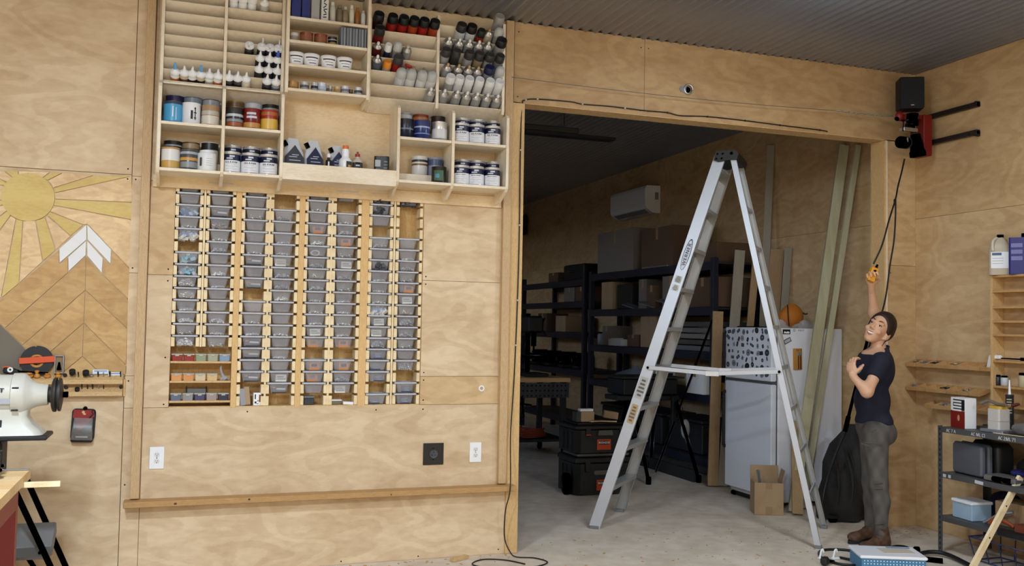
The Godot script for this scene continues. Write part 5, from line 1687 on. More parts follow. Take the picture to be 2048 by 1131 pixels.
	b.box(Vector3(0.002,0.09,0.024),Vector3(0.185,0.036,0.012),0.003,Basis(Vector3.BACK,0.03))
	put(b,"bar",pm("orange_bar",Color(0.85,0.33,0.17),0.5),t)
	w = wz(118.5,728,0.02)
	t = thing("square_gauge","small upright silver square frame on the rack beside the round plate","gauge","",Vector3(w.x,w.y - 0.052,0.012))
	b = MB.new()
	for s in [-1,1]:
		b.box(Vector3(0.022 * s,0.052,0.01),Vector3(0.007,0.104,0.02),0.002)
		b.box(Vector3(0,0.052 + 0.049 * s,0.01),Vector3(0.05,0.007,0.02),0.002)
	put(b,"frame",mats["galv"],t)
	b = MB.new()
	b.box(Vector3(0,0.052,0.004),Vector3(0.04,0.095,0.004))
	put(b,"back_plate",pm("gauge_tan",Color(0.55,0.45,0.32),0.6),t)
	b = MB.new()
	b.cyl(Vector3(0,0.02,0.012),Vector3(0,0.065,0.012),0.013,14,0.005)
	put(b,"plunger",pm("gauge_slate",Color(0.22,0.24,0.27),0.4),t)
	hanging_pack()
	lathe_machine()
	bench_end()

func hanging_pack() -> void:
	var w := wz(166,849,0.02)
	var t := thing("blister_pack","red and black blister pack hanging on the plywood","tool pack","",Vector3(w.x,w.y,0.002),Basis(Vector3.BACK,-0.04))
	var b := MB.new()
	b.prism(rrect(0.128,0.185,0.022,5),0.0,0.008)
	put(b,"back_card",mats["black"],t)
	b = MB.new()
	b.prism(PackedVector2Array([Vector2(-0.055,0.085),Vector2(0.05,0.085),Vector2(0.056,0.05),Vector2(-0.006,-0.028),Vector2(-0.03,-0.035),Vector2(-0.045,0.03),Vector2(-0.058,0.04)]),0.008,0.012)
	put(b,"red_print",pm("pack_red",Color(0.55,0.10,0.10),0.45),t)
	b = MB.new()
	var secs := []
	for k in 7:
		var f := k / 6.0
		var r := []
		for p in rrect(lerpf(0.10,0.116,f),0.012 + 0.034 * sin(f * 2.2),0.005,2):
			r.append(Vector3(p.x,0.04 - f * 0.125,p.y + 0.012 + 0.017 * sin(f * 2.2)))
		secs.append(r)
	b.loft(secs)
	put(b,"bubble",clear_mat("pack_bubble",Color(0.62,0.60,0.58,0.42),0.3),t)
	b = MB.new()
	b.box(Vector3(0,-0.073,0.024),Vector3(0.118,0.05,0.042),0.008,Basis(Vector3.RIGHT,0.15))
	put(b,"base",mats["black"],t)
	b = MB.new()
	b.box(Vector3(0.0,-0.066,0.0465),Vector3(0.064,0.009,0.001),0,Basis(Vector3.RIGHT,0.15))
	put(b,"print_bar",pm("ink_white",Color(0.80,0.82,0.86),0.5),t)
	b = MB.new()
	b.prism(ell(0.008,0.008,10,Vector2(-0.004,0.073)),0.012,0.0132)
	b.prism(ell(0.008,0.005,10,Vector2(0.003,0.062)),0.012,0.0132)
	put(b,"emblem",pm("pack_gold",Color(0.80,0.68,0.45),0.5),t)
	b = MB.new()
	var pts := []
	for k in 15:
		var a := -0.7 + 5.0 * k / 14.0
		pts.append(Vector3(0.05 + 0.008 * cos(a),0.078 + 0.011 * sin(a),0.014))
	b.tube(pts,0.0028,8)
	b.tube([Vector3(0.05,0.068,0.014),Vector3(0.04,0.052,0.016),Vector3(0.03,0.04,0.018)],0.003,8)
	put(b,"clip",mats["black"],t)
	b = MB.new()
	b.cyl(Vector3(0.004,0.094,-0.001),Vector3(0.004,0.094,0.012),0.012,16)
	put(b,"hanger",clear_mat("hang_clear",Color(0.55,0.53,0.5,0.7),0.3),t)

func lathe_machine() -> void:
	# a bench lathe: cream headstock with a faceplate, on a black cast stand
	var t := thing("wood_lathe","cream wood lathe with a worn faceplate on a black stand","lathe","",Vector3(-0.95,0.0,0.8))
	var yc := 1.142
	var X := axis_up(Vector3.RIGHT,Vector3.FORWARD)
	var cream := pm("lathe_cream",Color(0.80,0.79,0.74),0.4)
	var b := MB.new()
	# headstock lathed about the spindle line, a long barrel that narrows to the spindle
	b.lathe([Vector2(0,-0.36),Vector2(0.075,-0.36),Vector2(0.095,-0.34),Vector2(0.10,-0.2),Vector2(0.10,0.175),Vector2(0.108,0.18),Vector2(0.108,0.225),Vector2(0.097,0.24),Vector2(0.07,0.262),Vector2(0.058,0.285),Vector2(0.052,0.33),Vector2(0.05,0.335),Vector2(0,0.335)],32,Vector3(0,yc,0),X)
	put(b,"headstock",cream,t)
	b = MB.new()
	# foot flaring to a base
	var secs := []
	for q in [[1.11,0.255,0.075,0.06],[1.04,0.25,0.075,0.06],[1.0,0.275,0.085,0.07],[0.975,0.31,0.1,0.09],[0.952,0.325,0.11,0.1]]:
		var r := []
		for p in rrect(0.5 + q[1],q[2] * 2.0,0.04,4):
			r.append(Vector3(p.x + q[1] / 2 - 0.25,q[0],p.y))
		secs.append(r)
	b.loft(secs)
	put(b,"foot",cream,t)
	b = MB.new()
	b.lathe([Vector2(0,0.335),Vector2(0.038,0.335),Vector2(0.04,0.34),Vector2(0.04,0.352),Vector2(0,0.352)],20,Vector3(0,yc,0),X)
	b.lathe([Vector2(0,0.352),Vector2(0.07,0.352),Vector2(0.083,0.357),Vector2(0.086,0.362),Vector2(0.086,0.372),Vector2(0.07,0.374),Vector2(0.068,0.38),Vector2(0.083,0.382),Vector2(0.083,0.392),Vector2(0.04,0.4),Vector2(0,0.4)],36,Vector3(0,yc,0),X)
	put(b,"faceplate",pm("faceplate_iron",Color(0.22,0.21,0.19),0.55,0.5),t)
	b = MB.new()
	b.cyl(Vector3(0.4,yc,0),Vector3(0.425,yc,0),0.016,8)
	put(b,"spindle_nut",mats["steel"],t)
	b = MB.new()
	b.box(Vector3(-0.02,0.94,0),Vector3(0.74,0.022,0.24),0.006)
	put(b,"bed",pm("lathe_bed",Color(0.10,0.10,0.115),0.5),t)
	b = MB.new()
	b.box(Vector3(-0.06,0.48,0),Vector3(0.42,0.9,0.18),0.02)
	b.box(Vector3(-0.06,0.015,0),Vector3(0.5,0.03,0.4),0.01)
	put(b,"stand",mats["black"],t)
	letter("JET",0.021,mats["dark"],t,Vector3(0.118,1.172,0.1015),Basis(Vector3.RIGHT,-0.22),true,1.7)
	b = MB.new()
	b.box(Vector3(0.12,1.118,0.1015),Vector3(0.15,0.026,0.002),0,Basis(Vector3.RIGHT,0.22))
	put(b,"name_plate",pm("plate_grey",Color(0.72,0.74,0.78),0.4),t)
	b = MB.new()
	b.box(Vector3(0.11,1.0,0.087),Vector3(0.07,0.055,0.004),0.001,Basis(Vector3.RIGHT,-0.1))
	put(b,"switch_plate",mats["dark"],t)
	b = MB.new()
	for y in [1.183,1.075]:
		b.box(Vector3(0.20,y,0.098),Vector3(0.03,0.008,0.012),0.002)
	put(b,"vent_slot",mats["dark"],t)

func bench_end() -> void:
	# the end of a bench with a butcher-block top and red steel legs
	var t := thing("workbench","workbench with butcher-block top and red steel frame","workbench","",Vector3(-1.2,0.0,2.05))
	var t0 := t
	var b := MB.new()
	var zw := 0.75
	var strips := 13
	for k in strips:
		b = MB.new()
		var z := -0.48 + (k + 0.5) * (1.3 / strips)
		b.box(Vector3(-0.01,0.868,z),Vector3(1.26,0.04,1.3 / strips - 0.0006),0.001)
		put(b,"block_strip",tri_mat("block_%d" % (k % 3),tex_pine,Vector3(0.6,4,5),[Color(0.95,0.89,0.78),Color(0.92,0.85,0.72),Color(0.97,0.92,0.83)][k % 3],0.5,Vector3(0.2 * k,0.1,0.3 * k)),t)
	b = MB.new()
	b.box(Vector3(0.57,0.79,0.18),Vector3(0.03,0.11,1.2),0.003)
	b.box(Vector3(-0.02,0.79,-0.42),Vector3(1.16,0.11,0.03),0.003)
	put(b,"apron",mats["red_paint"],t)
	for z in [-0.43,0.75]:
		for x in [0.55,-0.58]:
			b = MB.new()
			b.box(Vector3(x,0.425,z),Vector3(0.06,0.85,0.06),0.004)
			put(b,"leg",mats["red_paint"],t)
	# black tool case on the bench
	t = thing("tool_case","black plastic tool case with silver latches on the workbench","tool case","",Vector3(-0.80,0.889,1.78),Basis(Vector3.UP,0.1))
	b = MB.new()
	b.box(Vector3(0,0.045,0),Vector3(0.26,0.085,0.2),0.014)
	put(b,"case_bottom",mats["black"],t)
	b = MB.new()
	b.box(Vector3(-0.005,0.115,-0.005),Vector3(0.255,0.05,0.195),0.02)
	put(b,"case_lid",pm("case_grey",Color(0.075,0.08,0.09),0.45),t)
	for z in [0.06,-0.06]:
		b = MB.new()
		b.box(Vector3(0.134,0.07,z),Vector3(0.012,0.055,0.03),0.003)
		put(b,"latch",mats["black"],t)
		b = MB.new()
		b.cyl(Vector3(0.14,0.035,z - 0.012),Vector3(0.14,0.035,z + 0.012),0.007,10)
		b.box(Vector3(0.136,0.02,z),Vector3(0.006,0.02,0.02),0.002)
		put(b,"latch_pin",mats["steel"],t)
	# flat metal ruler by the case
	t = thing("steel_rule","short steel rule lying on the bench corner","ruler","",Vector3(-0.64,0.889,1.6))
	b = MB.new()
	b.box(Vector3(0,0.002,0),Vector3(0.12,0.003,0.022),0.001)
	put(b,"rule",mats["galv"],t)
	# pale stick poking out over the bench's lower shelf
	var w0 := wz(50,969,1.75)
	var w1 := wz(121,969,1.75)
	var bench := t0
	b = MB.new()
	b.box(Vector3(-0.02,w0.y - 0.012 - 0.01,0.16),Vector3(1.1,0.02,1.1),0.002)
	put(b,"lower_shelf",pm("bench_shelf",Color(0.30,0.27,0.24),0.7),bench)
	t = thing("wooden_stick","short pale square stick poking out from the bench's lower shelf","stick","",Vector3(w1.x - 0.2,w0.y,1.75))
	b = MB.new()
	b.bar(Vector3(-0.2,0,0),Vector3(0.2,0,0),0.022,0.02,Vector3.UP,0.002)
	put(b,"stick",mats["block"],t)
	# black tubular step stool folded against the wall
	t = thing("step_stool","folded black tubular step stool with grey step leaning at the wall","step stool","",Vector3(-0.75,0.0,0.35))
	var tube := pm("stool_tube",Color(0.13,0.135,0.145),0.4)
	for q in [[[52,955],[135,1140],0.22],[[30,980],[107,1145],0.5]]:
		var a := wz(q[0][0],q[0][1],q[2])
		var c := wz(q[1][0],q[1][1],q[2] + 0.05)
		var d := (c - a).normalized()
		c = a + d * (a.y / -d.y)
		b = wb(t)
		b.cyl(a,c,0.0155,14)
		put(b,"leg",tube,t)
		b = wb(t)
		b.box(c + Vector3(0,0.012,0),Vector3(0.05,0.024,0.04),0.006)
		put(b,"foot",mats["black"],t)
	for q in [[[50,1105],[85,1160],0.3],[[-30,1040],[30,1150],0.5]]:
		var a := wz(q[0][0],q[0][1],q[2])
		var c := wz(q[1][0],q[1][1],q[2])
		b = wb(t)
		b.cyl(a,c,0.013,12)
		put(b,"brace",tube,t)
	var w := wz(78,1078,0.36)
	b = wb(t)
	b.box(w + Vector3(-0.05,0.0,0),Vector3(0.25,0.075,0.2),0.008,Basis.from_euler(Vector3(0.5,0,0)))
	put(b,"step",pm("stool_step",Color(0.46,0.46,0.46),0.6),t)
	b = wb(t)
	b.box(w + Vector3(-0.06,-0.075,0.02),Vector3(0.2,0.05,0.02),0.004)
	put(b,"step_bracket",mats["galv"],t)
	b = wb(t)
	b.cyl(wz(80,1104,0.52) - Vector3(0,0,0.01),wz(80,1104,0.52) + Vector3(0,0,0.01),0.009,12)
	put(b,"rivet",mats["steel"],t)
# ---------------------------------------------------------------- fittings on and about the opening
func cable_px(pts: Array,z: float) -> Array:
	var r := []
	for p in pts:
		r.append(wz(p[0],p[1],z))
	return r

func smooth(pts: Array,n := 6) -> Array:
	var r := []
	for i in pts.size() - 1:
		var p0: Vector3 = pts[maxi(i - 1,0)]
		var p1: Vector3 = pts[i]
		var p2: Vector3 = pts[i + 1]
		var p3: Vector3 = pts[mini(i + 2,pts.size() - 1)]
		for k in n:
			r.append(p1.cubic_interpolate(p2,p0,p3,float(k) / n))
	r.append(pts[-1])
	return r

func build_opening_fittings() -> void:
	var t := thing("wall_cable","thin black cable clipped around the head and side of the opening","cable","",Vector3(2.13,0.0,0.0))
	var pts := [[1655,263],[1640,260],[1560,250],[1490,241],[1415,233],[1360,231],[1335,225],[1290,221],[1250,216],[1215,212],[1165,208],[1140,203],[1075,198],[1052,200],[1044,212]]
	var path := cable_px(pts,0.008)
	path.append(wz(1041,300,0.019))
	path.append(wz(1039,450,0.019))
	path.append(wz(1035,600,0.019))
	path.append(wz(1028,760,0.019))
	path.append(wz(1021,870,0.05))
	path.append(wz(1020.5,974,0.115))
	path.append(wz(1011,1020,0.10))
	path.append(wz(1009,1073,0.06))
	path.append(Vector3(2.10,0.03,0.10))
	path.append(wy(1034,1113,0.006))
	path.append(wy(1070,1115,0.006))
	path.append(wy(1095,1124,0.006))
	path.append(wy(1060,1134,0.006))
	path.append(wy(990,1136,0.006))
	path.append(wy(945,1128,0.006))
	path.append(wy(965,1118,0.006))
	path.append(wy(1010,1119,0.006))
	path.append(wy(1050,1127,0.006))
	var b := wb(t)
	b.tube(smooth(path),0.0042,8)
	put(b,"cable",mats["cable"],t)
	for c in [[1052,200],[1075,198],[1165,208],[1250,216],[1335,225],[1415,233],[1490,241],[1560,250],[1640,260],[1041,300],[1039,450],[1035,600],[1032,690]]:
		var w := wz(c[0],c[1],0.010 if c[0] > 1045 else 0.021)
		b = wb(t)
		b.box(w,Vector3(0.014,0.012,0.012),0.003)
		put(b,"cable_clip",pm("clip_white",Color(0.72,0.70,0.66),0.5) if c[0] < 1300 else mats["black"],t)
	# ring plate
	var p := wz(1372,179,0.0)
	t = thing("ring_plate","steel ring plate screwed to the header over the opening","anchor ring","",p)
	b = MB.new()
	b.prism(PackedVector2Array([Vector2(-0.058,0),Vector2(-0.045,0.022),Vector2(0.0,0.028),Vector2(0.0,-0.028),Vector2(-0.045,-0.022)]),0.0,0.006)
	put(b,"base_plate",mats["steel"],t)
	b = MB.new()
	var ring := []
	for k in 21:
		var a := TAU * k / 20.0
		ring.append(Vector3(0.015 + 0.032 * cos(a),0.034 * sin(a),0.012 + 0.004 * cos(a)))
	b.tube(ring,0.006,8)
	put(b,"ring",mats["steel"],t)
	b = MB.new()
	b.cyl(Vector3(0.015,0,0),Vector3(0.015,0,0.006),0.022,16)
	put(b,"rosette",mats["galv"],t)
	# wire rope and chain from the hoist across the header
	t = thing("hoist_rope","thin steel wire rope with a chain end across the header","rope","",wz(1028,156,0.04))
	var r0 := wz(1024,154,0.05)
	var r1 := wz(1672,221,0.06)
	var rp := []
	for k in 13:
		var f := k / 12.0
		rp.append(r0.lerp(r1,f) - Vector3(0,0.02 * 4 * f * (1 - f),0))
	b = wb(t)
	b.tube(rp,0.0021,6)
	put(b,"wire_rope",pm("wire_rope",Color(0.42,0.42,0.43),0.5,0.6),t)
	var r2 := wz(1797,232,0.17)
	var n := 20
	for k in n:
		var c := r1.lerp(r2,(k + 0.5) / n) - Vector3(0,0.008 * sin(PI * (k + 0.5) / n),0)
		var d := (r2 - r1).normalized()
		var bas := Basis(d,d.cross(Vector3.BACK).normalized(),Vector3.ZERO)
		bas.z = bas.x.cross(bas.y)
		if k % 2:
			bas = bas * Basis(Vector3.RIGHT,PI / 2)
		var lk := put_mesh(cached("chain_link",func(m):
			var q := []
			for i in 17:
				var a := TAU * i / 16.0
				q.append(Vector3(cos(a) * 0.0135 + 0.003 * signf(cos(a)),sin(a) * 0.0085,0))
			m.tube(q,0.0023,6)),"chain_link",mats["steel"],t)
		lk.transform = Transform3D(bas,c - t.position)

func build_hoist() -> void:
	# speaker on the corner
	var p := wz(1821,188,0.24)
	var turn := Basis(Vector3.UP,-0.5)
	var t := thing("speaker","black box speaker on the wall corner above the hoist","speaker","",p - Vector3(0,0.125,0),turn)
	var b := MB.new()
	b.box(Vector3(0,0.125,-0.02),Vector3(0.185,0.25,0.14),0.012)
	put(b,"cabinet",pm("speaker_black",Color(0.045,0.045,0.055),0.6),t)
	b = MB.new()
	b.box(Vector3(0,0.127,0.056),Vector3(0.175,0.235,0.012),0.005)
	put(b,"grille",pm("speaker_grille",Color(0.065,0.068,0.085),0.85),t)
	b = MB.new()
	b.box(Vector3(0.0,0.026,0.063),Vector3(0.024,0.007,0.002),0.001)
	put(b,"badge",mats["steel"],t)
	b = MB.new()
	b.cyl(Vector3(0.02,0.13,-0.09),Vector3(0.04,0.13,-0.17),0.012,12)
	put(b,"bracket",mats["black"],t)
	# hoist: red frame, drum and motor, on two bars fixed to the right wall
	t = thing("electric_hoist","red and silver electric hoist hung on two brown bars at the corner","hoist","",wz(1822,275,0.22))
	var red := pm("hoist_red",Color(0.47,0.055,0.04),0.45)
	for v in [[1860,234,1955,207],[1860,283,1955,266]]:
		var a := wx(v[0],v[1],XR - 0.03)
		var c := wx(v[2],v[3],XR - 0.03)
		b = wb(t)
		b.box(Vector3(XR - 0.022,(a.y + c.y) / 2,(0.02 + c.z) / 2),Vector3(0.036,0.036,c.z - 0.02),0.003)
		put(b,"mounting_bar",pm("bar_brown",Color(0.12,0.085,0.065),0.5),t)
		b = wb(t)
		b.cyl(Vector3(XR - 0.041,c.y,c.z - 0.07),Vector3(XR - 0.046,c.y,c.z - 0.07),0.007,8)
		put(b,"bolt",mats["steel"],t)
		b = wb(t)
		b.box(Vector3(XR - 0.022,c.y,c.z - 0.01),Vector3(0.04,0.04,0.02),0.002)
		put(b,"end_cap",mats["black"],t)
	var L := func(u: float,v: float,z: float) -> Vector3:
		return wz(u,v,z)
	# red back frame: side plate and top plate
	var fa: Vector3 = L.call(1842,272,0.22)
	b = wb(t)
	b.box(Vector3(fa.x + 0.02,fa.y,0.20),Vector3(0.085,0.32,0.15),0.008)
	b.box(Vector3(fa.x - 0.07,fa.y + 0.14,0.19),Vector3(0.2,0.035,0.13),0.006)
	put(b,"frame",red,t)
	b = wb(t)
	b.box(Vector3(fa.x + 0.07,fa.y,0.16),Vector3(0.14,0.06,0.05),0.004)
	put(b,"arm",pm("bar_brown",Color(0.12,0.085,0.065),0.5),t)
	var hk: Vector3 = L.call(1799,232,0.24)
	b = wb(t)
	b.ball(hk,Vector3(0.034,0.04,0.03))
	b.cyl(hk,hk + Vector3(-0.03,-0.03,0),0.018,12)
	put(b,"hook_weight",red,t)
	var dr: Vector3 = L.call(1825,240,0.27)
	b = wb(t)
	b.cyl(dr + Vector3(0,-0.045,0),dr + Vector3(0,0.05,0),0.045,20)
	put(b,"drum",mats["black"],t)
	b = wb(t)
	b.cyl(dr + Vector3(0.0,-0.03,0.028),dr + Vector3(0.0,0.045,0.028),0.021,16)
	put(b,"drum_core",mats["steel"],t)
	var gb: Vector3 = L.call(1817,260,0.28)
	b = wb(t)
	b.box(gb,Vector3(0.14,0.038,0.06),0.008)
	b.cyl(gb + Vector3(0.025,0,0),gb + Vector3(0.025,0.045,0),0.03,16)
	b.cyl(gb + Vector3(-0.02,0,0.01),gb + Vector3(-0.02,0.045,0.01),0.018,14)
	put(b,"gear_case",mats["steel"],t)
	b = wb(t)
	for x in [-0.07,-0.04]:
		b.cyl(gb + Vector3(x,-0.02,0.02),gb + Vector3(x + 0.005,0.075,0.02),0.004,8)
	b.cyl(gb + Vector3(-0.085,0.062,0.02),gb + Vector3(-0.02,0.075,0.02),0.004,8)
	put(b,"stop_lever",mats["galv"],t)
	var mt: Vector3 = L.call(1833,290,0.28)
	b = wb(t)
	b.cyl(mt + Vector3(0.01,-0.06,0),mt + Vector3(-0.012,0.085,0),0.055,26,0.036)
	put(b,"motor",pm("motor_alu",Color(0.62,0.63,0.65),0.3,0.45),t)
	b = wb(t)
	b.cyl(mt + Vector3(0.016,-0.09,0),mt + Vector3(0.008,-0.045,0),0.06,26)
	put(b,"motor_cover",mats["black"],t)
	var cp: Vector3 = L.call(1806,284,0.32)
	b = wb(t)
	b.cyl(cp + Vector3(0.05,0,-0.01),cp + Vector3(-0.04,-0.005,0.01),0.046,22)
	put(b,"switch_box",mats["black"],t)
	b = wb(t)
	b.box(cp + Vector3(0.0,0.01,0.047),Vector3(0.014,0.032,0.003))
	put(b,"label",mats["galv"],t)
	# control cable and the yellow pendant in the person's hand
	var c0: Vector3 = L.call(1809,318,0.28)
	var top := wz(1747,527,0.465)
	t = thing("control_cable","black control cable hanging from the hoist with a spare loop","cable","",c0)
	b = wb(t)
	b.tube(smooth([c0,wz(1803,345,0.30),wz(1796,372,0.34),wz(1791,398,0.37),wz(1778,440,0.42),wz(1764,490,0.46),top]),0.0062,8)
	put(b,"cable",mats["cable"],t)
	b = wb(t)
	b.tube(smooth([wz(1791,398,0.365),wz(1791,430,0.35),wz(1788,480,0.33),wz(1780,530,0.30),wz(1772,590,0.27),wz(1762,630,0.24),wz(1742,680,0.2),wz(1722,740,0.14)]),0.0062,8)
	put(b,"spare_cable",mats["cable"],t)
	b = wb(t)
	b.box(wz(1790,404,0.37),Vector3(0.02,0.05,0.02),0.006)
	put(b,"cable_tie",mats["black"],t)
# ---------------------------------------------------------------- step ladder in the opening
func channel(b: MB,a: Vector3,c: Vector3,w: float,n: Vector3,depth: float) -> void:
	# a C-section rail from a to c: web w wide facing n, flanges running back from it
	var d := (c - a).normalized()
	n = (n - d * n.dot(d)).normalized()
	var e := d.cross(n).normalized()
	var bas := Basis(e,d,e.cross(d))
	var L := (c - a).length()
	var m := (a + c) / 2
	b.box(m,Vector3(w,L,0.003),0.0008,bas)
	for s in [-1,1]:
		b.box(m + e * s * (w / 2 - 0.002) - n * depth / 2,Vector3(0.004,L,depth),0.0008,bas)

func build_ladder() -> void:
	var w := Vector3(0.667,0,-0.747)
	var s := Vector3(0.747,0,0.667)
	var A := Vector3(3.0,0.012,-0.544)
	var B := Vector3(3.49,0.012,-1.10)
	var C := Vector3(4.27,0.012,0.45)
	var E := Vector3(4.763,0.012,-0.117)
	var T := Vector3(3.863,2.84,-0.126)
	var T2 := T + w * 0.38
	var t := thing("step_ladder","tall aluminium step ladder standing open in the opening","ladder","",Vector3(3.88,0.0,-0.33))
	var alu := pm("ladder_alu",Color(0.74,0.755,0.78),0.38,0.4)
	var tread := pm("ladder_tread",Color(0.66,0.655,0.64),0.45,0.4)
	var Tn := T - s * 0.045
	var Tr := T + s * 0.05
	var b := wb(t)
	channel(b,A,Tn,0.085,-w,0.028)
	put(b,"front_rail",alu,t)
	b = wb(t)
	channel(b,B,Tn + w * 0.38,0.085,w,0.028)
	put(b,"front_rail",tread,t)
	b = wb(t)
	channel(b,C,Tr,0.042,-w,0.03)
	put(b,"rear_rail",alu,t)
	b = wb(t)
	channel(b,E,Tr + w * 0.38,0.042,w,0.03)
	put(b,"rear_rail",tread,t)
	for k in range(1,10):
		var f := k * 0.305 / 2.84
		if f > 0.98:
			continue
		var a := A.lerp(Tn,f) + w * 0.004
		var c := B.lerp(Tn + w * 0.38,f) - w * 0.004
		b = wb(t)
		b.box((a + c) / 2,Vector3(0.085,0.012,(c - a).length()),0.002,Basis(s,Vector3.UP,s.cross(Vector3.UP)))
		b.box((a + c) / 2 - s * 0.04 - Vector3(0,0.016,0),Vector3(0.004,0.034,(c - a).length()),0.001,Basis(s,Vector3.UP,s.cross(Vector3.UP)))
		b.box((a + c) / 2 + s * 0.04 - Vector3(0,0.012,0),Vector3(0.004,0.026,(c - a).length()),0.001,Basis(s,Vector3.UP,s.cross(Vector3.UP)))
		put(b,"tread",tread,t)
	for k in range(1,9):
		var f := (k * 0.305 + 0.02) / 2.84
		var a := C.lerp(Tr,f)
		var c := E.lerp(Tr + w * 0.38,f)
		b = wb(t)
		b.bar(a,c,0.032,0.012,Vector3.UP,0.002)
		put(b,"rear_brace",alu,t)
	# spreaders with a hinge in the middle
	for q in [[A,Tn,C,Tr,-0.012],[B,Tn + w * 0.38,E,Tr + w * 0.38,0.012]]:
		var a: Vector3 = (q[0] as Vector3).lerp(q[1],0.43) + w * q[4]
		var c: Vector3 = (q[2] as Vector3).lerp(q[3],0.43) + w * q[4]
		var m := a.lerp(c,0.5) - Vector3(0,0.03,0)
		b = wb(t)
		b.bar(a,m,0.03,0.009,Vector3.UP,0.002)
		put(b,"spreader",alu,t)
		b = wb(t)
		b.bar(m,c,0.03,0.009,Vector3.UP,0.002)
		put(b,"spreader",alu,t)
		b = wb(t)
		b.bar(m - s * 0.05,m + s * 0.05,0.038,0.016,Vector3.UP,0.003)
		put(b,"spreader_hinge",pm("hinge_white",Color(0.84,0.84,0.84),0.4,0.3),t)
		for p in [a,c]:
			b = wb(t)
			b.cyl(p - w * signf(-q[4]) * 0.012,p + w * signf(-q[4]) * -0.018,0.01,12)
			put(b,"rivet",mats["steel"],t)
	# moulded cap
	b = wb(t)
	var top := PackedVector2Array([Vector2(-0.09,-0.058),Vector2(-0.055,-0.072),Vector2(0.03,-0.06),Vector2(0.085,-0.062),Vector2(0.098,-0.02),Vector2(0.09,0.0),Vector2(0.07,0.012),Vector2(-0.07,0.012)])
	b.prism(top,-0.42,0.022,Basis(s,Vector3.UP,s.cross(Vector3.UP)),T + Vector3(0,0.03,0))
	put(b,"top_cap",pm("cap_black",Color(0.035,0.035,0.045),0.5),t)
	b = wb(t)
	for q in [[-0.06,-0.012],[-0.02,-0.012],[-0.068,-0.048],[-0.028,-0.048],[0.045,-0.012]]:
		var p: Vector3 = T + Vector3(0,0.03,0) + s * q[0] + Vector3(0,q[1],0)
		b.cyl(p - w * 0.021,p - w * 0.027,0.0085 if q[0] < 0.04 else 0.013,10)
	put(b,"cap_rivets",mats["steel"],t)
	for p in [A,B,C,E]:
		b = wb(t)
		var out := -w if (p == A or p == C) else w
		b.box(Vector3(p.x,0.012,p.z) - out * 0.014,Vector3(0.075 if (p == A or p == B) else 0.05,0.024,0.038),0.004,Basis(s,Vector3.UP,s.cross(Vector3.UP)))
		put(b,"foot",pm("foot_grey",Color(0.45,0.45,0.45),0.7),t)
	# stickers on the near front rail
	var d := (Tn - A).normalized()
	var n := (-w - d * (-w).dot(d)).normalized()
	var e := n.cross(d).normalized()
	var bas := Basis(d,n.cross(d),n)
	var at := func(f: float) -> Vector3:
		return A.lerp(Tn,f) + n * 0.0022 - t.position
	b = MB.new()
	b.prism(ell(0.125,0.026,24),0.0,0.0008,bas,at.call(0.735))
	put(b,"sticker",pm("sticker_navy",Color(0.13,0.14,0.27),0.4),t)
	b = MB.new()
	b.prism(ell(0.118,0.021,24),0.0,0.0012,bas,at.call(0.735) - d * 0.004)
	put(b,"sticker",pm("sticker_white",Color(0.82,0.83,0.85),0.4),t)
	letter("WERNER",0.026,pm("sticker_navy",Color(0.13,0.14,0.27),0.4),t,at.call(0.735) + n * 0.0014,bas,true,1.25)
	for q in [[0.668,0.055,0.05,Color(0.72,0.72,0.70)],[0.645,0.05,0.05,Color(0.80,0.80,0.78)],[0.375,0.17,0.062,Color(0.70,0.70,0.66)],[0.305,0.15,0.05,Color(0.72,0.60,0.40)]]:
		b = MB.new()
		b.prism(rrect(q[1],q[2],0.004,2),0.0,0.0007,bas,at.call(q[0]))
		put(b,"sticker",pm("sticker_%s" % (q[3] as Color).to_html(),q[3],0.5),t)
		b = MB.new()
		for k in 5:
			b.box(Vector3((k - 2) * (q[1] as float) * 0.17,0.0,0.001),Vector3(q[1] * 0.09,q[2] * (0.5 + 0.12 * ((k * 3) % 4)),0.0006))
		var m := put(b,"sticker_print",pm("sticker_ink",Color(0.38,0.36,0.34),0.6),t)
		m.transform = Transform3D(bas,at.call(q[0]))

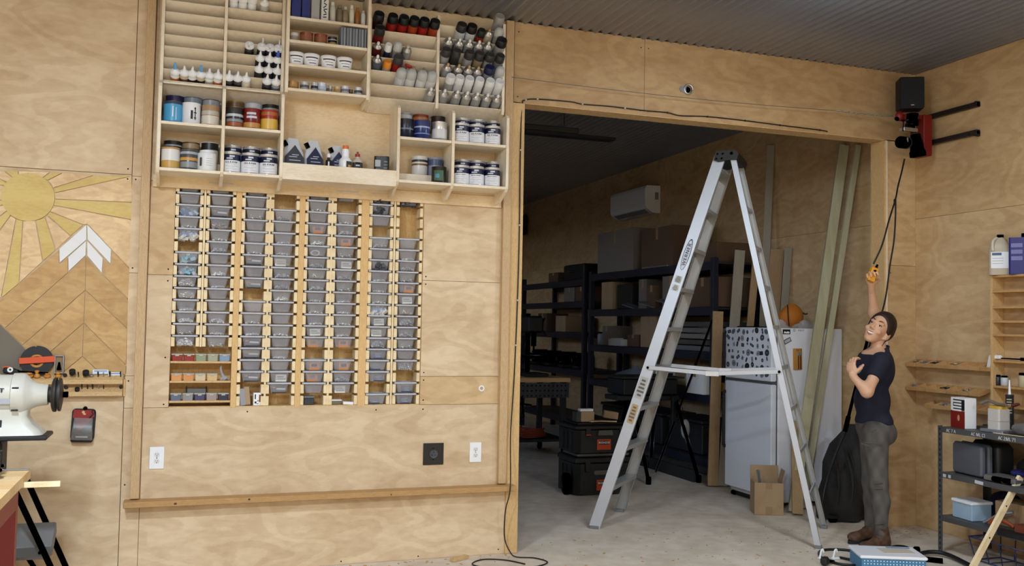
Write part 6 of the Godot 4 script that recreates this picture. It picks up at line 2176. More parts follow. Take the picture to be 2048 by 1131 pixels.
# ---------------------------------------------------------------- fridge and what stands on it
func build_fridge() -> void:
	var X0 := 4.80
	var Z0 := -1.60
	var Z1 := -0.87
	var H := 1.55
	var t := thing("refrigerator","old white refrigerator with stickers all over its freezer door","refrigerator","",Vector3(5.17,0.0,(Z0 + Z1) / 2))
	var wh := pm("fridge_white",Color(0.90,0.90,0.92),0.35)
	var wd := pm("fridge_door",Color(0.86,0.875,0.905),0.35)
	var zc := (Z0 + Z1) / 2
	var b := wb(t)
	b.box(Vector3(5.205,0.045 + (H - 0.045) / 2,zc),Vector3(0.67,H - 0.045,Z1 - Z0),0.008)
	put(b,"cabinet",wh,t)
	b = wb(t)
	b.box(Vector3(X0 + 0.03,0.09 + 0.485,zc),Vector3(0.06,0.97,Z1 - Z0 - 0.004),0.012)
	put(b,"fridge_door",wd,t)
	b = wb(t)
	b.box(Vector3(X0 + 0.03,(1.08 + H) / 2,zc),Vector3(0.06,H - 1.08,Z1 - Z0 - 0.004),0.012)
	put(b,"freezer_door",wd,t)
	b = wb(t)
	b.box(Vector3(X0 + 0.064,H / 2 + 0.03,zc),Vector3(0.012,H - 0.1,Z1 - Z0 - 0.03))
	b.box(Vector3(X0 + 0.034,1.07,zc),Vector3(0.05,0.016,Z1 - Z0 - 0.02))
	put(b,"door_seal",pm("seal_grey",Color(0.3,0.29,0.28),0.7),t)
	b = wb(t)
	b.box(Vector3(X0 + 0.11,0.035,zc),Vector3(0.05,0.06,Z1 - Z0 - 0.06),0.003)
	put(b,"kick_plate",mats["dark"],t)
	for y in [[0.45,0.95],[1.14,1.5]]:
		b = wb(t)
		b.box(Vector3(X0 - 0.018,(y[0] + y[1]) / 2,Z0 + 0.01),Vector3(0.022,y[1] - y[0],0.02),0.004)
		for q in y:
			b.box(Vector3(X0 - 0.004,q,Z0 + 0.012),Vector3(0.03,0.03,0.022),0.004)
		put(b,"handle",mats["dark"],t)
	b = wb(t)
	b.cyl(Vector3(X0 + 0.08,0.022,Z0 + 0.06),Vector3(X0 + 0.08,0.022,Z0 + 0.02),0.022,14)
	b.cyl(Vector3(X0 + 0.08,0.022,Z1 - 0.06),Vector3(X0 + 0.08,0.022,Z1 - 0.02),0.022,14)
	b.cyl(Vector3(5.45,0.022,Z0 + 0.06),Vector3(5.45,0.022,Z0 + 0.02),0.022,14)
	b.cyl(Vector3(5.45,0.022,Z1 - 0.06),Vector3(5.45,0.022,Z1 - 0.02),0.022,14)
	put(b,"roller",mats["black"],t)
	# stickers: shapes on the freezer door, drawn on the face turned to -x
	var face := Basis(Vector3.BACK,Vector3.UP,Vector3.LEFT)
	var g := RandomNumberGenerator.new()
	g.seed = 41
	var tones := [Color(0.16,0.17,0.20),Color(0.38,0.40,0.44),Color(0.24,0.26,0.33),Color(0.50,0.52,0.56),Color(0.30,0.29,0.27),Color(0.58,0.60,0.62),Color(0.10,0.10,0.11)]
	var n := 0
	for row in 7:
		for col in 9:
			var z := Z0 + 0.06 + col * 0.076 + g.randf_range(-0.018,0.018)
			var y := 1.512 - row * 0.061 + g.randf_range(-0.014,0.014)
			if g.randf() < 0.08 or z > Z1 - 0.03:
				continue
			var k := g.randi() % 4
			var poly: PackedVector2Array
			var turn := g.randf_range(-0.6,0.6)
			if k == 0:
				poly = ell(g.randf_range(0.022,0.036),g.randf_range(0.02,0.03),14,Vector2.ZERO)
			elif k == 1:
				poly = rrect(g.randf_range(0.04,0.075),g.randf_range(0.02,0.034),0.004,2)
			elif k == 2:
				poly = ell(g.randf_range(0.012,0.02),g.randf_range(0.012,0.02),6,Vector2.ZERO)
			else:
				poly = rrect(g.randf_range(0.02,0.032),g.randf_range(0.032,0.05),0.009,3)
			var rp := PackedVector2Array()
			for p in poly:
				rp.append(p.rotated(turn) + Vector2(z - t.position.z,y))
			b = MB.new()
			b.prism(rp,0.0,0.0009,face,Vector3(X0 - t.position.x,0,0))
			var c: Color = tones[n % 7]
			put(b,"sticker",pm("fr_%s" % c.to_html(),c,0.45),t)
			# a paler shape printed in it
			b = MB.new()
			var q := Vector2(z - t.position.z,y)
			b.prism(rrect(0.02,0.006,0.002,2,q) if k % 2 else ell(0.009,0.006,8,q),0.0,0.0015,face,Vector3(X0 - t.position.x,0,0))
			put(b,"sticker_print",pm("fr_%s" % tones[(n + 3) % 7].to_html(),tones[(n + 3) % 7],0.45),t)
			n += 1
	# the side towards the shop: brand sticker, a picture sticker, a framed one
	var at := func(u: float,v: float) -> Vector3:
		return wz(u,v,Z1) - t.position
	var h: Vector3 = at.call(1600,660.5)
	b = MB.new()
	b.lathe([Vector2(0.007,0),Vector2(0.011,0),Vector2(0.011,0.0009),Vector2(0.007,0.0009)],16,at.call(1588.5,660),axis_up(Vector3.BACK))
	put(b,"emblem",pm("fr_ink",Color(0.2,0.22,0.3),0.5),t)
	letter("HYATT",0.016,pm("fr_ink",Color(0.2,0.22,0.3),0.5),t,h + Vector3(0.012,0,0.0009),Basis(),false,1.1)
	b = MB.new()
	h = at.call(1573,663)
	b.box(h + Vector3(0,0,0.0006),Vector3(0.078,0.042,0.001))
	put(b,"sticker",pm("fr_black",Color(0.06,0.06,0.06),0.5),t)
	b = MB.new()
	b.prism(PackedVector2Array([Vector2(-0.03,-0.013),Vector2(0.028,-0.014),Vector2(0.03,0.0),Vector2(0.012,0.004),Vector2(-0.005,-0.002),Vector2(-0.02,0.006)]),0.001,0.0017,Basis(),h)
	put(b,"sticker_print",mats["white"],t)
	h = at.call(1575,681)
	b = MB.new()
	b.box(h + Vector3(0,0,0.0006),Vector3(0.075,0.04,0.001),0,Basis(Vector3.BACK,0.45))
	put(b,"sticker",pm("fr_slate",Color(0.17,0.18,0.2),0.5),t)
	b = MB.new()
	b.box(h + Vector3(0,0,0.0012),Vector3(0.062,0.027,0.001),0,Basis(Vector3.BACK,0.45))
	put(b,"sticker_print",pm("fr_pale",Color(0.70,0.71,0.72),0.5),t)
	# a wooden board holding two brown strips on the side
	h = wz(1594,717.5,Z1)
	t = thing("magnet_board","small wooden board with two brown sticks on the refrigerator side","board","",h,Basis(Vector3.BACK,0.02))
	b = MB.new()
	b.box(Vector3(0,0,0.008),Vector3(0.088,0.185,0.014),0.003)
	put(b,"board",tri_mat("magnet_wood",tex_pine,Vector3(6,1,6),Color(0.80,0.64,0.38),0.5),t)
	for x in [0.002,0.024]:
		b = MB.new()
		b.box(Vector3(x,-0.03,0.018),Vector3(0.010,0.115,0.008),0.002)
		put(b,"stick",pm("stick_brown",Color(0.36,0.15,0.06),0.5),t)
	b = MB.new()
	b.box(Vector3(0.012,0.045,0.018),Vector3(0.036,0.03,0.01),0.004)
	put(b,"clip",mats["galv"],t)
	b = MB.new()
	for x in [-0.01,0.008,0.03]:
		b.box(Vector3(x,0.077,0.0155),Vector3(0.007,0.018,0.003),0.001)
	put(b,"tag",pm("tag_olive",Color(0.36,0.32,0.2),0.5),t)
	# orange bag and clear film on top
	h = wz(1580,625,-1.15)
	t = thing("orange_bag","orange rounded bag with a brown seam on the refrigerator","bag","",Vector3(h.x,H + 0.002,-1.15))
	b = MB.new()
	var secs := []
	for k in 11:
		var f := k / 10.0
		var rr := 0.115 * pow(sin(PI * (0.16 + 0.80 * f)),0.6)
		var ring := []
		for i in 20:
			var a := TAU * i / 20
			ring.append(Vector3(cos(a) * rr * (1.05 + 0.1 * f * cos(a)) + 0.02 * f * f,f * 0.215,sin(a) * rr * 0.8))
		secs.append(ring)
	b.loft(secs)
	put(b,"body",pm("bag_orange",Color(0.72,0.42,0.09),0.7),t)
	b = MB.new()
	var pts := []
	for k in 9:
		var f := k / 8.0
		pts.append(Vector3(-0.055 - 0.025 * sin(PI * f),0.01 + 0.195 * f,0.085 * pow(sin(PI * (0.2 + 0.72 * f)),0.6)))
	b.tube(pts,0.005,8)
	b.tube([Vector3(0.09,0.15,0.03),Vector3(0.125,0.125,0.05),Vector3(0.15,0.13,0.05)],0.006,8)
	put(b,"seam",pm("seam_brown",Color(0.16,0.09,0.05),0.7),t)
	var film := clear_mat("film",Color(0.74,0.72,0.70,0.6),0.3)
	for q in [[1610,-0.95,0.14,"crumpled clear film beside the orange bag"],[1562,-0.93,0.10,"small crumpled clear film before the orange bag"]]:
		h = wz(q[0],645,q[1])
		t = thing("plastic_film",q[3],"plastic film","",Vector3(h.x,H + 0.001,q[1]))
		b = MB.new()
		g.seed = int(q[0])
		secs = []
		for k in 6:
			var ring := []
			for i in 18:
				var a := TAU * i / 18
				var rr: float = q[2] * (1.0 - 0.16 * k) * g.randf_range(0.72,1.1)
				ring.append(Vector3(cos(a) * rr,k * 0.014 + g.randf_range(-0.004,0.004) * signf(k),sin(a) * rr * 0.5))
			secs.append(ring)
		b.loft(secs)
		put(b,"film",film,t)
	h = wz(1500,640,-1.2)
	t = thing("thin_rod","dark thin rod lying across the refrigerator top","rod","",Vector3(4.95,H + 0.005,-1.2))
	b = MB.new()
	b.cyl(Vector3(-0.15,0.0,-0.2),Vector3(0.45,0.0,0.24),0.005,8)
	put(b,"rod",mats["dark"],t)

# ---------------------------------------------------------------- lumber leaning in the store room
func plank(label: String,a: Vector3,c: Vector3,wd: float,th: float,face: Vector3,mat: Material) -> void:
	var t := thing("lumber_board",label,"board","boards leaning in the store room",a)
	var b := wb(t)
	b.bar(a,c,wd,th,face,0.002)
	put(b,"board",mat,t)

func build_lumber() -> void:
	var grn := tri_mat("lumber_green",tex_birch,Vector3(4,0.35,4),Color(0.72,0.735,0.66),0.7,Vector3(0.3,0.6,0))
	var tan := tri_mat("lumber_tan",tex_pine,Vector3(4,0.4,4),Color(0.72,0.66,0.58),0.7,Vector3(0.7,0.1,0))
	var gry := tri_mat("lumber_grey",tex_birch,Vector3(4,0.4,4),Color(0.62,0.62,0.61),0.75,Vector3(0.1,0.4,0))
	var side := Vector3(0.93,0,0.36)
	plank("long greenish two-by-four leaning in front of the refrigerator",wy(1586,1022,0.015),wx(1688,290,XR - 0.06),0.085,0.038,side,grn)
	plank("long greenish two-by-four leaning behind another before the refrigerator",wy(1606,1014,0.015),wx(1716,290,XR - 0.05),0.05,0.038,side,grn)
	plank("short brown board leaning at the refrigerator corner behind the carton",wy(1562,1026,0.015) + Vector3(0.12,0,0.06),Vector3(5.02,0.75,-0.82),0.09,0.02,side,tan)
	plank("wide tan board standing beside the refrigerator door",Vector3(4.90,0.015,-1.96),wx(1436,622,4.93),0.10,0.03,Vector3(0.95,0,0.3),tan)
	plank("grey plank leaning on the wall beside the blue rack",Vector3(4.99,0.015,-1.93),wx(1480,500,5.16),0.10,0.02,Vector3(0.95,0,0.3),gry)
	plank("tan plank leaning on the wall behind the refrigerator door",Vector3(5.05,0.015,-1.80),wx(1512,520,5.33),0.07,0.025,Vector3(0.95,0,0.3),tan)
	plank("tall thin plank reaching up the store room wall",Vector3(5.25,0.015,-1.75),wx(1542,290,XR - 0.03),0.075,0.02,Vector3(0.7,0,0.7),gry)
	plank("brown plank leaning behind the refrigerator",Vector3(5.30,0.015,-1.75),wx(1555,498,XR - 0.04),0.13,0.02,Vector3(0.75,0,0.66),tan)
	plank("narrow grey plank leaning behind the refrigerator",Vector3(5.38,0.015,-1.68),wx(1577,495,XR - 0.03),0.07,0.02,Vector3(0.75,0,0.66),gry)

# ---------------------------------------------------------------- stacked tool boxes
func build_toolboxes() -> void:
	var blk := pm("toolbox_black",Color(0.028,0.029,0.032),0.5)
	var rub := pm("toolbox_grey",Color(0.33,0.32,0.30),0.6)
	var org := pm("toolbox_orange",Color(0.72,0.24,0.05),0.5)
	for k in 2:
		var y0: float = [0.012,0.385][k]
		var h: float = [0.37,0.275][k]
		var t := thing("tool_box",["large black tool box with orange badge at the bottom of the stack","black tool box with orange badge and latches on top of the stack"][k],"tool box","",Vector3(3.68,y0,-2.02))
		var w := 0.575
		var d := 0.40
		var b := MB.new()
		b.prism(PackedVector2Array([Vector2(-w / 2 + 0.05,d / 2),Vector2(w / 2 - 0.05,d / 2),Vector2(w / 2,d / 2 - 0.05),Vector2(w / 2,-d / 2),Vector2(-w / 2,-d / 2),Vector2(-w / 2,d / 2 - 0.05)]),0.0,h * 0.74,Basis(Vector3.RIGHT,Vector3.BACK,Vector3.DOWN) * Basis(Vector3.RIGHT,0.0),Vector3(0,h * 0.74,0))
		put(b,"body",blk,t)
		for q in [-1,0,1]:
			b = MB.new()
			b.box(Vector3(-w / 2 - 0.004,h * 0.36,0.09 * q),Vector3(0.014,h * 0.62,0.02),0.004)
			put(b,"rib",blk,t)
		b = MB.new()
		b.box(Vector3(0,h * 0.83,0),Vector3(w + 0.03,h * 0.16,d + 0.03),0.018)
		put(b,"lid",pm("toolbox_lid",Color(0.036,0.037,0.04),0.45),t)
		b = MB.new()
		b.box(Vector3(0,h * 0.945,0),Vector3(w - 0.05,h * 0.07,d - 0.05),0.008)
		put(b,"lid_top",rub if k == 0 else pm("toolbox_lid",Color(0.036,0.037,0.04),0.45),t)
		b = MB.new()
		if k == 0:
			b.prism(rrect(0.26,0.038,0.016,4,Vector2(0.02,h * 0.53)),d / 2,d / 2 + 0.014)
		else:
			b.prism(PackedVector2Array([Vector2(-0.075,h * 0.58),Vector2(0.075,h * 0.58),Vector2(0.065,h * 0.74),Vector2(-0.07,h * 0.74)]),d / 2,d / 2 + 0.02)
		put(b,"front_handle",rub,t)
		b = MB.new()
		b.box(Vector3(-0.01,h * (0.22 if k == 0 else 0.27),d / 2 + 0.003),Vector3(0.14,0.098,0.008),0.003)
		put(b,"badge",org,t)
		b = MB.new()
		b.prism(rrect(0.104,0.034,0.006,3,Vector2(-0.01,h * (0.22 if k == 0 else 0.27) + 0.018)),d / 2 + 0.007,d / 2 + 0.009)
		put(b,"badge_field",mats["black"],t)
		letter("RIDGID",0.019,pm("badge_white",Color(0.86,0.86,0.86),0.4),t,Vector3(-0.01,h * (0.22 if k == 0 else 0.27) + 0.018,d / 2 + 0.0095),Basis(),true,1.25)
		for x in [-0.17,0.17]:
			b = MB.new()
			b.box(Vector3(x,h * 0.72,d / 2 + 0.008),Vector3(0.05,h * 0.34,0.02),0.006)
			put(b,"latch",blk,t)
			if k == 1:
				b = MB.new()
				b.box(Vector3(x,h * 0.6,d / 2 + 0.019),Vector3(0.046,0.012,0.004),0.001)
				put(b,"latch_tab",org,t)
		if k == 0:
			for z in [-1,1]:
				b = MB.new()
				b.cyl(Vector3(-w / 2 - 0.06,0.088,-0.12 * z - 0.03),Vector3(-w / 2 - 0.02,0.088,-0.12 * z - 0.03),0.1,20)
				put(b,"wheel",pm("wheel_grey",Color(0.12,0.12,0.125),0.6),t)
				break
	# things lying on top of the boxes
	var yt := 0.661
	var t2 := thing("carton","small brown carton with grey end on the tool box","box","",Vector3(wz(1170,830,-1.9).x,yt,-1.93))
	var b2 := MB.new()
	b2.box(Vector3(0,0.045,0),Vector3(0.17,0.09,0.1),0.002)
	put(b2,"body",mats["cardboard"],t2)
	b2 = MB.new()
	b2.box(Vector3(-0.07,0.045,0.001),Vector3(0.045,0.091,0.102),0.002)
	put(b2,"end_band",pm("carton_slate",Color(0.2,0.2,0.2),0.7),t2)
	t2 = thing("white_block","flat white block lying on the small brown carton","block","",Vector3(wz(1174,817,-1.9).x,yt + 0.091,-1.93))
	b2 = MB.new()
	b2.box(Vector3(0,0.012,0),Vector3(0.13,0.024,0.06),0.003)
	put(b2,"block",mats["white"],t2)
	t2 = thing("carton","tan wedge-shaped carton tilted among scraps on the tool box","box","",Vector3(wz(1222,825,-1.95).x,yt + 0.012,-1.97),Basis.from_euler(Vector3(0,-0.3,-0.14)))
	b2 = MB.new()
	b2.box(Vector3(0,0.04,0),Vector3(0.13,0.065,0.09),0.002)
	put(b2,"body",mats["cardboard"],t2)
	for q in [[1195,0.16,0.3],[1212,0.2,-0.5],[1188,0.12,1.1]]:
		t2 = thing("wood_scrap","thin wood scrap %s on the tool box" % {1195: "beside the small carton",1212: "under the tilted carton",1188: "at the lid edge"}[q[0]],"scrap","",Vector3(wz(q[0],838,-1.85).x,yt,-1.86 - 0.02 * q[2]),Basis(Vector3.UP,q[2]))
		b2 = MB.new()
		b2.box(Vector3(0,0.006,0),Vector3(q[1],0.011,0.028),0.001)
		put(b2,"scrap",mats["pine_h"],t2)
# ---------------------------------------------------------------- the unlit store room
func carton(label: String,at: Vector3,size: Vector3,mat: Material,turn := 0.0,open := false) -> Node3D:
	var t := thing("cardboard_box",label,"box","",at,Basis(Vector3.UP,turn))
	var b := MB.new()
	if open:
		var th := 0.004
		b.box(Vector3(0,th / 2,0),Vector3(size.x,th,size.z))
		for s in [-1,1]:
			b.box(Vector3(s * (size.x - th) / 2,size.y / 2,0),Vector3(th,size.y,size.z))
			b.box(Vector3(0,size.y / 2,s * (size.z - th) / 2),Vector3(size.x - 2 * th,size.y,th))
	else:
		b.box(Vector3(0,size.y / 2,0),size,0.003)
	put(b,"box_body",mat,t)
	b = MB.new()
	if not open:
		b.box(Vector3(0,size.y + 0.0008,0),Vector3(0.05,0.001,size.z))
		b.box(Vector3(-size.x / 2 - 0.0008,size.y * 0.85,0),Vector3(0.001,size.y * 0.3,0.05))
		put(b,"tape",pm("tape",Color(0.58,0.47,0.33),0.4),t)
	return t

func build_store_room() -> void:
	var t: Node3D
	var b: MB
	var blue := pm("rack_blue",Color(0.07,0.08,0.15),0.5)
	# steel racks along the right wall
	for q in [[-5.07,-2.06,[0.24,0.87,1.30,1.745,2.20],"dark blue steel rack behind the step ladder"],[-7.6,-5.22,[0.3,0.95,1.45,1.86,2.15],"dark steel rack at the far end of the store room"]]:
		t = thing("steel_rack",q[3],"rack","",Vector3(5.22,0.0,(q[0] + q[1]) / 2))
		for z in [q[0] + 0.03,q[1] - 0.03]:
			for x in [4.98,5.49]:
				b = wb(t)
				b.box(Vector3(x,1.12,z),Vector3(0.06,2.24,0.06),0.003)
				put(b,"upright",blue,t)
		if q[1] > -2:
			for x in [4.98,5.49]:
				b = wb(t)
				b.box(Vector3(x,1.12,-3.5),Vector3(0.055,2.24,0.055),0.003)
				put(b,"upright",blue,t)
		for y in q[2]:
			b = wb(t)
			b.box(Vector3(5.235,y - 0.012,(q[0] + q[1]) / 2),Vector3(0.5,0.02,q[1] - q[0] - 0.02),0.002)
			put(b,"shelf_board",pm("rack_deck",Color(0.18,0.15,0.12),0.7),t)
			for x in [4.965,5.5]:
				b = wb(t)
				b.box(Vector3(x,y - 0.04,(q[0] + q[1]) / 2),Vector3(0.028,0.085,q[1] - q[0] - 0.04),0.003)
				put(b,"beam",blue,t)
	# air conditioner
	t = thing("air_conditioner","white wall air conditioner high in the store room","air conditioner","",Vector3(XR,2.95,-4.78))
	var acw := pm("ac_white",Color(0.92,0.92,0.93),0.4)
	b = MB.new()
	b.prism(PackedVector2Array([Vector2(-0.001,0.0),Vector2(-0.10,0.0),Vector2(-0.19,0.055),Vector2(-0.205,0.09),Vector2(-0.205,0.30),Vector2(-0.19,0.335),Vector2(-0.001,0.34)]),-0.5,0.5)
	put(b,"casing",acw,t)
	b = MB.new()
	b.box(Vector3(-0.150,0.0235,0.0),Vector3(0.075,0.006,0.86),0.002,Basis(Vector3.BACK,-0.56))
	put(b,"louvre",pm("ac_grey",Color(0.5,0.5,0.5),0.5),t)
	b = MB.new()
	b.box(Vector3(-0.2065,0.20,0.0),Vector3(0.006,0.2,0.98),0.002)
	put(b,"front_panel",acw,t)
	b = MB.new()
	b.box(Vector3(-0.05,0.21,0.501),Vector3(0.05,0.09,0.004),0.001)
	put(b,"end_plate",pm("ac_grey",Color(0.5,0.5,0.5),0.5),t)
	# fan heater hanging under the ceiling
	t = thing("strip_fixture","unlit long strip light fixture hanging under the store room ceiling","light fixture","",Vector3(3.3,3.42,-2.35))
	b = MB.new()
	b.box(Vector3(-0.2,0.0,0.0),Vector3(0.95,0.055,0.16),0.01)
	put(b,"housing",pm("fixture_olive",Color(0.24,0.22,0.19),0.5),t)
	b = MB.new()
	b.prism(PackedVector2Array([Vector2(-0.08,-0.03),Vector2(0.08,-0.03),Vector2(0.06,-0.055),Vector2(-0.06,-0.055)]),-0.67,0.27,Basis(Vector3.BACK,Vector3.UP,Vector3.LEFT) * Basis(Vector3.UP,0.0))
	put(b,"lens",mats["dark"],t)
	b = MB.new()
	for x in [0.15,-0.5]:
		b.cyl(Vector3(x,0.02,0),Vector3(x,0.2,0),0.004,6)
	put(b,"hanger",mats["galv"],t)
	# small speaker on the far wall
	var p := wz(1058,445,-9.1)
	t = thing("speaker","small black speaker on the far store room wall","speaker","",Vector3(5.42,3.1,-9.05))
	b = MB.new()
	b.box(Vector3(0,0.15,0.0),Vector3(0.2,0.34,0.2),0.01)
	put(b,"cabinet",mats["black"],t)
	b = MB.new()
	b.box(Vector3(0,0.15,0.105),Vector3(0.18,0.31,0.01),0.004)
	put(b,"grille",mats["dark"],t)
	# cartons on the blue rack, top deck upwards
	var cb := mats["cardboard"] as Material
	var cg := pm("carton_pale",Color(0.46,0.42,0.385),0.85)
	var cd := pm("carton_dark",Color(0.36,0.265,0.19),0.85)
	t = carton("big grey-fronted carton with round holes on the top of the blue rack",Vector3(5.22,2.205,-4.35),Vector3(0.5,0.50,1.0),cg)
	b = MB.new()
	for z in [-0.38,0.33]:
		b.lathe([Vector2(0.022,0),Vector2(0.04,0),Vector2(0.04,0.004),Vector2(0.022,0.004)],16,Vector3(-0.25,0.12,z),axis_up(Vector3.LEFT))
	put(b,"hole_rim",pm("rim_pale",Color(0.62,0.61,0.58),0.6),t)
	carton("big brown carton on the top of the blue rack",Vector3(5.24,2.205,-3.35),Vector3(0.46,0.45,0.75),cd)
	carton("low brown carton on the top of the blue rack end",Vector3(5.24,2.205,-2.45),Vector3(0.4,0.2,0.6),cd)
	t = thing("metal_tray","shallow shiny metal tray on the top of the blue rack","tray","",Vector3(5.05,2.20,-3.35))
	b = MB.new()
	b.box(Vector3(0,0.012,0),Vector3(0.14,0.024,0.6),0.006)
	put(b,"tray_body",mats["steel"],t)
	t = carton("open brown carton lying on its side on the third deck",Vector3(5.2,1.75,-4.62),Vector3(0.4,0.34,0.32),cb)
	carton("tall pale carton beside the open carton on the upper deck",Vector3(5.2,1.75,-3.72),Vector3(0.34,0.34,0.2),cg)
	t = thing("dark_crate","dark open crate between cartons on the upper deck","crate","",Vector3(5.22,1.75,-4.2))
	b = MB.new()
	b.box(Vector3(0,0.15,0),Vector3(0.38,0.3,0.4),0.01)
	put(b,"crate_body",pm("crate_dark",Color(0.06,0.05,0.045),0.7),t)
	carton("brown carton with a white tag on the upper deck",Vector3(5.12,1.75,-3.45),Vector3(0.24,0.26,0.2),cd)
	carton("pale stacked carton on the upper deck behind the ladder",Vector3(5.2,1.75,-3.05),Vector3(0.36,0.35,0.36),cg)
	carton("brown carton near the rack end on the upper deck",Vector3(5.2,1.75,-2.35),Vector3(0.4,0.30,0.55),cd)
	for k in 3:
		t = thing("metal_sheet","bent shiny metal sheet, %s on the upper deck edge" % ORD[k],"metal sheet","bent metal sheets",Vector3(5.02,1.752,-3.9 + 0.42 * k),Basis.from_euler(Vector3(0.1,0.3,0)))
		b = MB.new()
		b.box(Vector3(0,0.02 + 0.016 * k,0),Vector3(0.1,0.006,0.35),0.001,Basis.from_euler(Vector3(0.12,0,0.25)))
		put(b,"sheet_metal",mats["galv"],t)
	# middle deck
	var mats3 := [cb,cg,cd,pm("tub_grey",Color(0.4,0.4,0.42),0.5)]
	var names := ["carton beside the clear jars","pale carton","dark carton","grey tub"]
	var g := RandomNumberGenerator.new()
	g.seed = 11
	t = thing("white_tray","small white carton with a bright lid on the middle deck","box","",Vector3(5.02,1.305,-4.3))
	b = MB.new()
	b.box(Vector3(0,0.04,0),Vector3(0.12,0.08,0.36),0.003)
	put(b,"body",pm("dim_white",Color(0.76,0.76,0.75),0.5),t)
	b = MB.new()
	b.box(Vector3(0,0.085,-0.06),Vector3(0.1,0.01,0.16),0.002)
	put(b,"lid",mats["white_gloss"],t)
	carton("pale upright carton on the middle deck",Vector3(5.15,1.305,-4.62),Vector3(0.3,0.24,0.24),cg)
	carton("brown low carton on the middle deck",Vector3(5.2,1.305,-3.95),Vector3(0.34,0.14,0.3),cd)
	carton("tall brown carton on the middle deck",Vector3(5.2,1.305,-3.55),Vector3(0.36,0.36,0.38),cb)
	for k in 5:
		t = thing("fibre_board","long grey fibre board, %s in the pile on the middle deck" % ORD[k],"board","fibre boards piled on the middle deck",Vector3(5.22,1.302 + 0.062 * k,-2.6 + 0.02 * (k % 2)))
		b = MB.new()
		b.box(Vector3(0,0.025,0),Vector3(0.44,0.05,1.1 - 0.08 * (k % 3)),0.003)
		put(b,"board",pm("panel_%d" % (k % 3),[Color(0.42,0.42,0.42),Color(0.30,0.28,0.26),Color(0.5,0.48,0.45)][k % 3],0.6),t)
	for k in 3:
		t = thing("glass_jar","tall clear jar, %s on the middle deck end" % ORD[k],"jar","clear jars on the middle deck",Vector3(5.1 + 0.02 * k,1.305,-4.98 + 0.14 * k))
		b = MB.new()
		b.lathe([Vector2(0,0),Vector2(0.05,0),Vector2(0.053,0.004),Vector2(0.053,0.12),Vector2(0.04,0.14),Vector2(0,0.14)],16)
		put(b,"jar_body",pm("jar_dim",Color(0.5,0.5,0.52),0.3),t)
		b = MB.new()
		b.cyl(Vector3(0,0.14,0),Vector3(0,0.16,0),0.042,14)
		put(b,"lid",mats["white"],t)
	# third deck: plastic bags, a printed carton; bottom deck: bins
	t = thing("plastic_bag","heap of clear plastic bags on the third deck","plastic bag","",Vector3(5.15,0.872,-4.1))
	b = MB.new()
	var secs := []
	for k in 7:
		var ring := []
		for i in 22:
			var a := TAU * i / 22
			var rr := (1.0 - 0.1 * k * k * 0.35) * g.randf_range(0.8,1.08)
			ring.append(Vector3(cos(a) * 0.2 * maxf(rr,0.1),k * 0.035,sin(a) * 0.55 * maxf(rr,0.1)))
		secs.append(ring)
	b.loft(secs)
	put(b,"bag",clear_mat("bag_clear",Color(0.62,0.64,0.68,0.75),0.3),t)
	t = carton("white printed carton on the third deck",Vector3(5.06,0.872,-3.28),Vector3(0.2,0.21,0.22),mats["white"])
	b = MB.new()
	b.box(Vector3(-0.1015,0.10,0.02),Vector3(0.001,0.1,0.12))
	b.box(Vector3(0.02,0.12,0.111),Vector3(0.1,0.09,0.001))
	put(b,"print_patch",mats["dark"],t)
	carton("white carton with a face print behind the ladder rails",Vector3(5.05,0.872,-2.35),Vector3(0.26,0.24,0.34),mats["white"])
	t = thing("yellow_drill","yellow and black drill body on the third deck end","power tool","",Vector3(5.08,0.873,-2.02))
	b = MB.new()
	b.cyl(Vector3(0,0.16,-0.1),Vector3(0,0.16,0.09),0.04,16)
	b.box(Vector3(0,0.09,-0.03),Vector3(0.05,0.14,0.06),0.012)
	put(b,"drill_body",pm("drill_yellow",Color(0.75,0.50,0.08),0.5),t)
	b = MB.new()
	b.cyl(Vector3(0,0.16,0.09),Vector3(0,0.16,0.15),0.022,14)
	b.box(Vector3(0,0.02,-0.03),Vector3(0.07,0.04,0.1),0.008)
	put(b,"drill_chuck",mats["black"],t)
	for k in 3:
		t = thing("storage_tote","dark lidded tote, %s on the bottom deck of the blue rack" % ORD[k],"tote","dark totes on the bottom deck",Vector3(5.22,0.242,-4.4 + 0.85 * k))
		b = MB.new()
		b.box(Vector3(0,0.16,0),Vector3(0.42,0.32,0.7),0.02)
		put(b,"tote_body",pm("tote_dark",Color(0.09,0.09,0.10),0.6),t)
		b = MB.new()
		b.box(Vector3(0,0.335,0),Vector3(0.45,0.035,0.74),0.012)
		put(b,"lid",pm("tote_lid",Color(0.14,0.14,0.16),0.5),t)
	# far rack contents
	for k in 5:
		carton("%s on the far dark rack" % ["brown carton with a pale tag","squat brown carton","pale carton between darker ones","tall brown carton at the rack end","small brown carton on its own"][k],Vector3(5.2,[1.45,1.45,1.86,1.86,2.15][k] + 0.004,[-6.9,-6.2,-5.9,-5.5,-6.5][k]),Vector3(0.34,[0.26,0.22,0.2,0.2,0.14][k],0.36),[cd,cb,cg,cd,cd][k])
	t = thing("dark_case","black case on the far dark rack","case","",Vector3(5.2,2.154,-5.75))
	b = MB.new()
	b.box(Vector3(0,0.11,0),Vector3(0.36,0.22,0.7),0.02)
	put(b,"case_body",mats["black"],t)
	b = MB.new()
	b.tube(smooth([Vector3(-0.19,0.12,-0.1),Vector3(-0.23,0.12,-0.06),Vector3(-0.23,0.12,0.06),Vector3(-0.19,0.12,0.1)]),0.01,8)
	put(b,"handle",mats["dark"],t)
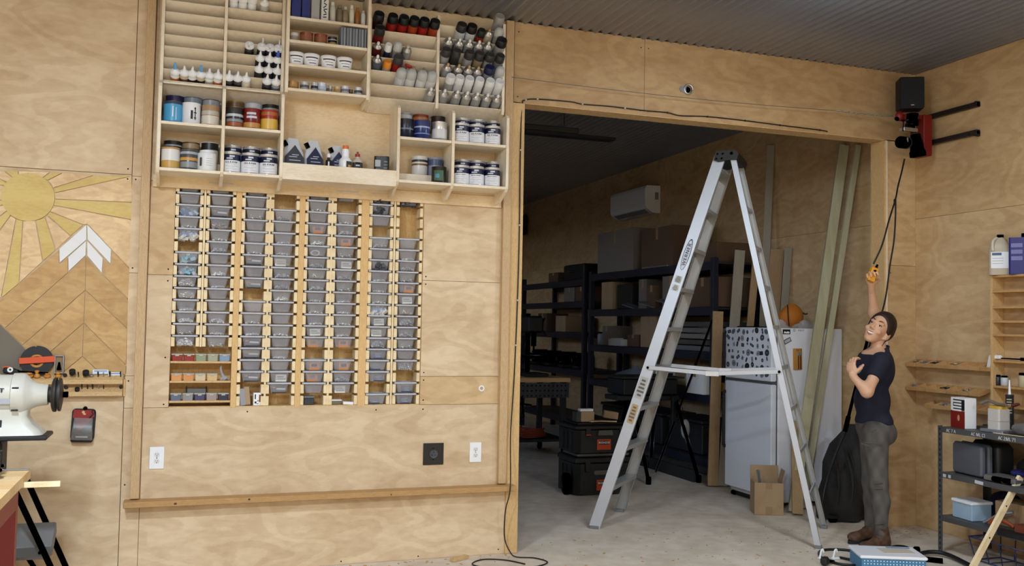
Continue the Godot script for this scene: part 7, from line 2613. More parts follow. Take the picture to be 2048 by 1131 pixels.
	for k in 4:
		t = thing("power_tool","dark machine part, %s on the far dark rack" % ORD[k],"power tool","machine parts on the far rack",Vector3(5.15,0.955,-7.3 + 0.55 * k))
		b = MB.new()
		b.cyl(Vector3(-0.1,0.12,0),Vector3(0.12,0.12,0.0),0.1,16)
		b.box(Vector3(0,0.02,0),Vector3(0.25,0.04,0.22),0.01)
		put(b,"motor",mats["dark"],t)
		b = MB.new()
		b.cyl(Vector3(-0.16,0.12,0),Vector3(-0.1,0.12,0),0.05,14)
		put(b,"nose",mats["galv"],t)
	# perforated welding bench on castors, left of the tool boxes
	t = thing("perforated_bench","steel bench with a perforated grey side and castors","bench","",Vector3(4.0,0.0,-4.6))
	b = wb(t)
	b.box(Vector3(3.95,0.90,-4.6),Vector3(0.75,0.05,0.9),0.004)
	put(b,"wooden_top",mats["pine_h"],t)
	b = wb(t)
	b.box(Vector3(3.95,0.78,-4.165),Vector3(0.72,0.17,0.012),0.002)
	put(b,"apron",pm("bench_grey",Color(0.22,0.22,0.235),0.5),t)
	b = wb(t)
	for i in 13:
		for j in 3:
			b.cyl(Vector3(3.63 + i * 0.053,0.72 + j * 0.058,-4.159),Vector3(3.63 + i * 0.053,0.72 + j * 0.058,-4.157),0.009,8)
	put(b,"hole",mats["black"],t)
	for q in [[4.26,-4.22],[3.64,-4.22],[4.26,-4.98],[3.64,-4.98]]:
		b = wb(t)
		b.box(Vector3(q[0],0.51,q[1]),Vector3(0.06,0.76,0.06),0.003)
		put(b,"leg",mats["dark"],t)
		b = wb(t)
		b.cyl(Vector3(q[0] - 0.02,0.05,q[1] + 0.02),Vector3(q[0] + 0.02,0.05,q[1] + 0.02),0.05,16)
		put(b,"castor_wheel",mats["black"],t)
		b = wb(t)
		b.box(Vector3(q[0],0.115,q[1]),Vector3(0.06,0.03,0.06),0.003)
		b.box(Vector3(q[0] - 0.028,0.08,q[1] + 0.01),Vector3(0.004,0.07,0.03))
		b.box(Vector3(q[0] + 0.028,0.08,q[1] + 0.01),Vector3(0.004,0.07,0.03))
		put(b,"castor_fork",mats["steel"],t)
	b = wb(t)
	b.box(Vector3(3.95,0.2,-4.6),Vector3(0.7,0.03,0.85),0.003)
	put(b,"lower_shelf",mats["dark"],t)
	# clamps and a hose on the lower shelf
	t = thing("grinder_cord","orange cord coiled on the lower shelf of the perforated bench","cord","",Vector3(3.95,0.216,-4.4))
	b = MB.new()
	var pts := []
	for k in 80:
		var a := k * 0.45
		pts.append(Vector3(cos(a) * (0.15 + 0.02 * sin(k * 1.3)),0.012 + 0.0012 * k + 0.01 * sin(k * 0.9),sin(a) * 0.13))
	b.tube(pts,0.007,6)
	put(b,"cord",pm("cord_orange",Color(0.55,0.20,0.06),0.6),t)
	t = thing("bar_clamp","silver clamp hanging on the perforated bench apron","clamp","",Vector3(3.70,0.62,-4.10))
	b = MB.new()
	b.cyl(Vector3(0,0.1,0),Vector3(0.03,-0.14,0),0.012,10)
	b.cyl(Vector3(-0.07,0.02,0),Vector3(0.12,-0.0,0),0.014,10)
	b.cyl(Vector3(0.03,-0.14,0),Vector3(-0.05,-0.15,0),0.011,10)
	put(b,"clamp_bar",mats["steel"],t)
	# drill press on the bench
	t = thing("drill_press","small drill press with chrome column on the perforated bench","drill press","",Vector3(3.98,0.926,-4.55))
	b = MB.new()
	b.box(Vector3(0,0.02,0),Vector3(0.3,0.04,0.4),0.01)
	put(b,"base",mats["dark"],t)
	b = MB.new()
	b.cyl(Vector3(-0.02,0.04,-0.08),Vector3(-0.02,0.75,-0.08),0.03,18)
	put(b,"column",mats["steel"],t)
	b = MB.new()
	b.box(Vector3(-0.02,0.62,0.02),Vector3(0.2,0.2,0.36),0.03)
	put(b,"head",mats["black"],t)
	b = MB.new()
	b.cyl(Vector3(-0.02,0.36,0.12),Vector3(-0.02,0.53,0.12),0.032,18)
	b.cyl(Vector3(-0.02,0.28,0.12),Vector3(-0.02,0.36,0.12),0.012,12)
	put(b,"quill",pm("quill_steel",Color(0.55,0.6,0.75),0.2,1.0),t)
	b = MB.new()
	for k in 3:
		var a := TAU * k / 3.0 + 0.3
		b.cyl(Vector3(0.1,0.58,0.05),Vector3(0.13,0.58 + 0.13 * cos(a),0.05 + 0.13 * sin(a)),0.007,8)
	put(b,"feed_handle",mats["galv"],t)
	b = MB.new()
	b.cyl(Vector3(-0.02,0.22,0.06),Vector3(-0.02,0.25,0.06),0.13,24)
	put(b,"table",mats["galv"],t)
	# saw stand behind the ladder: dark machine on folding legs
	t = thing("saw_stand","folding saw stand with silver legs and black feet behind the ladder","saw stand","",Vector3(4.75,0.0,-2.7))
	for q in [[Vector3(4.36,0.78,-2.62),wy(1297,962,0.03)],[Vector3(4.80,0.78,-2.50),Vector3(4.90,0.03,-2.22)],[Vector3(4.45,0.78,-2.9),Vector3(4.42,0.03,-3.2)],[Vector3(4.8,0.78,-2.95),Vector3(4.88,0.03,-3.2)]]:
		b = wb(t)
		b.cyl(q[0],q[1],0.019,12)
		put(b,"leg",mats["steel"],t)
		b = wb(t)
		b.cyl(q[1] - Vector3(0,0.029,0),q[1] + Vector3(0,0.045,0),0.027,12)
		put(b,"foot",mats["black"],t)
	b = wb(t)
	b.box(Vector3(4.55,0.81,-2.78),Vector3(0.72,0.05,0.3),0.008)
	put(b,"beam",mats["dark"],t)
	b = wb(t)
	b.box(Vector3(4.80,0.7,-2.56),Vector3(0.05,0.26,0.05),0.006)
	put(b,"leg_bracket",mats["black"],t)
	t = thing("table_saw","black bench saw with a flat top on the folding stand","table saw","",Vector3(4.55,0.836,-2.78))
	b = MB.new()
	b.box(Vector3(0,0.09,0),Vector3(0.62,0.17,0.4),0.015)
	put(b,"saw_body",mats["black"],t)
	b = MB.new()
	b.box(Vector3(0,0.185,0),Vector3(0.72,0.02,0.5),0.004)
	put(b,"saw_table",pm("saw_top",Color(0.17,0.16,0.155),0.5,0.3),t)
	t = thing("safety_bag","clear bag of small parts hanging at the saw stand leg","plastic bag","",Vector3(4.86,0.45,-2.42))
	b = MB.new()
	b.ball(Vector3(0,0.06,0),Vector3(0.05,0.10,0.03))
	put(b,"bag",clear_mat("film",Color(0.74,0.72,0.70,0.6),0.3),t)
	b = MB.new()
	b.cyl(Vector3(0,0.15,0),Vector3(-0.03,0.28,-0.02),0.004,6)
	put(b,"string",mats["galv"],t)
	# a long dark pipe leaning across the rack
	t = thing("steel_pipe","long thin grey pipe leaning against the blue rack","pipe","",wx(1385,800,4.9))
	b = wb(t)
	var p0 := wx(1425,640,4.92)
	var p1 := wx(1365,800,4.85)
	var dd := (p1 - p0).normalized()
	p1 = p0 + dd * ((p0.y - 0.01) / -dd.y)
	b.cyl(p0,p1,0.012,10)
	put(b,"pipe",mats["galv"],t)
	# low dark beam along the floor by the rack and a step stand
	t = thing("floor_beam","dark timber beam lying on the floor before the blue rack","beam","",Vector3(4.93,0.0,-2.6))
	b = MB.new()
	b.box(Vector3(-0.05,0.06,-0.45),Vector3(0.05,0.12,1.6),0.004)
	put(b,"beam",pm("beam_dark",Color(0.10,0.09,0.085),0.7),t)
# ---------------------------------------------------------------- right wall: rack, little trays, steel shelf
func build_right_rack() -> void:
	var t := thing("wall_rack","tall pine wall rack with close shelves on the right wall","rack","",Vector3(XR,1.0,1.6))
	var pine := tri_mat("rack_pine",tex_pine,Vector3(0.5,4.0,0.6),Color(0.84,0.72,0.56),0.6,Vector3(0.2,0.3,0.1))
	var b: MB
	for z in [0.845,2.3]:
		b = wb(t)
		b.box(Vector3(XR - 0.055,1.53,z),Vector3(0.108,1.02,0.02),0.002)
		put(b,"side_board",mats["pine_v"],t)
	for y in [1.945,1.838,1.725,1.625,1.53,1.345,1.165,1.03]:
		b = wb(t)
		b.box(Vector3(XR - 0.055,y - 0.008,1.57),Vector3(0.106,0.016,1.43),0.002)
		put(b,"shelf_board",pine,t)
	b = wb(t)
	for q in [[1.80,1.0],[1.69,1.05],[1.76,1.3],[1.44,0.93],[1.44,1.0]]:
		b.prism(ell(0.012,0.008,10,Vector2(q[1],q[0])),0.0,0.001,Basis(Vector3.FORWARD,Vector3.UP,Vector3.RIGHT) * Basis.from_scale(Vector3(1,1,1)),Vector3(XR - 0.002,0,0))
	# milky jug and blue can on top
	var p := wx(2001,548,XR - 0.07)
	t = thing("milky_jug","milky plastic jug with white label and grip on the pine rack","jug","",Vector3(p.x,1.946,p.z),Basis(Vector3.UP,-0.9))
	b = MB.new()
	var secs := []
	for q in [[0.0,0.068,0.05],[0.006,0.074,0.054],[0.17,0.074,0.054],[0.2,0.066,0.05],[0.235,0.045,0.04],[0.262,0.024,0.024],[0.268,0.021,0.021]]:
		var ring := []
		for v in rrect(q[1] * 2,q[2] * 2,minf(q[1],q[2]) * 0.6,4):
			ring.append(Vector3(v.x,q[0],v.y))
		secs.append(ring)
	b.loft(secs)
	put(b,"body",clear_mat("jug_milky",Color(0.76,0.70,0.60,0.93),0.35),t)
	b = MB.new()
	b.cyl(Vector3(0,0.265,0),Vector3(0,0.29,0),0.023,16)
	put(b,"cap",mats["white"],t)
	b = MB.new()
	b.box(Vector3(0.0,0.105,0.0555),Vector3(0.11,0.115,0.002),0.0)
	put(b,"label",mats["white"],t)
	b = MB.new()
	b.box(Vector3(-0.018,0.148,0.057),Vector3(0.06,0.018,0.001))
	put(b,"label_heading",pm("label_steelblue",Color(0.25,0.36,0.50),0.5),t)
	b = MB.new()
	for k in 3:
		b.box(Vector3(-0.012,0.118 - 0.018 * k,0.057),Vector3(0.07,0.003,0.001))
	put(b,"small_print",pm("ink_pale",Color(0.62,0.62,0.66),0.6),t)
	b = MB.new()
	b.tube(smooth([Vector3(-0.02,0.265,0.02),Vector3(-0.04,0.245,0.04),Vector3(-0.045,0.21,0.05),Vector3(-0.04,0.17,0.054)]),0.011,10)
	put(b,"grip",pm("jug_grip",Color(0.80,0.76,0.68),0.4),t)
	p = wx(2043,548,XR - 0.06)
	t = thing("solvent_can","royal blue flat solvent can with white cap on the pine rack","can","",Vector3(p.x,1.946,p.z),Basis(Vector3.UP,-0.9))
	b = MB.new()
	b.prism(rrect(0.15,0.085,0.012,3),0.0,0.255,Basis(Vector3.RIGHT,Vector3.FORWARD,Vector3.UP))
	put(b,"body",pm("can_blue",Color(0.115,0.10,0.42),0.35),t)
	b = MB.new()
	b.cyl(Vector3(0.02,0.25,0),Vector3(0.02,0.285,0),0.02,16)
	put(b,"cap",mats["white"],t)
	b = MB.new()
	for k in 3:
		b.box(Vector3(-0.025,0.20 - 0.045 * k,0.0433),Vector3(0.07,0.028,0.001))
	put(b,"print_bar",pm("can_lilac",Color(0.45,0.45,0.66),0.5),t)
	# jars on the lower shelf of the rack
	for q in [[1996,755,0.021,0.075,Color(0.17,0.18,0.2),Color(0.12,0.12,0.13),"charcoal jar on the pine rack"],[2009,757,0.025,0.072,Color(0.76,0.77,0.78),Color(0.82,0.82,0.82),"white jar with dark patch on the pine rack"],[2046,758,0.03,0.10,Color(0.72,0.66,0.52),Color(0.25,0.24,0.23),"cream bottle with dark cap on the pine rack"]]:
		p = wx(q[0],q[1],XR - 0.06)
		t = thing("jar",q[6],"jar","",Vector3(p.x,1.1655,p.z))
		b = MB.new()
		b.lathe([Vector2(0,0),Vector2(q[2] - 0.002,0),Vector2(q[2],0.002),Vector2(q[2],q[3] * 0.75),Vector2(q[2] * 0.8,q[3] * 0.82),Vector2(0,q[3] * 0.82)],18)
		put(b,"body",pm("jar_%s" % (q[4] as Color).to_html(),q[4],0.4),t)
		b = MB.new()
		b.cyl(Vector3(0,q[3] * 0.8,0),Vector3(0,q[3],0),q[2] * 0.85,16)
		put(b,"cap",pm("jar_%s" % (q[5] as Color).to_html(),q[5],0.4),t)
	# caulking gun hanging over the rack edge
	p = wx(1966,712,XR - 0.12)
	t = thing("caulking_gun","white handled caulking gun with a dark rod at the pine rack","caulking gun","",Vector3(XR - 0.075,1.346,0.95))
	b = MB.new()
	b.cyl(Vector3(0,0.012,-0.05),Vector3(0.0,0.012,0.35),0.005,8)
	put(b,"rod",mats["dark"],t)
	b = MB.new()
	b.box(Vector3(0,0.02,-0.1),Vector3(0.03,0.03,0.1),0.008)
	b.box(Vector3(0,-0.02,-0.15),Vector3(0.028,0.11,0.035),0.01,Basis(Vector3.RIGHT,0.25))
	b.box(Vector3(0,-0.01,-0.11),Vector3(0.018,0.07,0.02),0.006,Basis(Vector3.RIGHT,-0.1))
	put(b,"handle",mats["white"],t)
	t = thing("chisel","black handled chisel on the pine rack","chisel","",Vector3(XR - 0.05,1.346,1.1))
	b = MB.new()
	b.cyl(Vector3(0,0.012,-0.06),Vector3(0,0.012,0.06),0.012,10)
	put(b,"handle",mats["black"],t)
	b = MB.new()
	b.box(Vector3(0,0.008,-0.12),Vector3(0.014,0.004,0.13),0.001)
	put(b,"blade",mats["steel"],t)
	# rows of little open trays from the corner along the wall
	var rows := [[1.295,-0.0,8,"upper"],[1.108,0.0,7,"middle"],[0.985,0.20,6,"lower"]]
	for r in rows:
		t = thing("tray_row","%s row of little open pine trays on the right wall" % r[3],"tray","",Vector3(XR,r[0],r[1] + r[2] * 0.052))
		for k in r[2]:
			var z: float = r[1] + 0.012 + k * 0.104
			var bas := Basis(Vector3.BACK,0.28)
			b = wb(t)
			b.xf = b.xf * Transform3D(bas,Vector3(XR - 0.003,r[0],z + 0.052))
			b.box(Vector3(-0.055,0.0,0),Vector3(0.105,0.006,0.098),0.001)
			b.box(Vector3(-0.106,0.012,0),Vector3(0.007,0.03,0.1),0.001)
			b.box(Vector3(-0.004,0.012,0),Vector3(0.006,0.03,0.1),0.001)
			for s in [-1,1]:
				b.box(Vector3(-0.055,0.012,0.0465 * s),Vector3(0.1,0.03,0.006),0.001)
			put(b,"tray",tri_mat("tray_pine",tex_birch,Vector3(2,2,2),Color(0.82,0.68,0.50),0.6),t)
	var g := RandomNumberGenerator.new()
	g.seed = 5
	var words := ["brass","steel","black","zinc","grey","dull","bright","blued","white"]
	for k in 9:
		var r: Array = rows[[0,0,0,0,1,1,1,2,2][k]]
		var cell: int = [0,1,2,4,0,3,5,1,2][k]
		t = thing("screw_heap","heap of %s screws in a little tray of the %s row" % [words[k],r[3]],"screws","",Vector3(XR - 0.055,r[0] - 0.006,r[1] + 0.064 + cell * 0.104))
		t.set_meta("kind","stuff")
		b = MB.new()
		for i in 22:
			b.box(Vector3(g.randf_range(-0.03,0.03),0.004 + g.randf() * 0.012,g.randf_range(-0.03,0.03)),Vector3(0.022,0.005,0.005),0,Basis.from_euler(Vector3(0,g.randf_range(0,TAU),g.randf_range(-0.4,0.4))))
		put(b,"screws",[mats["steel"],mats["galv"],mats["dark"]][k % 3],t)

func on_shelf(u: float,v: float,y: float) -> Vector3:
	return wy(u,v,y)

func build_steel_shelf() -> void:
	var X0 := 5.05
	var ZA := 0.75
	var ZB := 2.35
	var t := thing("steel_shelf","grey steel slotted-angle shelf with tape labels along the right wall","shelf","",Vector3(5.27,0.0,1.55))
	var st := pm("shelf_steel",Color(0.36,0.36,0.36),0.5,0.5)
	var b: MB
	for x in [[X0,1],[XR - 0.055,-1]]:
		for z in [[ZA,1],[ZB,-1]]:
			b = wb(t)
			b.box(Vector3(x[0],0.44,z[0] + 0.019 * z[1]),Vector3(0.003,0.88,0.038))
			b.box(Vector3(x[0] + 0.019 * x[1],0.44,z[0]),Vector3(0.038,0.88,0.003))
			put(b,"angle_post",st,t)
			b = wb(t)
			for k in 24:
				b.box(Vector3(x[0] - 0.0018 * x[1],0.03 + k * 0.036,z[0] + 0.019 * z[1]),Vector3(0.0008,0.018,0.009))
			put(b,"slots",mats["black"],t)
	for y in [0.872,0.556,0.256]:
		b = wb(t)
		b.box(Vector3((X0 + XR - 0.055) / 2,y - 0.002,(ZA + ZB) / 2),Vector3(XR - 0.055 - X0 - 0.006,0.004,ZB - ZA - 0.006),0.0)
		b.box(Vector3(X0 + 0.004,y - 0.018,(ZA + ZB) / 2),Vector3(0.003,0.036,ZB - ZA - 0.008),0.0008)
		b.box(Vector3((X0 + XR - 0.055) / 2,y - 0.018,ZA + 0.005),Vector3(XR - 0.055 - X0 - 0.01,0.036,0.003),0.0008)
		put(b,"shelf_plate",st,t)
	# lettered tape on the edges
	var tape := pm("tape_letters",Color(0.86,0.86,0.84),0.5)
	var face := Basis(Vector3.BACK,Vector3.UP,Vector3.LEFT)
	for q in [[1902,862,"AC 7 A"],[1956,868,"AC ML CI"],[2014,874,"AC 2ML 71"]]:
		var p := wx(q[0],q[1],X0 + 0.002)
		letter(q[2],0.022,tape,t,Vector3(p.x - 0.0008,0.853,p.z) - t.position,face,false,1.0)
	for q in [[1889,945,0.028],[1899,947,0.022],[1958,958,0.07]]:
		var p := wx(q[0],q[1],X0 + 0.002)
		b = wb(t)
		b.box(Vector3(p.x - 0.0006,0.538,p.z),Vector3(0.0008,0.022,q[2]),0,Basis(Vector3.RIGHT,0.05))
		put(b,"tape_label",pm("tape_white",Color(0.75,0.76,0.77),0.5),t)
	# ------------------------------------------------ top shelf
	var Y := 0.873
	var p := on_shelf(1890,849,Y)
	t = thing("powder_carton","red and white powder carton with black and white print","box","",Vector3(5.16,Y,0.87),Basis(Vector3.UP,-0.15))
	b = MB.new()
	b.box(Vector3(0,0.105,0),Vector3(0.09,0.21,0.15),0.002)
	put(b,"body",mats["white"],t)
	b = MB.new()
	b.box(Vector3(-0.0455,0.06,0.0),Vector3(0.001,0.12,0.148))
	put(b,"red_panel",pm("carton_red",Color(0.50,0.09,0.07),0.5),t)
	b = MB.new()
	b.box(Vector3(-0.0455,0.16,0.012),Vector3(0.001,0.075,0.12))
	put(b,"black_panel",mats["black"],t)
	b = MB.new()
	for k in 4:
		b.box(Vector3(-0.0463,0.183 - 0.02 * k,[-0.01,0.0,-0.015,-0.01][k]),Vector3(0.0008,0.012,[0.1,0.08,0.11,0.1][k]))
	put(b,"print_bar",mats["white"],t)
	b = MB.new()
	b.prism(ell(0.012,0.022,8,Vector2(0.01,0.07)),0.0,0.0015,face,Vector3(-0.0455,0,0))
	put(b,"emblem",pm("carton_gold",Color(0.75,0.6,0.4),0.5),t)
	t = thing("steel_tray","shallow silver tray under the white canister","tray","",Vector3(5.18,Y,1.16))
	b = MB.new()
	b.box(Vector3(0,0.011,0),Vector3(0.16,0.022,0.19),0.005)
	put(b,"tray_body",mats["galv"],t)
	t = thing("white_canister","white square canister standing in the silver tray","canister","",Vector3(5.18,Y + 0.022,1.15))
	b = MB.new()
	b.prism(rrect(0.1,0.1,0.012,3),0.0,0.135,Basis(Vector3.RIGHT,Vector3.FORWARD,Vector3.UP))
	put(b,"body",pm("canister_white",Color(0.76,0.74,0.71),0.5),t)
	b = MB.new()
	b.box(Vector3(0,0.055,0),Vector3(0.1012,0.002,0.1012))
	put(b,"seam",mats["galv"],t)
	b = MB.new()
	b.prism(rrect(0.09,0.1,0.02,4,Vector2(0.008,0.006)),0.135,0.153,Basis(Vector3.RIGHT,Vector3.FORWARD,Vector3.UP))
	put(b,"lid",pm("lid_yellow",Color(0.78,0.62,0.22),0.5),t)
	t = thing("scraper","grey bent scraper resting on the yellow lid","scraper","",Vector3(5.16,Y + 0.176,1.13))
	b = MB.new()
	b.tube(smooth([Vector3(-0.02,0.01,-0.09),Vector3(0.0,0.03,-0.04),Vector3(0.01,0.012,0.02),Vector3(0.0,0.012,0.1)]),0.011,8)
	put(b,"blade",pm("scraper_grey",Color(0.42,0.39,0.34),0.6),t)
	# tall caulk cartridge with white nozzle
	t = thing("caulk_cartridge","dark printed caulk cartridge with long white nozzle on the top shelf","cartridge","",Vector3(5.33,Y,1.10))
	b = MB.new()
	b.lathe([Vector2(0,0),Vector2(0.025,0),Vector2(0.026,0.002),Vector2(0.026,0.235),Vector2(0.028,0.237),Vector2(0.028,0.245),Vector2(0.02,0.248),Vector2(0,0.248)],18)
	put(b,"tube",pm("caulk_dark",Color(0.19,0.19,0.2),0.45),t)
	b = MB.new()
	for k in 6:
		b.lathe([Vector2(0.0259,0.12 + k * 0.018),Vector2(0.0264,0.121 + k * 0.018),Vector2(0.0264,0.128 + k * 0.018),Vector2(0.0259,0.129 + k * 0.018)],8,Vector3.ZERO,Basis(),-1.6,-0.3)
	put(b,"print_bar",pm("ink_cream",Color(0.66,0.62,0.52),0.5),t)
	b = MB.new()
	b.lathe([Vector2(0,0.248),Vector2(0.011,0.248),Vector2(0.008,0.27),Vector2(0.0045,0.345),Vector2(0,0.346)],12)
	put(b,"nozzle",mats["white"],t)
	t = thing("paint_brush","brush with red-brown bristles lying across the canister","brush","",Vector3(5.22,Y + 0.158,1.20),Basis.from_euler(Vector3(-0.35,0,0)))
	b = MB.new()
	b.box(Vector3(0,0.014,0.0),Vector3(0.03,0.014,0.06),0.004)
	put(b,"ferrule",pm("ferrule_tan",Color(0.62,0.45,0.28),0.5),t)
	b = MB.new()
	b.box(Vector3(0,0.014,0.055),Vector3(0.036,0.018,0.05),0.005)
	put(b,"bristles",pm("bristle_red",Color(0.40,0.14,0.08),0.8),t)
	t = thing("paper_sack","crumpled brown paper sack with red print behind the brush","paper bag","",Vector3(5.36,Y,1.38))
	b = MB.new()
	var secs := []
	var g := RandomNumberGenerator.new()
	g.seed = 8
	for k in 5:
		var ring := []
		for v in rrect(0.15 - 0.012 * k,0.17 - 0.01 * k,0.02,3):
			ring.append(Vector3(v.x + g.randf_range(-0.006,0.006),k * 0.033 + g.randf_range(-0.004,0.004) * signf(k),v.y + g.randf_range(-0.006,0.006)))
		secs.append(ring)
	b.loft(secs)
	put(b,"sack",pm("sack_brown",Color(0.52,0.34,0.16),0.85),t)
	b = MB.new()
	b.box(Vector3(-0.077,0.06,-0.02),Vector3(0.004,0.04,0.05),0.001)
	put(b,"print_patch",pm("carton_red",Color(0.50,0.09,0.07),0.5),t)
	# white and blue bottle, tilted
	t = thing("cleaner_bottle","white and sky blue bottle leaning on the top shelf","bottle","",Vector3(5.28,Y + 0.002,1.52),Basis.from_euler(Vector3(0.17,0,0)))
	b = MB.new()
	b.lathe([Vector2(0,0),Vector2(0.038,0),Vector2(0.041,0.004),Vector2(0.041,0.17),Vector2(0.036,0.186),Vector2(0.02,0.195),Vector2(0.018,0.2),Vector2(0,0.2)],22)
	put(b,"body",mats["white_gloss"],t)
	b = MB.new()
	b.cyl(Vector3(0,0.198,0),Vector3(0,0.226,0),0.02,16)
	put(b,"cap",mats["white"],t)
	b = MB.new()
	b.lathe([Vector2(0.0409,0.008),Vector2(0.0415,0.009),Vector2(0.0415,0.105),Vector2(0.0409,0.106)],16,Vector3.ZERO,Basis(),-2.4,0.4)
	b.lathe([Vector2(0.0409,0.11),Vector2(0.0415,0.111),Vector2(0.0415,0.16),Vector2(0.0409,0.161)],8,Vector3.ZERO,Basis(),-1.2,-0.3)
	put(b,"label",pm("label_sky",Color(0.25,0.52,0.72),0.45),t)
	b = MB.new()
	b.lathe([Vector2(0.0412,0.118),Vector2(0.0418,0.119),Vector2(0.0418,0.15),Vector2(0.0412,0.151)],8,Vector3.ZERO,Basis(),-2.2,-1.35)
	b.lathe([Vector2(0.0412,0.085),Vector2(0.042,0.086),Vector2(0.042,0.107),Vector2(0.0412,0.108)],8,Vector3.ZERO,Basis(),-1.2,0.2)
	put(b,"label_patch",pm("label_indigo",Color(0.10,0.13,0.30),0.45),t)
	# grey crumpled bag and two jars with white caps
	t = thing("film_bag","crumpled grey plastic bag at the shelf edge","plastic bag","",Vector3(5.16,Y,1.40))
	b = MB.new()
	secs = []
	for k in 8:
		var f := k / 7.0
		var ring := []
		for i in 18:
			var a := TAU * i / 18
			var rr := 0.055 * pow(maxf(sin(PI * clampf(0.06 + 0.88 * f,0,1)),0.05),0.5) * g.randf_range(0.86,1.08)
			ring.append(Vector3(cos(a) * rr,maxf(0.045 + sin(a) * rr * 0.85,0.001),-0.11 + f * 0.22))
		secs.append(ring)
	b.loft(secs)
	put(b,"film",pm("film_grey",Color(0.40,0.39,0.375),0.4),t)
	for k in 2:
		t = thing("jar","grey jar with white screw cap, %s at the shelf edge" % ORD[k],"jar","grey jars with white caps",Vector3(5.14,Y,1.55 + 0.075 * k))
		b = MB.new()
		b.lathe([Vector2(0,0),Vector2(0.03,0),Vector2(0.032,0.003),Vector2(0.032,0.085),Vector2(0.026,0.09),Vector2(0,0.09)],20)
		put(b,"body",pm("jar_slate",Color(0.22,0.22,0.26),0.4),t)
		b = MB.new()
		b.cyl(Vector3(0,0.088,0),Vector3(0,0.112,0),0.029,18)
		put(b,"cap",mats["white"],t)
	t = thing("wood_stirrer","thin stirring stick lying on the top shelf edge","stick","",Vector3(5.10,Y,1.3))
	b = MB.new()
	b.box(Vector3(0,0.003,0),Vector3(0.012,0.004,0.22),0.001,Basis(Vector3.UP,0.1))
	put(b,"stick",mats["block"],t)
	t = thing("flat_plate","tan and grey flat plates stacked on the top shelf","plate","",Vector3(5.3,Y,1.78))
	b = MB.new()
	b.box(Vector3(0,0.06,0),Vector3(0.3,0.02,0.24),0.004)
	put(b,"upper_plate",pm("plate_tan",Color(0.55,0.47,0.36),0.6),t)
	b = MB.new()
	b.box(Vector3(0,0.026,0),Vector3(0.28,0.046,0.24),0.004)
	put(b,"lower_plate",pm("plate_slate",Color(0.16,0.165,0.19),0.5),t)
	# ------------------------------------------------ middle shelf
	Y = 0.557
	t = thing("tool_case","grey plastic tool case standing on edge on the middle shelf","tool case","",Vector3(5.24,Y,0.97),Basis(Vector3.UP,-0.12))
	b = MB.new()
	for x in [-0.105,-0.05]:
		b.box(Vector3(x,0.11,-0.02),Vector3(0.05,0.22,0.30),0.02)
	put(b,"case_shell",pm("case_lightgrey",Color(0.34,0.345,0.37),0.5),t)
	b = MB.new()
	b.box(Vector3(0.06,0.12,0.0),Vector3(0.16,0.23,0.3),0.04)
	put(b,"case_back",pm("case_darkgrey",Color(0.12,0.12,0.125),0.5),t)
	t = thing("flat_grey_case","flat pale grey case lying on the middle shelf edge","case","",Vector3(5.15,Y,1.24),Basis(Vector3.UP,0.1))
	b = MB.new()
	b.box(Vector3(0,0.022,0),Vector3(0.16,0.042,0.24),0.012)
	put(b,"case_shell",pm("case_palegrey",Color(0.40,0.38,0.36),0.5),t)
	t = thing("battery_cell","black and copper battery cell lying on the middle shelf edge","battery","",Vector3(5.075,Y,1.26))
	b = MB.new()
	b.cyl(Vector3(0,0.021,-0.06),Vector3(0.0,0.021,0.02),0.02,16)
	put(b,"cell",mats["black"],t)
	b = MB.new()
	b.cyl(Vector3(0,0.021,0.02),Vector3(0,0.021,0.075),0.0205,16)
	put(b,"copper_end",pm("copper",Color(0.55,0.40,0.22),0.35,0.6),t)
	t = thing("blue_cloth","blue cloth bundle on the middle shelf","cloth","",Vector3(5.22,Y + 0.043,1.27))
	b = MB.new()
	b.ball(Vector3(0,0.02,0),Vector3(0.05,0.025,0.05))
	b.ball(Vector3(0.01,0.018,0.03),Vector3(0.04,0.02,0.03))
	put(b,"cloth",pm("cloth_blue",Color(0.10,0.11,0.36),0.9),t)
	t = thing("metal_drum","grey metal canister with brass wrap lying on the middle shelf","canister","",Vector3(5.22,Y,1.62))
	b = MB.new()
	var ax := axis_up(Vector3(0.93,0,0.36),Vector3.BACK)
	b.lathe([Vector2(0,-0.155),Vector2(0.07,-0.155),Vector2(0.079,-0.152),Vector2(0.081,-0.145),Vector2(0.079,-0.135),Vector2(0.077,-0.13),Vector2(0.077,0.15),Vector2(0,0.15)],28,Vector3(0,0.082,0),ax)
	put(b,"drum_body",pm("drum_grey",Color(0.48,0.48,0.48),0.4,0.6),t)
	b = MB.new()
	b.lathe([Vector2(0.077,-0.12),Vector2(0.0785,-0.118),Vector2(0.0785,0.0),Vector2(0.077,0.002)],28,Vector3(0,0.082,0),ax)
	put(b,"brass_wrap",pm("wrap_brass",Color(0.52,0.34,0.14),0.45,0.2),t)
	t = thing("black_bundle","black cloth bundle behind the canister on the middle shelf","cloth","",Vector3(5.38,Y,1.3))
	b = MB.new()
	b.ball(Vector3(0,0.08,0),Vector3(0.1,0.085,0.18))
	b.ball(Vector3(0.0,0.07,0.3),Vector3(0.09,0.075,0.2))
	put(b,"cloth",pm("cloth_black",Color(0.045,0.045,0.05),0.9),t)
	# ------------------------------------------------ lower shelf
	Y = 0.257
	t = thing("lidded_box","white and pale blue lidded box on the lower shelf","box","",Vector3(5.18,Y,0.92),Basis(Vector3.UP,-0.1))
	b = MB.new()
	b.box(Vector3(0,0.055,0),Vector3(0.16,0.11,0.19),0.004)
	put(b,"box_body",pm("box_skyblue",Color(0.62,0.72,0.80),0.5),t)
	b = MB.new()
	b.box(Vector3(0,0.118,0),Vector3(0.175,0.022,0.205),0.006)
	put(b,"lid",mats["white"],t)
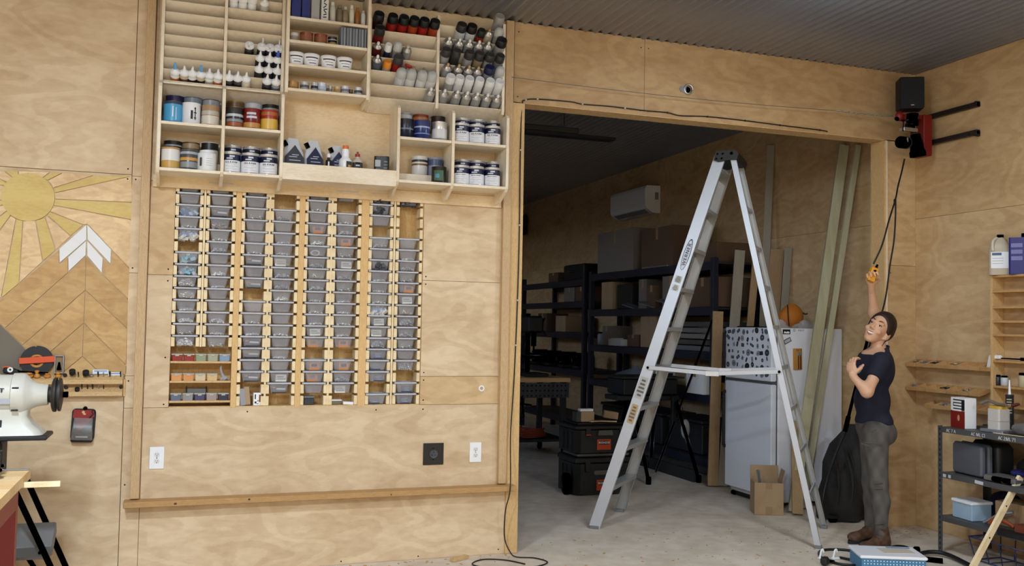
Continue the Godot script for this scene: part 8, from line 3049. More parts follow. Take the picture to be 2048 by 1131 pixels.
	t = thing("hand_clamp","orange and steel spring clamp on the lower shelf","clamp","",Vector3(5.11,Y,1.24),Basis(Vector3.UP,0.2))
	b = MB.new()
	b.tube(smooth([Vector3(0,0.02,-0.09),Vector3(0.0,0.055,-0.05),Vector3(0,0.05,0.02),Vector3(0,0.025,0.08)]),0.014,8)
	put(b,"jaw",pm("clamp_orange",Color(0.55,0.24,0.07),0.5),t)
	b = MB.new()
	b.tube(smooth([Vector3(0.02,0.015,-0.14),Vector3(0.02,0.04,-0.1),Vector3(0.02,0.09,-0.02),Vector3(0.02,0.115,0.06)]),0.012,8)
	b.lathe([Vector2(0.018,-0.01),Vector2(0.03,-0.01),Vector2(0.03,0.01),Vector2(0.018,0.01),Vector2(0.018,-0.01)],16,Vector3(0.01,0.035,-0.15),axis_up(Vector3.RIGHT))
	put(b,"spring",mats["galv"],t)
	carton("open brown carton on the lower shelf",Vector3(5.3,Y,1.25),Vector3(0.2,0.16,0.3),mats["cardboard"],0.1)
	t = thing("blue_cloth","navy cloth heap at the back of the lower shelf","cloth","",Vector3(5.4,Y,1.0))
	b = MB.new()
	b.ball(Vector3(0,0.09,0),Vector3(0.09,0.1,0.14))
	put(b,"cloth",pm("cloth_navy",Color(0.06,0.07,0.22),0.9),t)
	t = thing("orange_board","red-orange wooden board lying along the lower shelf","board","",Vector3(5.16,Y,1.62),Basis(Vector3.UP,0.12))
	b = MB.new()
	b.box(Vector3(0,0.03,0),Vector3(0.08,0.05,0.55),0.004)
	put(b,"board",pm("board_orange",Color(0.42,0.17,0.07),0.6),t)
	carton("low brown carton behind the red-orange board",Vector3(5.34,Y,1.68),Vector3(0.22,0.11,0.42),mats["cardboard"],0.05)
	t = thing("black_sheet","black rubber sheet drooping over the lower shelf edge","rubber sheet","",Vector3(5.09,Y,1.4))
	b = MB.new()
	b.box(Vector3(0,0.004,0),Vector3(0.08,0.006,0.34),0.001,Basis(Vector3.UP,0.2))
	b.box(Vector3(-0.045,-0.012,0.0),Vector3(0.006,0.03,0.26),0.001,Basis(Vector3.UP,0.1))
	put(b,"sheet",mats["black"],t)
	for k in 3:
		t = thing("paper_bundle","white paper strip, %s in the stack at the lower shelf edge" % ORD[k],"paper","white paper strips",Vector3(5.10 + 0.012 * k,Y + 0.006 * k,1.75))
		b = MB.new()
		b.box(Vector3(0,0.003,0),Vector3(0.05,0.005,0.28),0.001,Basis(Vector3.UP,0.06 * k))
		put(b,"strip",mats["white"],t)

func build_floor_things() -> void:
	var t: Node3D
	var b: MB
	# carton on the floor before the refrigerator
	var a := wy(1509,1029)
	var c := wy(1567,1031)
	var dx := (c - a)
	var w := dx.length()
	var ex := dx.normalized()
	var ez := ex.cross(Vector3.UP)
	t = thing("cardboard_carton","open brown cardboard carton on the floor before the refrigerator","box","",(a + c) / 2 - ez * 0.0,Basis(ex,Vector3.UP,ez))
	var th := 0.004
	var D := 0.22
	var H := 0.265
	b = MB.new()
	b.box(Vector3(0,th / 2 + 0.001,-D / 2),Vector3(w,th,D))
	b.box(Vector3(0,H / 2,-th / 2),Vector3(w,H,th))
	b.box(Vector3(0,H / 2,-D + th / 2),Vector3(w,H,th))
	for s in [-1,1]:
		b.box(Vector3(s * (w - th) / 2,H / 2,-D / 2),Vector3(th,H,D - 2 * th))
	put(b,"box_body",mats["cardboard"],t)
	b = MB.new()
	b.box(Vector3(0,H + 0.055,-D - 0.005),Vector3(w,0.12,th),0,Basis(Vector3.RIGHT,-0.1))
	put(b,"flap",mats["cardboard"],t)
	b = MB.new()
	b.box(Vector3(w / 2 + 0.012,H + 0.045,-D / 2 - 0.03),Vector3(th,0.1,D * 0.7),0,Basis(Vector3.BACK,-0.25))
	put(b,"flap",mats["cardboard"],t)
	b = MB.new()
	b.box(Vector3(0.0,0.035,0.0008),Vector3(0.055,0.07,0.001))
	b.box(Vector3(0.0,H - 0.025,0.0008),Vector3(0.055,0.05,0.001))
	put(b,"tape",pm("tape",Color(0.58,0.47,0.33),0.4),t)
	t = thing("metal_offcut","grey metal strip sticking out of the floor carton","metal strip","",t.transform * Vector3(-w / 2 + 0.03,0.02,-0.1))
	b = MB.new()
	b.bar(Vector3(0.08,0.0,0),Vector3(-0.0,0.34,0.02),0.02,0.02,Vector3.RIGHT,0.003)
	put(b,"strip",mats["galv"],t)
	# black dust bag slumped behind the person
	t = thing("dust_bag","big dusty black sack slumped by the opening's side","bag","",Vector3(5.02,0.0,-0.38))
	b = MB.new()
	var secs := []
	var g := RandomNumberGenerator.new()
	g.seed = 17
	# [photo height, left, right, depth]
	for q in [[1044,1652,1714,0.17],[1036,1643,1722,0.21],[1005,1640,1733,0.25],[965,1648,1740,0.25],[925,1660,1742,0.23],[890,1672,1738,0.18],[862,1690,1726,0.1],[848,1700,1716,0.04]]:
		var l := wz(q[1],q[0],-0.38)
		var r := wz(q[2],q[0],-0.38)
		var ring := []
		for i in 26:
			var an := TAU * i / 26
			var wob := 1.0 + 0.10 * sin(3.0 * an + q[0] * 0.045) + 0.06 * sin(7.0 * an + q[0] * 0.07)
			ring.append(Vector3((l.x + r.x) / 2 + cos(an) * (r.x - l.x) / 2 * wob,maxf(l.y,0.004),-0.38 + sin(an) * q[3] * wob * 0.8) - t.position)
		secs.append(ring)
	b.loft(secs)
	var bm := tri_mat("dusty_black",blend_tex("tex_dust",128,Color(0.20,0.175,0.145),Color(0.035,0.034,0.036),func(i):
		return clampf(0.55 + 0.35 * sin(i * 0.11) * sin(i / 128 * 0.21) + 0.25 * sin(i * 0.031 + i / 128 * 0.1),0.0,1.0)),Vector3(3,3,3),Color(1,1,1),0.8)
	put(b,"sack",bm,t)
	for q in [[0.0,0.30],[0.08,0.22],[-0.1,0.25]]:
		b = MB.new()
		var pts := []
		for k in 7:
			var f := k / 6.0
			pts.append(Vector3(q[0] + 0.05 * sin(f * 3.0),0.62 - f * 0.45,q[1] * (0.55 + 0.35 * f) - 0.01))
		b.tube(pts,0.012,6,[0.003,0.01,0.014,0.015,0.013,0.01,0.003])
		put(b,"fold",bm,t)
	# black vacuum wand leaning by the person
	t = thing("vacuum_wand","black vacuum wand and hose leaning behind the person","vacuum wand","",wz(1700,800,-0.02))
	b = wb(t)
	b.cyl(wz(1752,610,0.02),wz(1694,845,-0.06),0.013,12)
	put(b,"wand",mats["black"],t)
	b = wb(t)
	b.tube(smooth([wz(1694,845,-0.06),wz(1688,868,-0.09),wz(1672,905,-0.13),wz(1655,955,-0.15),wz(1645,1005,-0.12),wy(1650,1046,0.02)]),0.011,8)
	put(b,"hose",mats["black"],t)
	b = wb(t)
	b.cyl(wz(1697,832,-0.055),wz(1690,862,-0.08),0.019,12)
	put(b,"cuff",mats["black"],t)
	t = thing("castor","small black castor lying on the floor beside the ladder foot","castor","",wy(1663,1044))
	b = MB.new()
	b.cyl(Vector3(-0.02,0.03,0),Vector3(0.03,0.03,0.01),0.03,16)
	b.box(Vector3(0.0,0.05,0.02),Vector3(0.07,0.03,0.05),0.008)
	put(b,"wheel",mats["black"],t)
	# cord, plug and connector in front of the person
	t = thing("extension_lead","thick black power cord looping on the floor before the boots","cord","",wy(1735,1110))
	var pts2 := []
	for q in [[1668,1122],[1645,1115],[1638,1104],[1650,1098.5],[1680,1098],[1705,1101],[1735,1110],[1752,1111],[1764,1103]]:
		pts2.append(wy(q[0],q[1],0.011))
	for q in [[1778,1095,0.03],[1795,1091,0.05],[1815,1094,0.06],[1832,1105,0.05],[1842,1124,0.02],[1838,1140,0.011]]:
		pts2.append(wy(q[0],q[1],q[2]))
	b = wb(t)
	b.tube(smooth(pts2),0.0085,8)
	put(b,"cord",mats["cable"],t)
	b = wb(t)
	b.tube(smooth([wy(1680,1114,0.01),wy(1700,1118,0.01),wy(1712,1119,0.01)]),0.0085,8)
	b.tube(smooth([wy(1655,1120,0.012),wy(1675,1126,0.011),wy(1700,1129,0.011),wy(1716,1129,0.011)]),0.0085,8)
	put(b,"cord_tail",mats["cable"],t)
	b = wb(t)
	b.box(wy(1722,1110,0.018),Vector3(0.055,0.034,0.04),0.008)
	put(b,"connector",mats["black"],t)
	b = wb(t)
	b.box(wy(1650,1121,0.03),Vector3(0.06,0.055,0.05),0.014,Basis(Vector3.UP,0.5))
	b.cyl(wy(1650,1121,0.03),wy(1668,1122,0.015),0.016,12,0.009)
	put(b,"plug",mats["dark"],t)
	for q in [[1644,1117,"white plastic hook beside the cord plug"],[1671,1117,"white plastic hook behind the cord tail"]]:
		t = thing("cord_hook",q[2],"hook","white plastic hooks",wy(q[0],q[1]))
		b = MB.new()
		b.tube(smooth([Vector3(-0.02,0.004,0),Vector3(-0.012,0.03,0),Vector3(-0.005,0.055,0),Vector3(0.006,0.062,0),Vector3(0.012,0.045,0)]),0.007,8)
		b.box(Vector3(0,0.006,0),Vector3(0.06,0.011,0.03),0.004)
		put(b,"hook",mats["white"],t)
	# white and blue tray box in front
	var q0 := wy(1706,1127,0.1)
	t = thing("tray_box","flat white box with dotted blue sides in front of the boots","box","",Vector3(4.37,0.0,1.02),Basis(Vector3.UP,-0.42))
	b = MB.new()
	b.box(Vector3(0,0.045,0),Vector3(0.40,0.088,0.27),0.006)
	put(b,"box_body",pm("box_blue",Color(0.26,0.50,0.66),0.5),t)
	b = MB.new()
	b.box(Vector3(0,0.098,0),Vector3(0.42,0.022,0.29),0.008)
	put(b,"lid",mats["white_gloss"],t)
	b = MB.new()
	for i in 19:
		for j in 4:
			b.prism(ell(0.0042,0.0042,6,Vector2(-0.18 + i * 0.02,0.02 + j * 0.018)),0.135,0.1358)
	put(b,"dot_print",mats["white"],t)
	b = MB.new()
	b.box(Vector3(0.06,0.1095,-0.02),Vector3(0.2,0.001,0.14),0,Basis(Vector3.UP,0.1))
	put(b,"lid_print",pm("print_cream",Color(0.80,0.76,0.68),0.5),t)
	b = MB.new()
	b.box(Vector3(0.1,0.1097,-0.105),Vector3(0.15,0.001,0.035),0)
	put(b,"lid_stripe",pm("stripe_blue",Color(0.45,0.58,0.72),0.5),t)
	# clear bottle lying behind it
	t = thing("clear_bottle","clear plastic bottle with beige cap lying by the boots","bottle","",wy(1814,1107),Basis(Vector3.UP,-0.35))
	b = MB.new()
	b.lathe([Vector2(0,-0.085),Vector2(0.026,-0.085),Vector2(0.03,-0.08),Vector2(0.03,0.03),Vector2(0.024,0.045),Vector2(0.016,0.05),Vector2(0,0.05)],20,Vector3(0,0.031,0),axis_up(Vector3.RIGHT))
	put(b,"body",clear_mat("bottle_clear",Color(0.72,0.74,0.78,0.7),0.3),t)
	b = MB.new()
	b.cyl(Vector3(0.05,0.031,0),Vector3(0.085,0.031,0),0.022,16)
	put(b,"cap",pm("cap_beige",Color(0.72,0.64,0.55),0.5),t)
	# black hose to the right
	t = thing("floor_hose","thick black hose running past the steel shelf","hose","",wy(1880,1115))
	b = wb(t)
	b.tube(smooth([wy(1828,1114,0.02),wy(1845,1105,0.025),wy(1872,1103,0.03),wy(1900,1110,0.025),wy(1935,1127,0.02),wy(1980,1150,0.02)]),0.014,10)
	put(b,"hose",mats["black"],t)
	b = wb(t)
	b.cyl(wy(1850,1117,0.018),wy(1886,1121,0.018),0.018,12)
	put(b,"nozzle",mats["black"],t)
	# pale stick leaning
	var s0 := wz(2041,953,1.35)
	var s1 := wz(1955,1115,1.35)
	var d := (s1 - s0).normalized()
	s1 = s0 + d * ((s0.y - 0.01) / -d.y)
	t = thing("leaning_stick","pale square stick leaning on the steel shelf","stick","",s1)
	b = wb(t)
	b.bar(s0,s1,0.042,0.022,Vector3.RIGHT,0.002)
	put(b,"stick",mats["block"],t)
	b = wb(t)
	for f in [0.3,0.62]:
		b.cyl(s0.lerp(s1,f) + Vector3(0,0.001,0.0105),s0.lerp(s1,f) + Vector3(0,0.001,0.0118),0.006,8)
	put(b,"knot",pm("knot",Color(0.30,0.17,0.09),0.6),t)
	# blue wire basket under the shelf
	t = thing("wire_basket","blue wire basket with a wooden grip under the steel shelf","basket","",Vector3(5.2,0.0,1.25))
	var bw := pm("basket_blue",Color(0.12,0.16,0.32),0.5)
	b = MB.new()
	for y in [0.01,0.16]:
		var ex2 := 0.0 if y < 0.1 else 0.03
		b.tube([Vector3(-0.1 - ex2,y,-0.22 - ex2),Vector3(0.12 + ex2,y,-0.22 - ex2),Vector3(0.12 + ex2,y,0.22 + ex2),Vector3(-0.1 - ex2,y,0.22 + ex2),Vector3(-0.1 - ex2,y,-0.22 - ex2)],0.005,6)
	for k in 5:
		var z := -0.22 + k * 0.11
		b.tube([Vector3(-0.13,0.16,z * 1.13),Vector3(-0.1,0.01,z),Vector3(0.12,0.01,z),Vector3(0.15,0.16,z * 1.13)],0.004,6)
	put(b,"wire",bw,t)
	b = MB.new()
	b.cyl(Vector3(-0.02,0.2,-0.05),Vector3(0.0,0.2,0.08),0.013,10)
	put(b,"grip",mats["pine_h"],t)
	b = MB.new()
	b.tube([Vector3(-0.13,0.16,-0.2),Vector3(-0.08,0.2,-0.12),Vector3(-0.02,0.2,-0.04)],0.005,6)
	b.tube([Vector3(0.0,0.2,0.08),Vector3(0.05,0.2,0.15),Vector3(0.14,0.16,0.22)],0.005,6)
	put(b,"bail",bw,t)
	# wood chips and litter on the concrete
	b = MB.new()
	g.seed = 23
	for i in 240:
		var u := 0.0
		var p: Vector3
		if i < 150:
			p = Vector3(g.randf_range(2.2,4.6),0.002,g.randf_range(-0.3,1.3))
		elif i < 200:
			p = Vector3(g.randf_range(4.9,5.5),0.003,g.randf_range(0.03,0.35))
		else:
			p = Vector3(g.randf_range(0.9,2.1),0.002,g.randf_range(0.03,0.2))
		var s := g.randf_range(0.004,0.014)
		b.box(p,Vector3(s * 1.6,0.003,s * 0.6),0,Basis(Vector3.UP,g.randf_range(0,TAU)))
	var ch := put(b,"wood_chips",pm("chip_tan",Color(0.74,0.58,0.38),0.8))
	tag(ch,"scattered pale wood chips and shavings on the concrete floor","wood chips")
	ch.set_meta("kind","stuff")
	# sill offcut at the wall foot
	var w0 := wy(928,1127)
	t = thing("wood_offcut","short pine offcut lying at the wall foot by the opening","offcut","",Vector3(w0.x,0.0,0.09),Basis(Vector3.UP,0.5))
	b = MB.new()
	b.box(Vector3(0,0.012,0),Vector3(0.14,0.022,0.04),0.002)
	put(b,"offcut",mats["pine_h"],t)
# ---------------------------------------------------------------- the person: joints to a smooth surface
class Field:
	var o: Vector3
	var c: float
	var nx: int
	var ny: int
	var nz: int
	var k: float
	var a := PackedFloat32Array()
	var done := false
	func _init(lo: Vector3,hi: Vector3,cell: float,sharp: float) -> void:
		o = lo
		c = cell
		k = sharp
		nx = int(ceil((hi.x - lo.x) / cell)) + 1
		ny = int(ceil((hi.y - lo.y) / cell)) + 1
		nz = int(ceil((hi.z - lo.z) / cell)) + 1
		a.resize(nx * ny * nz)
	func span(lo: Vector3,hi: Vector3) -> Array:
		return [clampi(int((lo.x - o.x) / c),0,nx - 1),clampi(int((hi.x - o.x) / c) + 1,0,nx - 1),clampi(int((lo.y - o.y) / c),0,ny - 1),clampi(int((hi.y - o.y) / c) + 1,0,ny - 1),clampi(int((lo.z - o.z) / c),0,nz - 1),clampi(int((hi.z - o.z) / c) + 1,0,nz - 1)]
	func cap(p: Vector3,q: Vector3,r0: float,r1: float) -> void:
		var m := maxf(r0,r1) + 3.5 / k + c
		var s := span(p.min(q) - Vector3.ONE * m,p.max(q) + Vector3.ONE * m)
		var d := q - p
		var L := maxf(d.length_squared(),1e-9)
		for y in range(s[2],s[3] + 1):
			for z in range(s[4],s[5] + 1):
				var base := (y * nz + z) * nx
				for x in range(s[0],s[1] + 1):
					var w := o + Vector3(x,y,z) * c - p
					var t := clampf(w.dot(d) / L,0.0,1.0)
					var e := (w - d * t).length() - lerpf(r0,r1,t)
					if e < m:
						a[base + x] += exp(-e * k)
	func ell(p: Vector3,r: Vector3,bas := Basis()) -> void:
		var R := maxf(r.x,maxf(r.y,r.z))
		var mn := minf(r.x,minf(r.y,r.z))
		var m := R + 3.5 / k + c
		var s := span(p - Vector3.ONE * m,p + Vector3.ONE * m)
		var inv := bas.transposed()
		for y in range(s[2],s[3] + 1):
			for z in range(s[4],s[5] + 1):
				var base := (y * nz + z) * nx
				for x in range(s[0],s[1] + 1):
					var w := inv * (o + Vector3(x,y,z) * c - p)
					var l0 := (w / r).length()
					var l1 := (w / (r * r)).length()
					var e := -mn if l1 < 1e-6 else l0 * (l0 - 1.0) / l1
					if e < 4.0 / k + c:
						a[base + x] += exp(-maxf(e,-mn) * k)
	func finish() -> void:
		done = true
		for i in a.size():
			a[i] = 1.0 if a[i] <= 1e-9 else -log(a[i]) / k
	func cut(n: Vector3,at: Vector3) -> void:
		# keep only what lies behind the plane
		for y in ny:
			for z in nz:
				var base := (y * nz + z) * nx
				for x in nx:
					if a[base + x] < 0.5:
						var e := (o + Vector3(x,y,z) * c - at).dot(n)
						if e > a[base + x]:
							a[base + x] = minf(e,0.5)
	func nets(b: MB) -> void:
		if not done:
			finish()
		var id := PackedInt32Array()
		id.resize(nx * ny * nz)
		id.fill(-1)
		var vs := PackedVector3Array()
		var off := [0,1,nx,nx + 1,nx * nz,nx * nz + 1,nx * nz + nx,nx * nz + nx + 1]
		var cor := [Vector3(0,0,0),Vector3(1,0,0),Vector3(0,0,1),Vector3(1,0,1),Vector3(0,1,0),Vector3(1,1,0),Vector3(0,1,1),Vector3(1,1,1)]
		var edges := [[0,1],[2,3],[4,5],[6,7],[0,2],[1,3],[4,6],[5,7],[0,4],[1,5],[2,6],[3,7]]
		for y in ny - 1:
			for z in nz - 1:
				var base := (y * nz + z) * nx
				for x in nx - 1:
					var i := base + x
					if a[i] > 0.4 and a[i + off[7]] > 0.4:
						continue
					var cnt := 0
					for q in 8:
						if a[i + off[q]] < 0.0:
							cnt += 1
					if cnt == 0 or cnt == 8:
						continue
					var sum := Vector3.ZERO
					var m := 0
					for e in edges:
						var d0 := a[i + off[e[0]]]
						var d1 := a[i + off[e[1]]]
						if (d0 < 0.0) != (d1 < 0.0):
							sum += (cor[e[0]] as Vector3).lerp(cor[e[1]],d0 / (d0 - d1))
							m += 1
					id[i] = vs.size()
					vs.append(o + (Vector3(x,y,z) + sum / m) * c)
		var ns := PackedVector3Array()
		ns.resize(vs.size())
		var quads := []
		var sx := 1
		var sz := nx
		var sy := nx * nz
		for y in range(1,ny - 1):
			for z in range(1,nz - 1):
				var base := (y * nz + z) * nx
				for x in range(1,nx - 1):
					var i := base + x
					var d0 := a[i]
					if d0 > 0.4:
						continue
					for ax in 3:
						var st: int = [sx,sy,sz][ax]
						var d1 := a[i + st]
						if (d0 < 0.0) == (d1 < 0.0):
							continue
						var u: int = [sy,sz,sx][ax]
						var v: int = [sz,sx,sy][ax]
						var q0 := id[i]
						var q1 := id[i - u]
						var q2 := id[i - u - v]
						var q3 := id[i - v]
						if q0 < 0 or q1 < 0 or q2 < 0 or q3 < 0:
							continue
						var dir: Vector3 = [Vector3.RIGHT,Vector3.UP,Vector3.BACK][ax] * (1.0 if d0 < 0.0 else -1.0)
						var g := (vs[q2] - vs[q0]).cross(vs[q3] - vs[q1])
						if g.dot(dir) < 0.0:
							g = -g
						for q in [q0,q1,q2,q3]:
							ns[q] += g
						quads.append([q0,q1,q2,q3])
		for i in ns.size():
			ns[i] = ns[i].normalized()
		for q in quads:
			b.tri(vs[q[0]],vs[q[1]],vs[q[2]],ns[q[0]],ns[q[1]],ns[q[2]])
			b.tri(vs[q[0]],vs[q[2]],vs[q[3]],ns[q[0]],ns[q[2]],ns[q[3]])

func add_hand(b: MB,wrist: Vector3,bas: Basis,arm: Vector3,curls: Array,thumb: Array,scale := 1.0,flip := 1.0) -> void:
	# bas: x towards the thumb, y along the fingers, z out of the palm
	var f := Field.new(wrist - Vector3.ONE * 0.15,wrist + Vector3.ONE * 0.22,0.0036,330.0)
	var P := func(x: float,y: float,z: float) -> Vector3:
		return wrist + bas * (Vector3(x * flip,y,z) * scale)
	f.cap(wrist + arm * 0.05,P.call(0,0.01,0),0.027 * scale,0.025 * scale)
	f.ell(P.call(0.002,0.048,0.0),Vector3(0.039,0.05,0.0165) * scale,bas)
	f.ell(P.call(0.022,0.03,0.008),Vector3(0.02,0.032,0.015) * scale,bas)
	for k in 4:
		var x: float = [0.029,0.010,-0.010,-0.028][k]
		var lens: Array = [[0.040,0.025,0.020],[0.044,0.028,0.022],[0.041,0.026,0.021],[0.032,0.020,0.018]][k]
		var p := Vector3(x,[0.085,0.089,0.085,0.076][k],0.0)
		var ang := 0.0
		var spread: float = [0.08,0.02,-0.05,-0.12][k]
		var r := 0.0095 if k < 3 else 0.0082
		f.cap(P.call(x * 0.8,0.05,0),P.call(p.x,p.y,p.z),0.011 * scale,r * scale)
		for j in 3:
			ang += curls[k] * [0.8,1.1,0.8][j]
			var q: Vector3 = p + Vector3(spread,cos(ang),sin(ang)).normalized() * lens[j]
			f.cap(P.call(p.x,p.y,p.z),P.call(q.x,q.y,q.z),r * scale,(r - 0.0011) * scale)
			p = q
			r -= 0.0008
	var tp := Vector3(0.032,0.022,0.008)
	for j in 2:
		var q: Vector3 = tp + (thumb[j] as Vector3).normalized() * [0.042,0.034][j]
		f.cap(P.call(tp.x,tp.y,tp.z),P.call(q.x,q.y,q.z),[0.0125,0.0105][j] * scale,[0.0105,0.009][j] * scale)
		tp = q
	f.nets(b)

func build_person() -> void:
	var t := thing("person","laughing person in navy T-shirt, grey work trousers and brown boots, arm raised","person","",Vector3(4.72,0.0,0.5))
	var skin := pm("skin",Color(0.82,0.635,0.505),0.5)
	skin.subsurf_scatter_enabled = true
	skin.subsurf_scatter_strength = 0.1
	var J := func(u: float,v: float,z: float) -> Vector3:
		return wz(u,v,z)
	# joints
	var chest: Vector3 = J.call(1750,738,0.49)
	var belly: Vector3 = J.call(1744,800,0.49)
	var pelv: Vector3 = J.call(1748,852,0.49)
	var neck0: Vector3 = J.call(1757,708,0.49)
	var neck1: Vector3 = J.call(1756,678,0.48)
	var shN: Vector3 = J.call(1763,722,0.645)
	var elN: Vector3 = J.call(1734,783,0.70)
	var wrN: Vector3 = J.call(1704,750,0.62)
	var shF: Vector3 = J.call(1758,712,0.345)
	var elF: Vector3 = J.call(1750,648,0.33)
	var wrF: Vector3 = J.call(1742,570,0.42)
	var hipN: Vector3 = J.call(1751,866,0.575)
	var hipF: Vector3 = J.call(1744,866,0.41)
	var knN: Vector3 = J.call(1758,968,0.61)
	var knF: Vector3 = J.call(1742,966,0.39)
	var anN: Vector3 = J.call(1762,1066,0.635)
	var anF: Vector3 = J.call(1741,1052,0.365)
	# head axes: x her left, y crown, z face
	var hz := Vector3(-0.81,0.32,0.49).normalized()
	var hy := Vector3(0.475,0.871,0.216)
	hy = (hy - hz * hy.dot(hz)).normalized()
	var hb := Basis(hy.cross(hz),hy,hz)
	var hc: Vector3 = J.call(1757,659,0.49)
	var HS := 1.13
	var H := func(x: float,y: float,z: float) -> Vector3:
		return hc + hb * (Vector3(x,y,z) * HS)
	# ---- skin
	var b := wb(t)
	var f := Field.new(Vector3(4.35,0.02,0.12),Vector3(5.15,2.05,0.92),0.0125,75.0)
	f.ell(chest,Vector3(0.092,0.15,0.145))
	f.ell(belly,Vector3(0.083,0.13,0.13))
	f.ell(pelv,Vector3(0.095,0.10,0.145))
	f.cap(neck0 + Vector3(0.01,-0.03,0),neck1,0.055,0.048)
	f.cap(shN,elN,0.046,0.036)
	f.cap(elN,wrN,0.037,0.024)
	f.cap(chest + Vector3(0,0.08,0.06),shN,0.06,0.05)
	f.cap(chest + Vector3(0,0.08,-0.06),shF,0.06,0.05)
	f.cap(shF,elF,0.046,0.036)
	f.cap(elF,elF.lerp(wrF,0.3),0.037,0.038)
	f.cap(elF.lerp(wrF,0.3),wrF,0.037,0.023)
	for q in [[hipN,knN,anN],[hipF,knF,anF]]:
		f.cap(q[0],q[1],0.075,0.048)
		f.cap(q[1],q[2],0.046,0.032)
	f.nets(b)
	# head, on a finer grid
	f = Field.new(hc - Vector3.ONE * 0.175,hc + Vector3.ONE * 0.175,0.004,200.0)
	f.ell(H.call(0,0.032,-0.015),Vector3(0.068,0.084,0.09) * HS,hb)
	f.ell(H.call(0,-0.014,0.030),Vector3(0.054,0.078,0.056) * HS,hb)
	f.ell(H.call(0,-0.055,0.040),Vector3(0.043,0.046,0.044) * HS,hb)
	for s in [-1.0,1.0]:
		f.cap(H.call(0.044 * s,-0.042,0.0),H.call(0.015 * s,-0.088,0.058),0.015,0.014)
		f.ell(H.call(0.034 * s,-0.026,0.066),Vector3(0.021,0.017,0.017) * HS,hb)
		f.ell(H.call(0.070 * s,-0.012,-0.010),Vector3(0.007,0.029,0.018) * HS,hb * Basis(Vector3.UP,-0.45 * s))
		f.cap(H.call(0.067 * s,-0.036,-0.004),H.call(0.071 * s,-0.034,0.0),0.008,0.007)
		f.cap(H.call(0.014 * s,0.030,0.078),H.call(0.040 * s,0.030,0.066),0.008,0.007)
		f.cap(H.call(0.008 * s,-0.017,0.094),H.call(0.011 * s,-0.018,0.088),0.006,0.006)
	f.cap(H.call(0,-0.090,0.066),H.call(0,-0.090,0.058),0.014,0.016)
	f.cap(H.call(0,0.022,0.080),H.call(0,-0.014,0.101),0.0065,0.0085)
	f.cap(H.call(0,-0.03,-0.03),neck0,0.046,0.05)
	f.nets(b)
	# near hand laid on the chest, far hand round the pendant
	var nY := Vector3(0.12,0.93,-0.3).normalized()
	var nZ := Vector3(0.95,-0.1,-0.25)
	nZ = (nZ - nY * nZ.dot(nY)).normalized()
	var nb := Basis(nY.cross(nZ),nY,nZ)
	add_hand(b,wrN,nb,(elN - wrN).normalized(),[0.62,0.66,0.7,0.72],[Vector3(0.7,0.6,0.5),Vector3(0.15,0.75,0.65)],0.97,-1.0)
	var fY := (wrF - elF).normalized()
	fY = (fY + Vector3(-0.05,0.2,0.12)).normalized()
	var fZ := Vector3(-0.45,0.05,0.9)
	fZ = (fZ - fY * fZ.dot(fY)).normalized()
	var fb := Basis(fY.cross(fZ),fY,fZ)
	add_hand(b,wrF,fb,(elF - wrF).normalized(),[0.8,0.85,0.85,0.85],[Vector3(0.55,0.6,0.55),Vector3(-0.35,0.8,0.5)],0.97)
	put(b,"body",skin,t)
	# ---- face parts
	var tooth := pm("teeth",Color(0.92,0.91,0.88),0.3)
	b = wb(t)
	var pts := []
	for k in 9:
		var x := -0.021 + 0.042 * k / 8.0
		pts.append(H.call(x,-0.052 + 18.0 * x * x,0.0855 - 20.0 * x * x))
	b.tube(pts,0.0065,8,[0.002,0.0045,0.006,0.0065,0.0065,0.0065,0.006,0.0045,0.002])
	put(b,"teeth",tooth,t)
	b = wb(t)
	pts = []
	for k in 9:
		var x := -0.025 + 0.05 * k / 8.0
		pts.append(H.call(x,-0.0615 + 24.0 * x * x,0.0855 - 22.0 * x * x))
	b.tube(pts,0.005,8,[0.0015,0.003,0.0042,0.0048,0.005,0.0048,0.0042,0.003,0.0015])
	pts = []
	for k in 9:
		var x := -0.025 + 0.05 * k / 8.0
		pts.append(H.call(x,-0.0435 + 10.0 * x * x,0.0865 - 22.0 * x * x))
	b.tube(pts,0.0028,8)
	put(b,"lips",pm("lips",Color(0.66,0.38,0.33),0.45),t)
	for s in [-1.0,1.0]:
		b = wb(t)
		b.ball(H.call(0.029 * s,0.0125,0.0705),Vector3(0.0125,0.0052,0.0085),14,10,hb)
		put(b,"eye",pm("eye_white",Color(0.80,0.77,0.74),0.25),t)
		b = wb(t)
		b.ball(H.call(0.0285 * s,0.0122,0.0765),Vector3(0.0052,0.0046,0.0035),12,8,hb)
		put(b,"iris",pm("iris",Color(0.12,0.07,0.04),0.25),t)
		b = wb(t)
		pts = []
		for k in 7:
			var g := -1.0 + k / 3.0
			pts.append(H.call(0.029 * s + 0.0135 * g,0.0172 - 0.0045 * g * g,0.0785 - 0.0055 * g * g))
		b.tube(pts,0.0022,6)
		put(b,"eyelash",pm("lash",Color(0.10,0.06,0.04),0.7),t)
		b = wb(t)
		pts = []
		for k in 6:
			var g := k / 5.0
			pts.append(H.call((0.013 + 0.032 * g) * s,0.0365 + 0.007 * sin(g * 2.6),0.0862 - 0.014 * g * g))
		b.tube(pts,0.003,6,[0.002,0.003,0.003,0.0026,0.002,0.0012])
		put(b,"eyebrow",pm("brow",Color(0.17,0.10,0.06),0.8),t)
	# ---- hair: cropped, swept back from the hairline
	f = Field.new(hc - Vector3.ONE * 0.195,hc + Vector3.ONE * 0.195,0.0052,200.0)
	f.ell(H.call(0,0.040,-0.022),Vector3(0.080,0.094,0.098) * HS,hb)
	f.ell(H.call(0,0.018,-0.070),Vector3(0.068,0.070,0.066) * HS,hb)
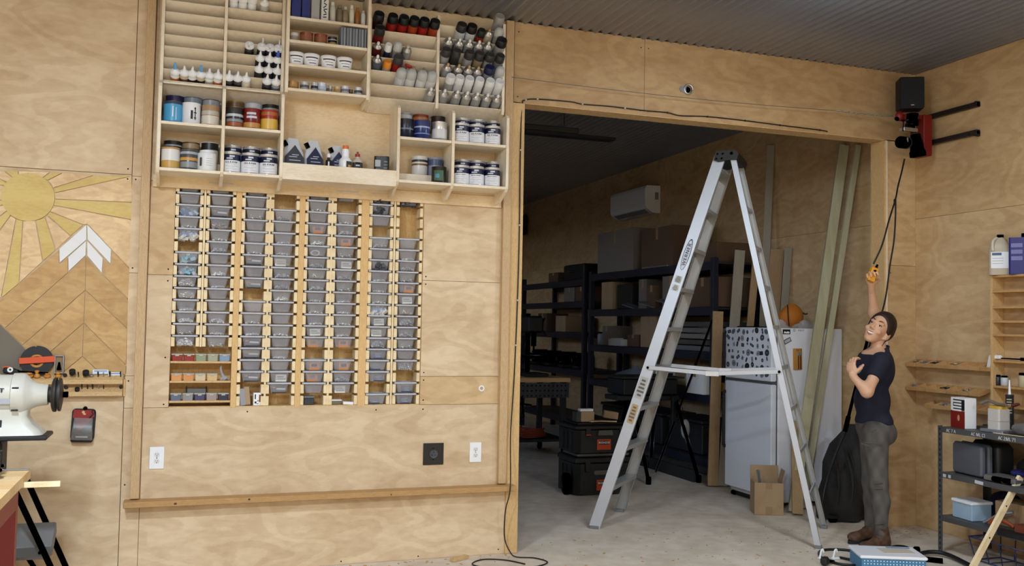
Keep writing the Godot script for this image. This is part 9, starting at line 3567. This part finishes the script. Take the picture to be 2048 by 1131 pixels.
	f.ell(H.call(0,-0.045,-0.066),Vector3(0.050,0.05,0.036) * HS,hb)
	for s in [-1.0,1.0]:
		f.ell(H.call(0.062 * s,0.02,-0.005),Vector3(0.014,0.045,0.028) * HS,hb)
	f.finish()
	f.cut(hb * Vector3(0,-0.48,0.88).normalized(),H.call(0,0.06,0.050))
	f.cut(hb * Vector3(0,-0.8,0.6).normalized(),H.call(0,-0.030,-0.028))
	b = wb(t)
	f.nets(b)
	var hair := tri_mat("hair",blend_tex("tex_hair",128,Color(0.20,0.10,0.06),Color(0.075,0.038,0.024),func(i):
		return clampf(0.5 + 0.5 * sin((i % 128) * 0.9 + 2.0 * sin(i / 128 * 0.15)),0.0,1.0)),Vector3(6,6,6),Color.WHITE,0.55)
	put(b,"hair",hair,t)
	b = wb(t)
	b.cyl(H.call(0.076,-0.045,-0.002),H.call(0.078,-0.085,0.004),0.0025,8)
	put(b,"earring",mats["white"],t)
	# ---- T-shirt
	var navy := pm("shirt_navy",Color(0.062,0.068,0.15),0.85)
	f = Field.new(Vector3(4.5,0.75,0.15),Vector3(5.15,1.72,0.85),0.0105,75.0)
	f.ell(chest,Vector3(0.112,0.165,0.160))
	f.ell(chest + Vector3(-0.045,-0.02,0.0),Vector3(0.07,0.08,0.12))
	f.ell(belly,Vector3(0.108,0.15,0.145))
	f.ell(pelv + Vector3(0,0.03,0),Vector3(0.108,0.11,0.158))
	f.cap(chest + Vector3(0.02,0.06,0),neck0 + Vector3(0.012,0.03,0),0.082,0.064)
	f.cap(chest + Vector3(0,0.08,0.06),shN,0.068,0.062)
	f.cap(chest + Vector3(0,0.08,-0.06),shF,0.068,0.06)
	f.finish()
	f.cut(Vector3(0.04,-1,0).normalized(),J.call(1745,846,0.49))
	f.cut(Vector3(-0.35,0.93,0.0).normalized(),neck0 + Vector3(0.0,0.036,0))
	b = wb(t)
	f.nets(b)
	for q in [[shN,elN,0.56],[shF,elF,0.5]]:
		var e1: Vector3 = (q[0] as Vector3).lerp(q[1],q[2])
		var mid: Vector3 = (q[0] + e1) / 2
		var fs := Field.new(mid - Vector3.ONE * 0.19,mid + Vector3.ONE * 0.19,0.0095,90.0)
		var inn: Vector3 = (q[0] as Vector3).lerp(chest + Vector3(0,0.07,0),0.25)
		fs.cap(inn,q[0],0.06,0.060)
		fs.cap(q[0],(q[0] as Vector3).lerp(q[1],q[2] + 0.1),0.059,0.056)
		fs.finish()
		fs.cut(((q[1] as Vector3) - q[0]).normalized(),e1)
		fs.nets(b)
	put(b,"t_shirt",navy,t)
	# collar and a pale chest print
	b = wb(t)
	pts = []
	for k in 25:
		var a := TAU * k / 24.0
		pts.append(neck0 + Vector3(0.010 + 0.060 * cos(a),0.037 + 0.023 * cos(a),0.060 * sin(a)))
	b.tube(pts,0.009,8)
	put(b,"collar",navy,t)
	b = wb(t)
	b.ball(J.call(1719,738,0.60),Vector3(0.012,0.034,0.02),12,8,Basis(Vector3.BACK,-0.5))
	put(b,"shirt_print",pm("print_grey",Color(0.60,0.60,0.60),0.8),t)
	# ---- trousers
	var tex_tr := blend_tex("tex_trousers",128,Color(0.40,0.375,0.35),Color(0.27,0.255,0.245),func(i):
		return clampf(0.5 + 0.3 * sin((i % 128) * 0.2) * sin(i / 128 * 0.1) + 0.15 * sin(i * 1.7),0.0,1.0))
	var grey := tri_mat("trousers",tex_tr,Vector3(3,3,3),Color.WHITE,0.85)
	f = Field.new(Vector3(4.35,0.02,0.12),Vector3(5.1,1.05,0.92),0.0105,80.0)
	f.ell(pelv + Vector3(0,0.0,0),Vector3(0.106,0.105,0.152))
	f.ell(pelv + Vector3(0.035,-0.045,0.07),Vector3(0.085,0.085,0.08))
	f.ell(pelv + Vector3(0.035,-0.045,-0.07),Vector3(0.085,0.085,0.08))
	for q in [[hipN,knN,anN],[hipF,knF,anF]]:
		f.cap(q[0],q[1],0.090,0.059)
		f.cap(q[1],(q[1] as Vector3).lerp(q[2],0.35) + Vector3(0.012,0,0),0.056,0.056)
		f.cap((q[1] as Vector3).lerp(q[2],0.35) + Vector3(0.012,0,0),q[2],0.055,0.042)
	f.finish()
	f.cut(Vector3(0,1,0),J.call(1745,838,0.49))
	f.cut(Vector3(0,-1,0),Vector3(0,anN.y - 0.02,0))
	b = wb(t)
	f.nets(b)
	put(b,"trousers",grey,t)
	# pocket flaps and seams
	for q in [[1722,886,1738,892],[1728,884,1765,888],[1742,861,1752,858]]:
		var p0: Vector3 = J.call(q[0],q[1],0.67)
		var p1: Vector3 = J.call(q[2],q[3],0.68)
		b = wb(t)
		b.tube([p0,p0.lerp(p1,0.5) + Vector3(0,0,0.006),p1],0.005,6)
		put(b,"pocket_seam",grey,t)
	for q in [[1746,966,1772,962],[1748,976,1770,974],[1750,1046,1772,1043]]:
		var zz: float = 0.672 if q[1] < 1000 else 0.682
		var p0: Vector3 = J.call(q[0],q[1],zz - 0.02)
		var p1: Vector3 = J.call(q[2],q[3],zz - 0.02)
		b = wb(t)
		b.tube([p0,p0.lerp(p1,0.5) + Vector3(0,0,0.022),p1],0.007,6,[0.002,0.007,0.002])
		put(b,"fold",grey,t)
	# ---- boots
	var leather := tri_mat("boot_leather",blend_tex("tex_leather",128,Color(0.42,0.29,0.19),Color(0.24,0.155,0.10),func(i):
		return clampf(0.5 + 0.35 * sin((i % 128) * 0.13 + 1.0) * sin(i / 128 * 0.17) + 0.12 * sin(i * 2.3),0.0,1.0)),Vector3(5,5,5),Color.WHITE,0.7)
	for q in [[anN,Vector3(-0.985,0,0.17)],[anF,Vector3(-0.99,0,0.1)]]:
		var an: Vector3 = q[0]
		var d: Vector3 = (q[1] as Vector3).normalized()
		var side := Vector3.UP.cross(d)
		var g0 := Vector3(an.x,0.0,an.z)
		f = Field.new(g0 - Vector3(0.28,0.0,0.12),g0 + Vector3(0.14,0.24,0.16),0.0072,130.0)
		f.cap(g0 + Vector3(0,0.075,0) - d * 0.025,an + Vector3(0,0.07,0),0.046,0.047)
		f.ell(g0 - d * 0.03 + Vector3(0,0.055,0),Vector3(0.052,0.052,0.04),Basis(d,Vector3.UP,d.cross(Vector3.UP)))
		f.cap(g0 + Vector3(0,0.075,0),g0 + d * 0.11 + Vector3(0,0.048,0),0.046,0.036)
		f.ell(g0 + d * 0.15 + Vector3(0,0.046,0),Vector3(0.062,0.036,0.047),Basis(d,Vector3.UP,d.cross(Vector3.UP)))
		f.finish()
		f.cut(Vector3(0,1,0),Vector3(0,an.y + 0.045,0))
		f.cut(Vector3(0,-1,0),Vector3(0,0.014,0))
		b = wb(t)
		f.nets(b)
		put(b,"boot",leather,t)
		b = wb(t)
		var sole := PackedVector2Array()
		for k in 24:
			var a := TAU * k / 24.0
			var x := cos(a)
			var w: float = 0.047 if x > 0.2 else (0.038 if x > -0.4 else 0.042)
			sole.append(Vector2(0.065 + x * 0.15,sin(a) * w * (1.0 if absf(x) < 0.9 else 1.0)))
		b.prism(sole,0.002,0.024,Basis(d,d.cross(Vector3.UP) * -1.0,Vector3.UP) if true else Basis(),g0)
		put(b,"sole",pm("sole_dark",Color(0.10,0.08,0.065),0.8),t)
		b = wb(t)
		for k in 5:
			var p: Vector3 = g0 + d * (0.03 + 0.022 * k) + Vector3(0,0.124 - 0.012 * k,0)
			b.tube([p - side * 0.026 - Vector3(0,0.014,0),p + Vector3(0,0.001,0),p + side * 0.026 - Vector3(0,0.014,0)],0.0034,6)
		put(b,"laces",pm("lace",Color(0.30,0.26,0.22),0.8),t)
	# ---- the yellow pendant held in the raised hand
	var pd := wrF + fb * Vector3(0.0,0.088,0.036)
	var up := (wz(1746,531,0.46) - wz(1736,559,0.46)).normalized()
	var px := up.cross(Vector3(-0.25,0,0.97)).normalized()
	t = thing("hoist_pendant","yellow hand control with a black button held in the raised hand","remote control","",pd + up * 0.012,Basis(px,up,px.cross(up)))
	b = MB.new()
	b.box(Vector3(0,0.0,0),Vector3(0.058,0.112,0.04),0.009)
	put(b,"case",pm("pendant_yellow",Color(0.85,0.58,0.14),0.45),t)
	b = MB.new()
	b.cyl(Vector3(0,0.022,0.018),Vector3(0,0.022,0.026),0.012,16)
	put(b,"button",mats["black"],t)
	b = MB.new()
	b.cyl(Vector3(0.006,0.05,0),Vector3(0.01,0.085,0),0.011,12,0.007)
	put(b,"cable_gland",mats["black"],t)
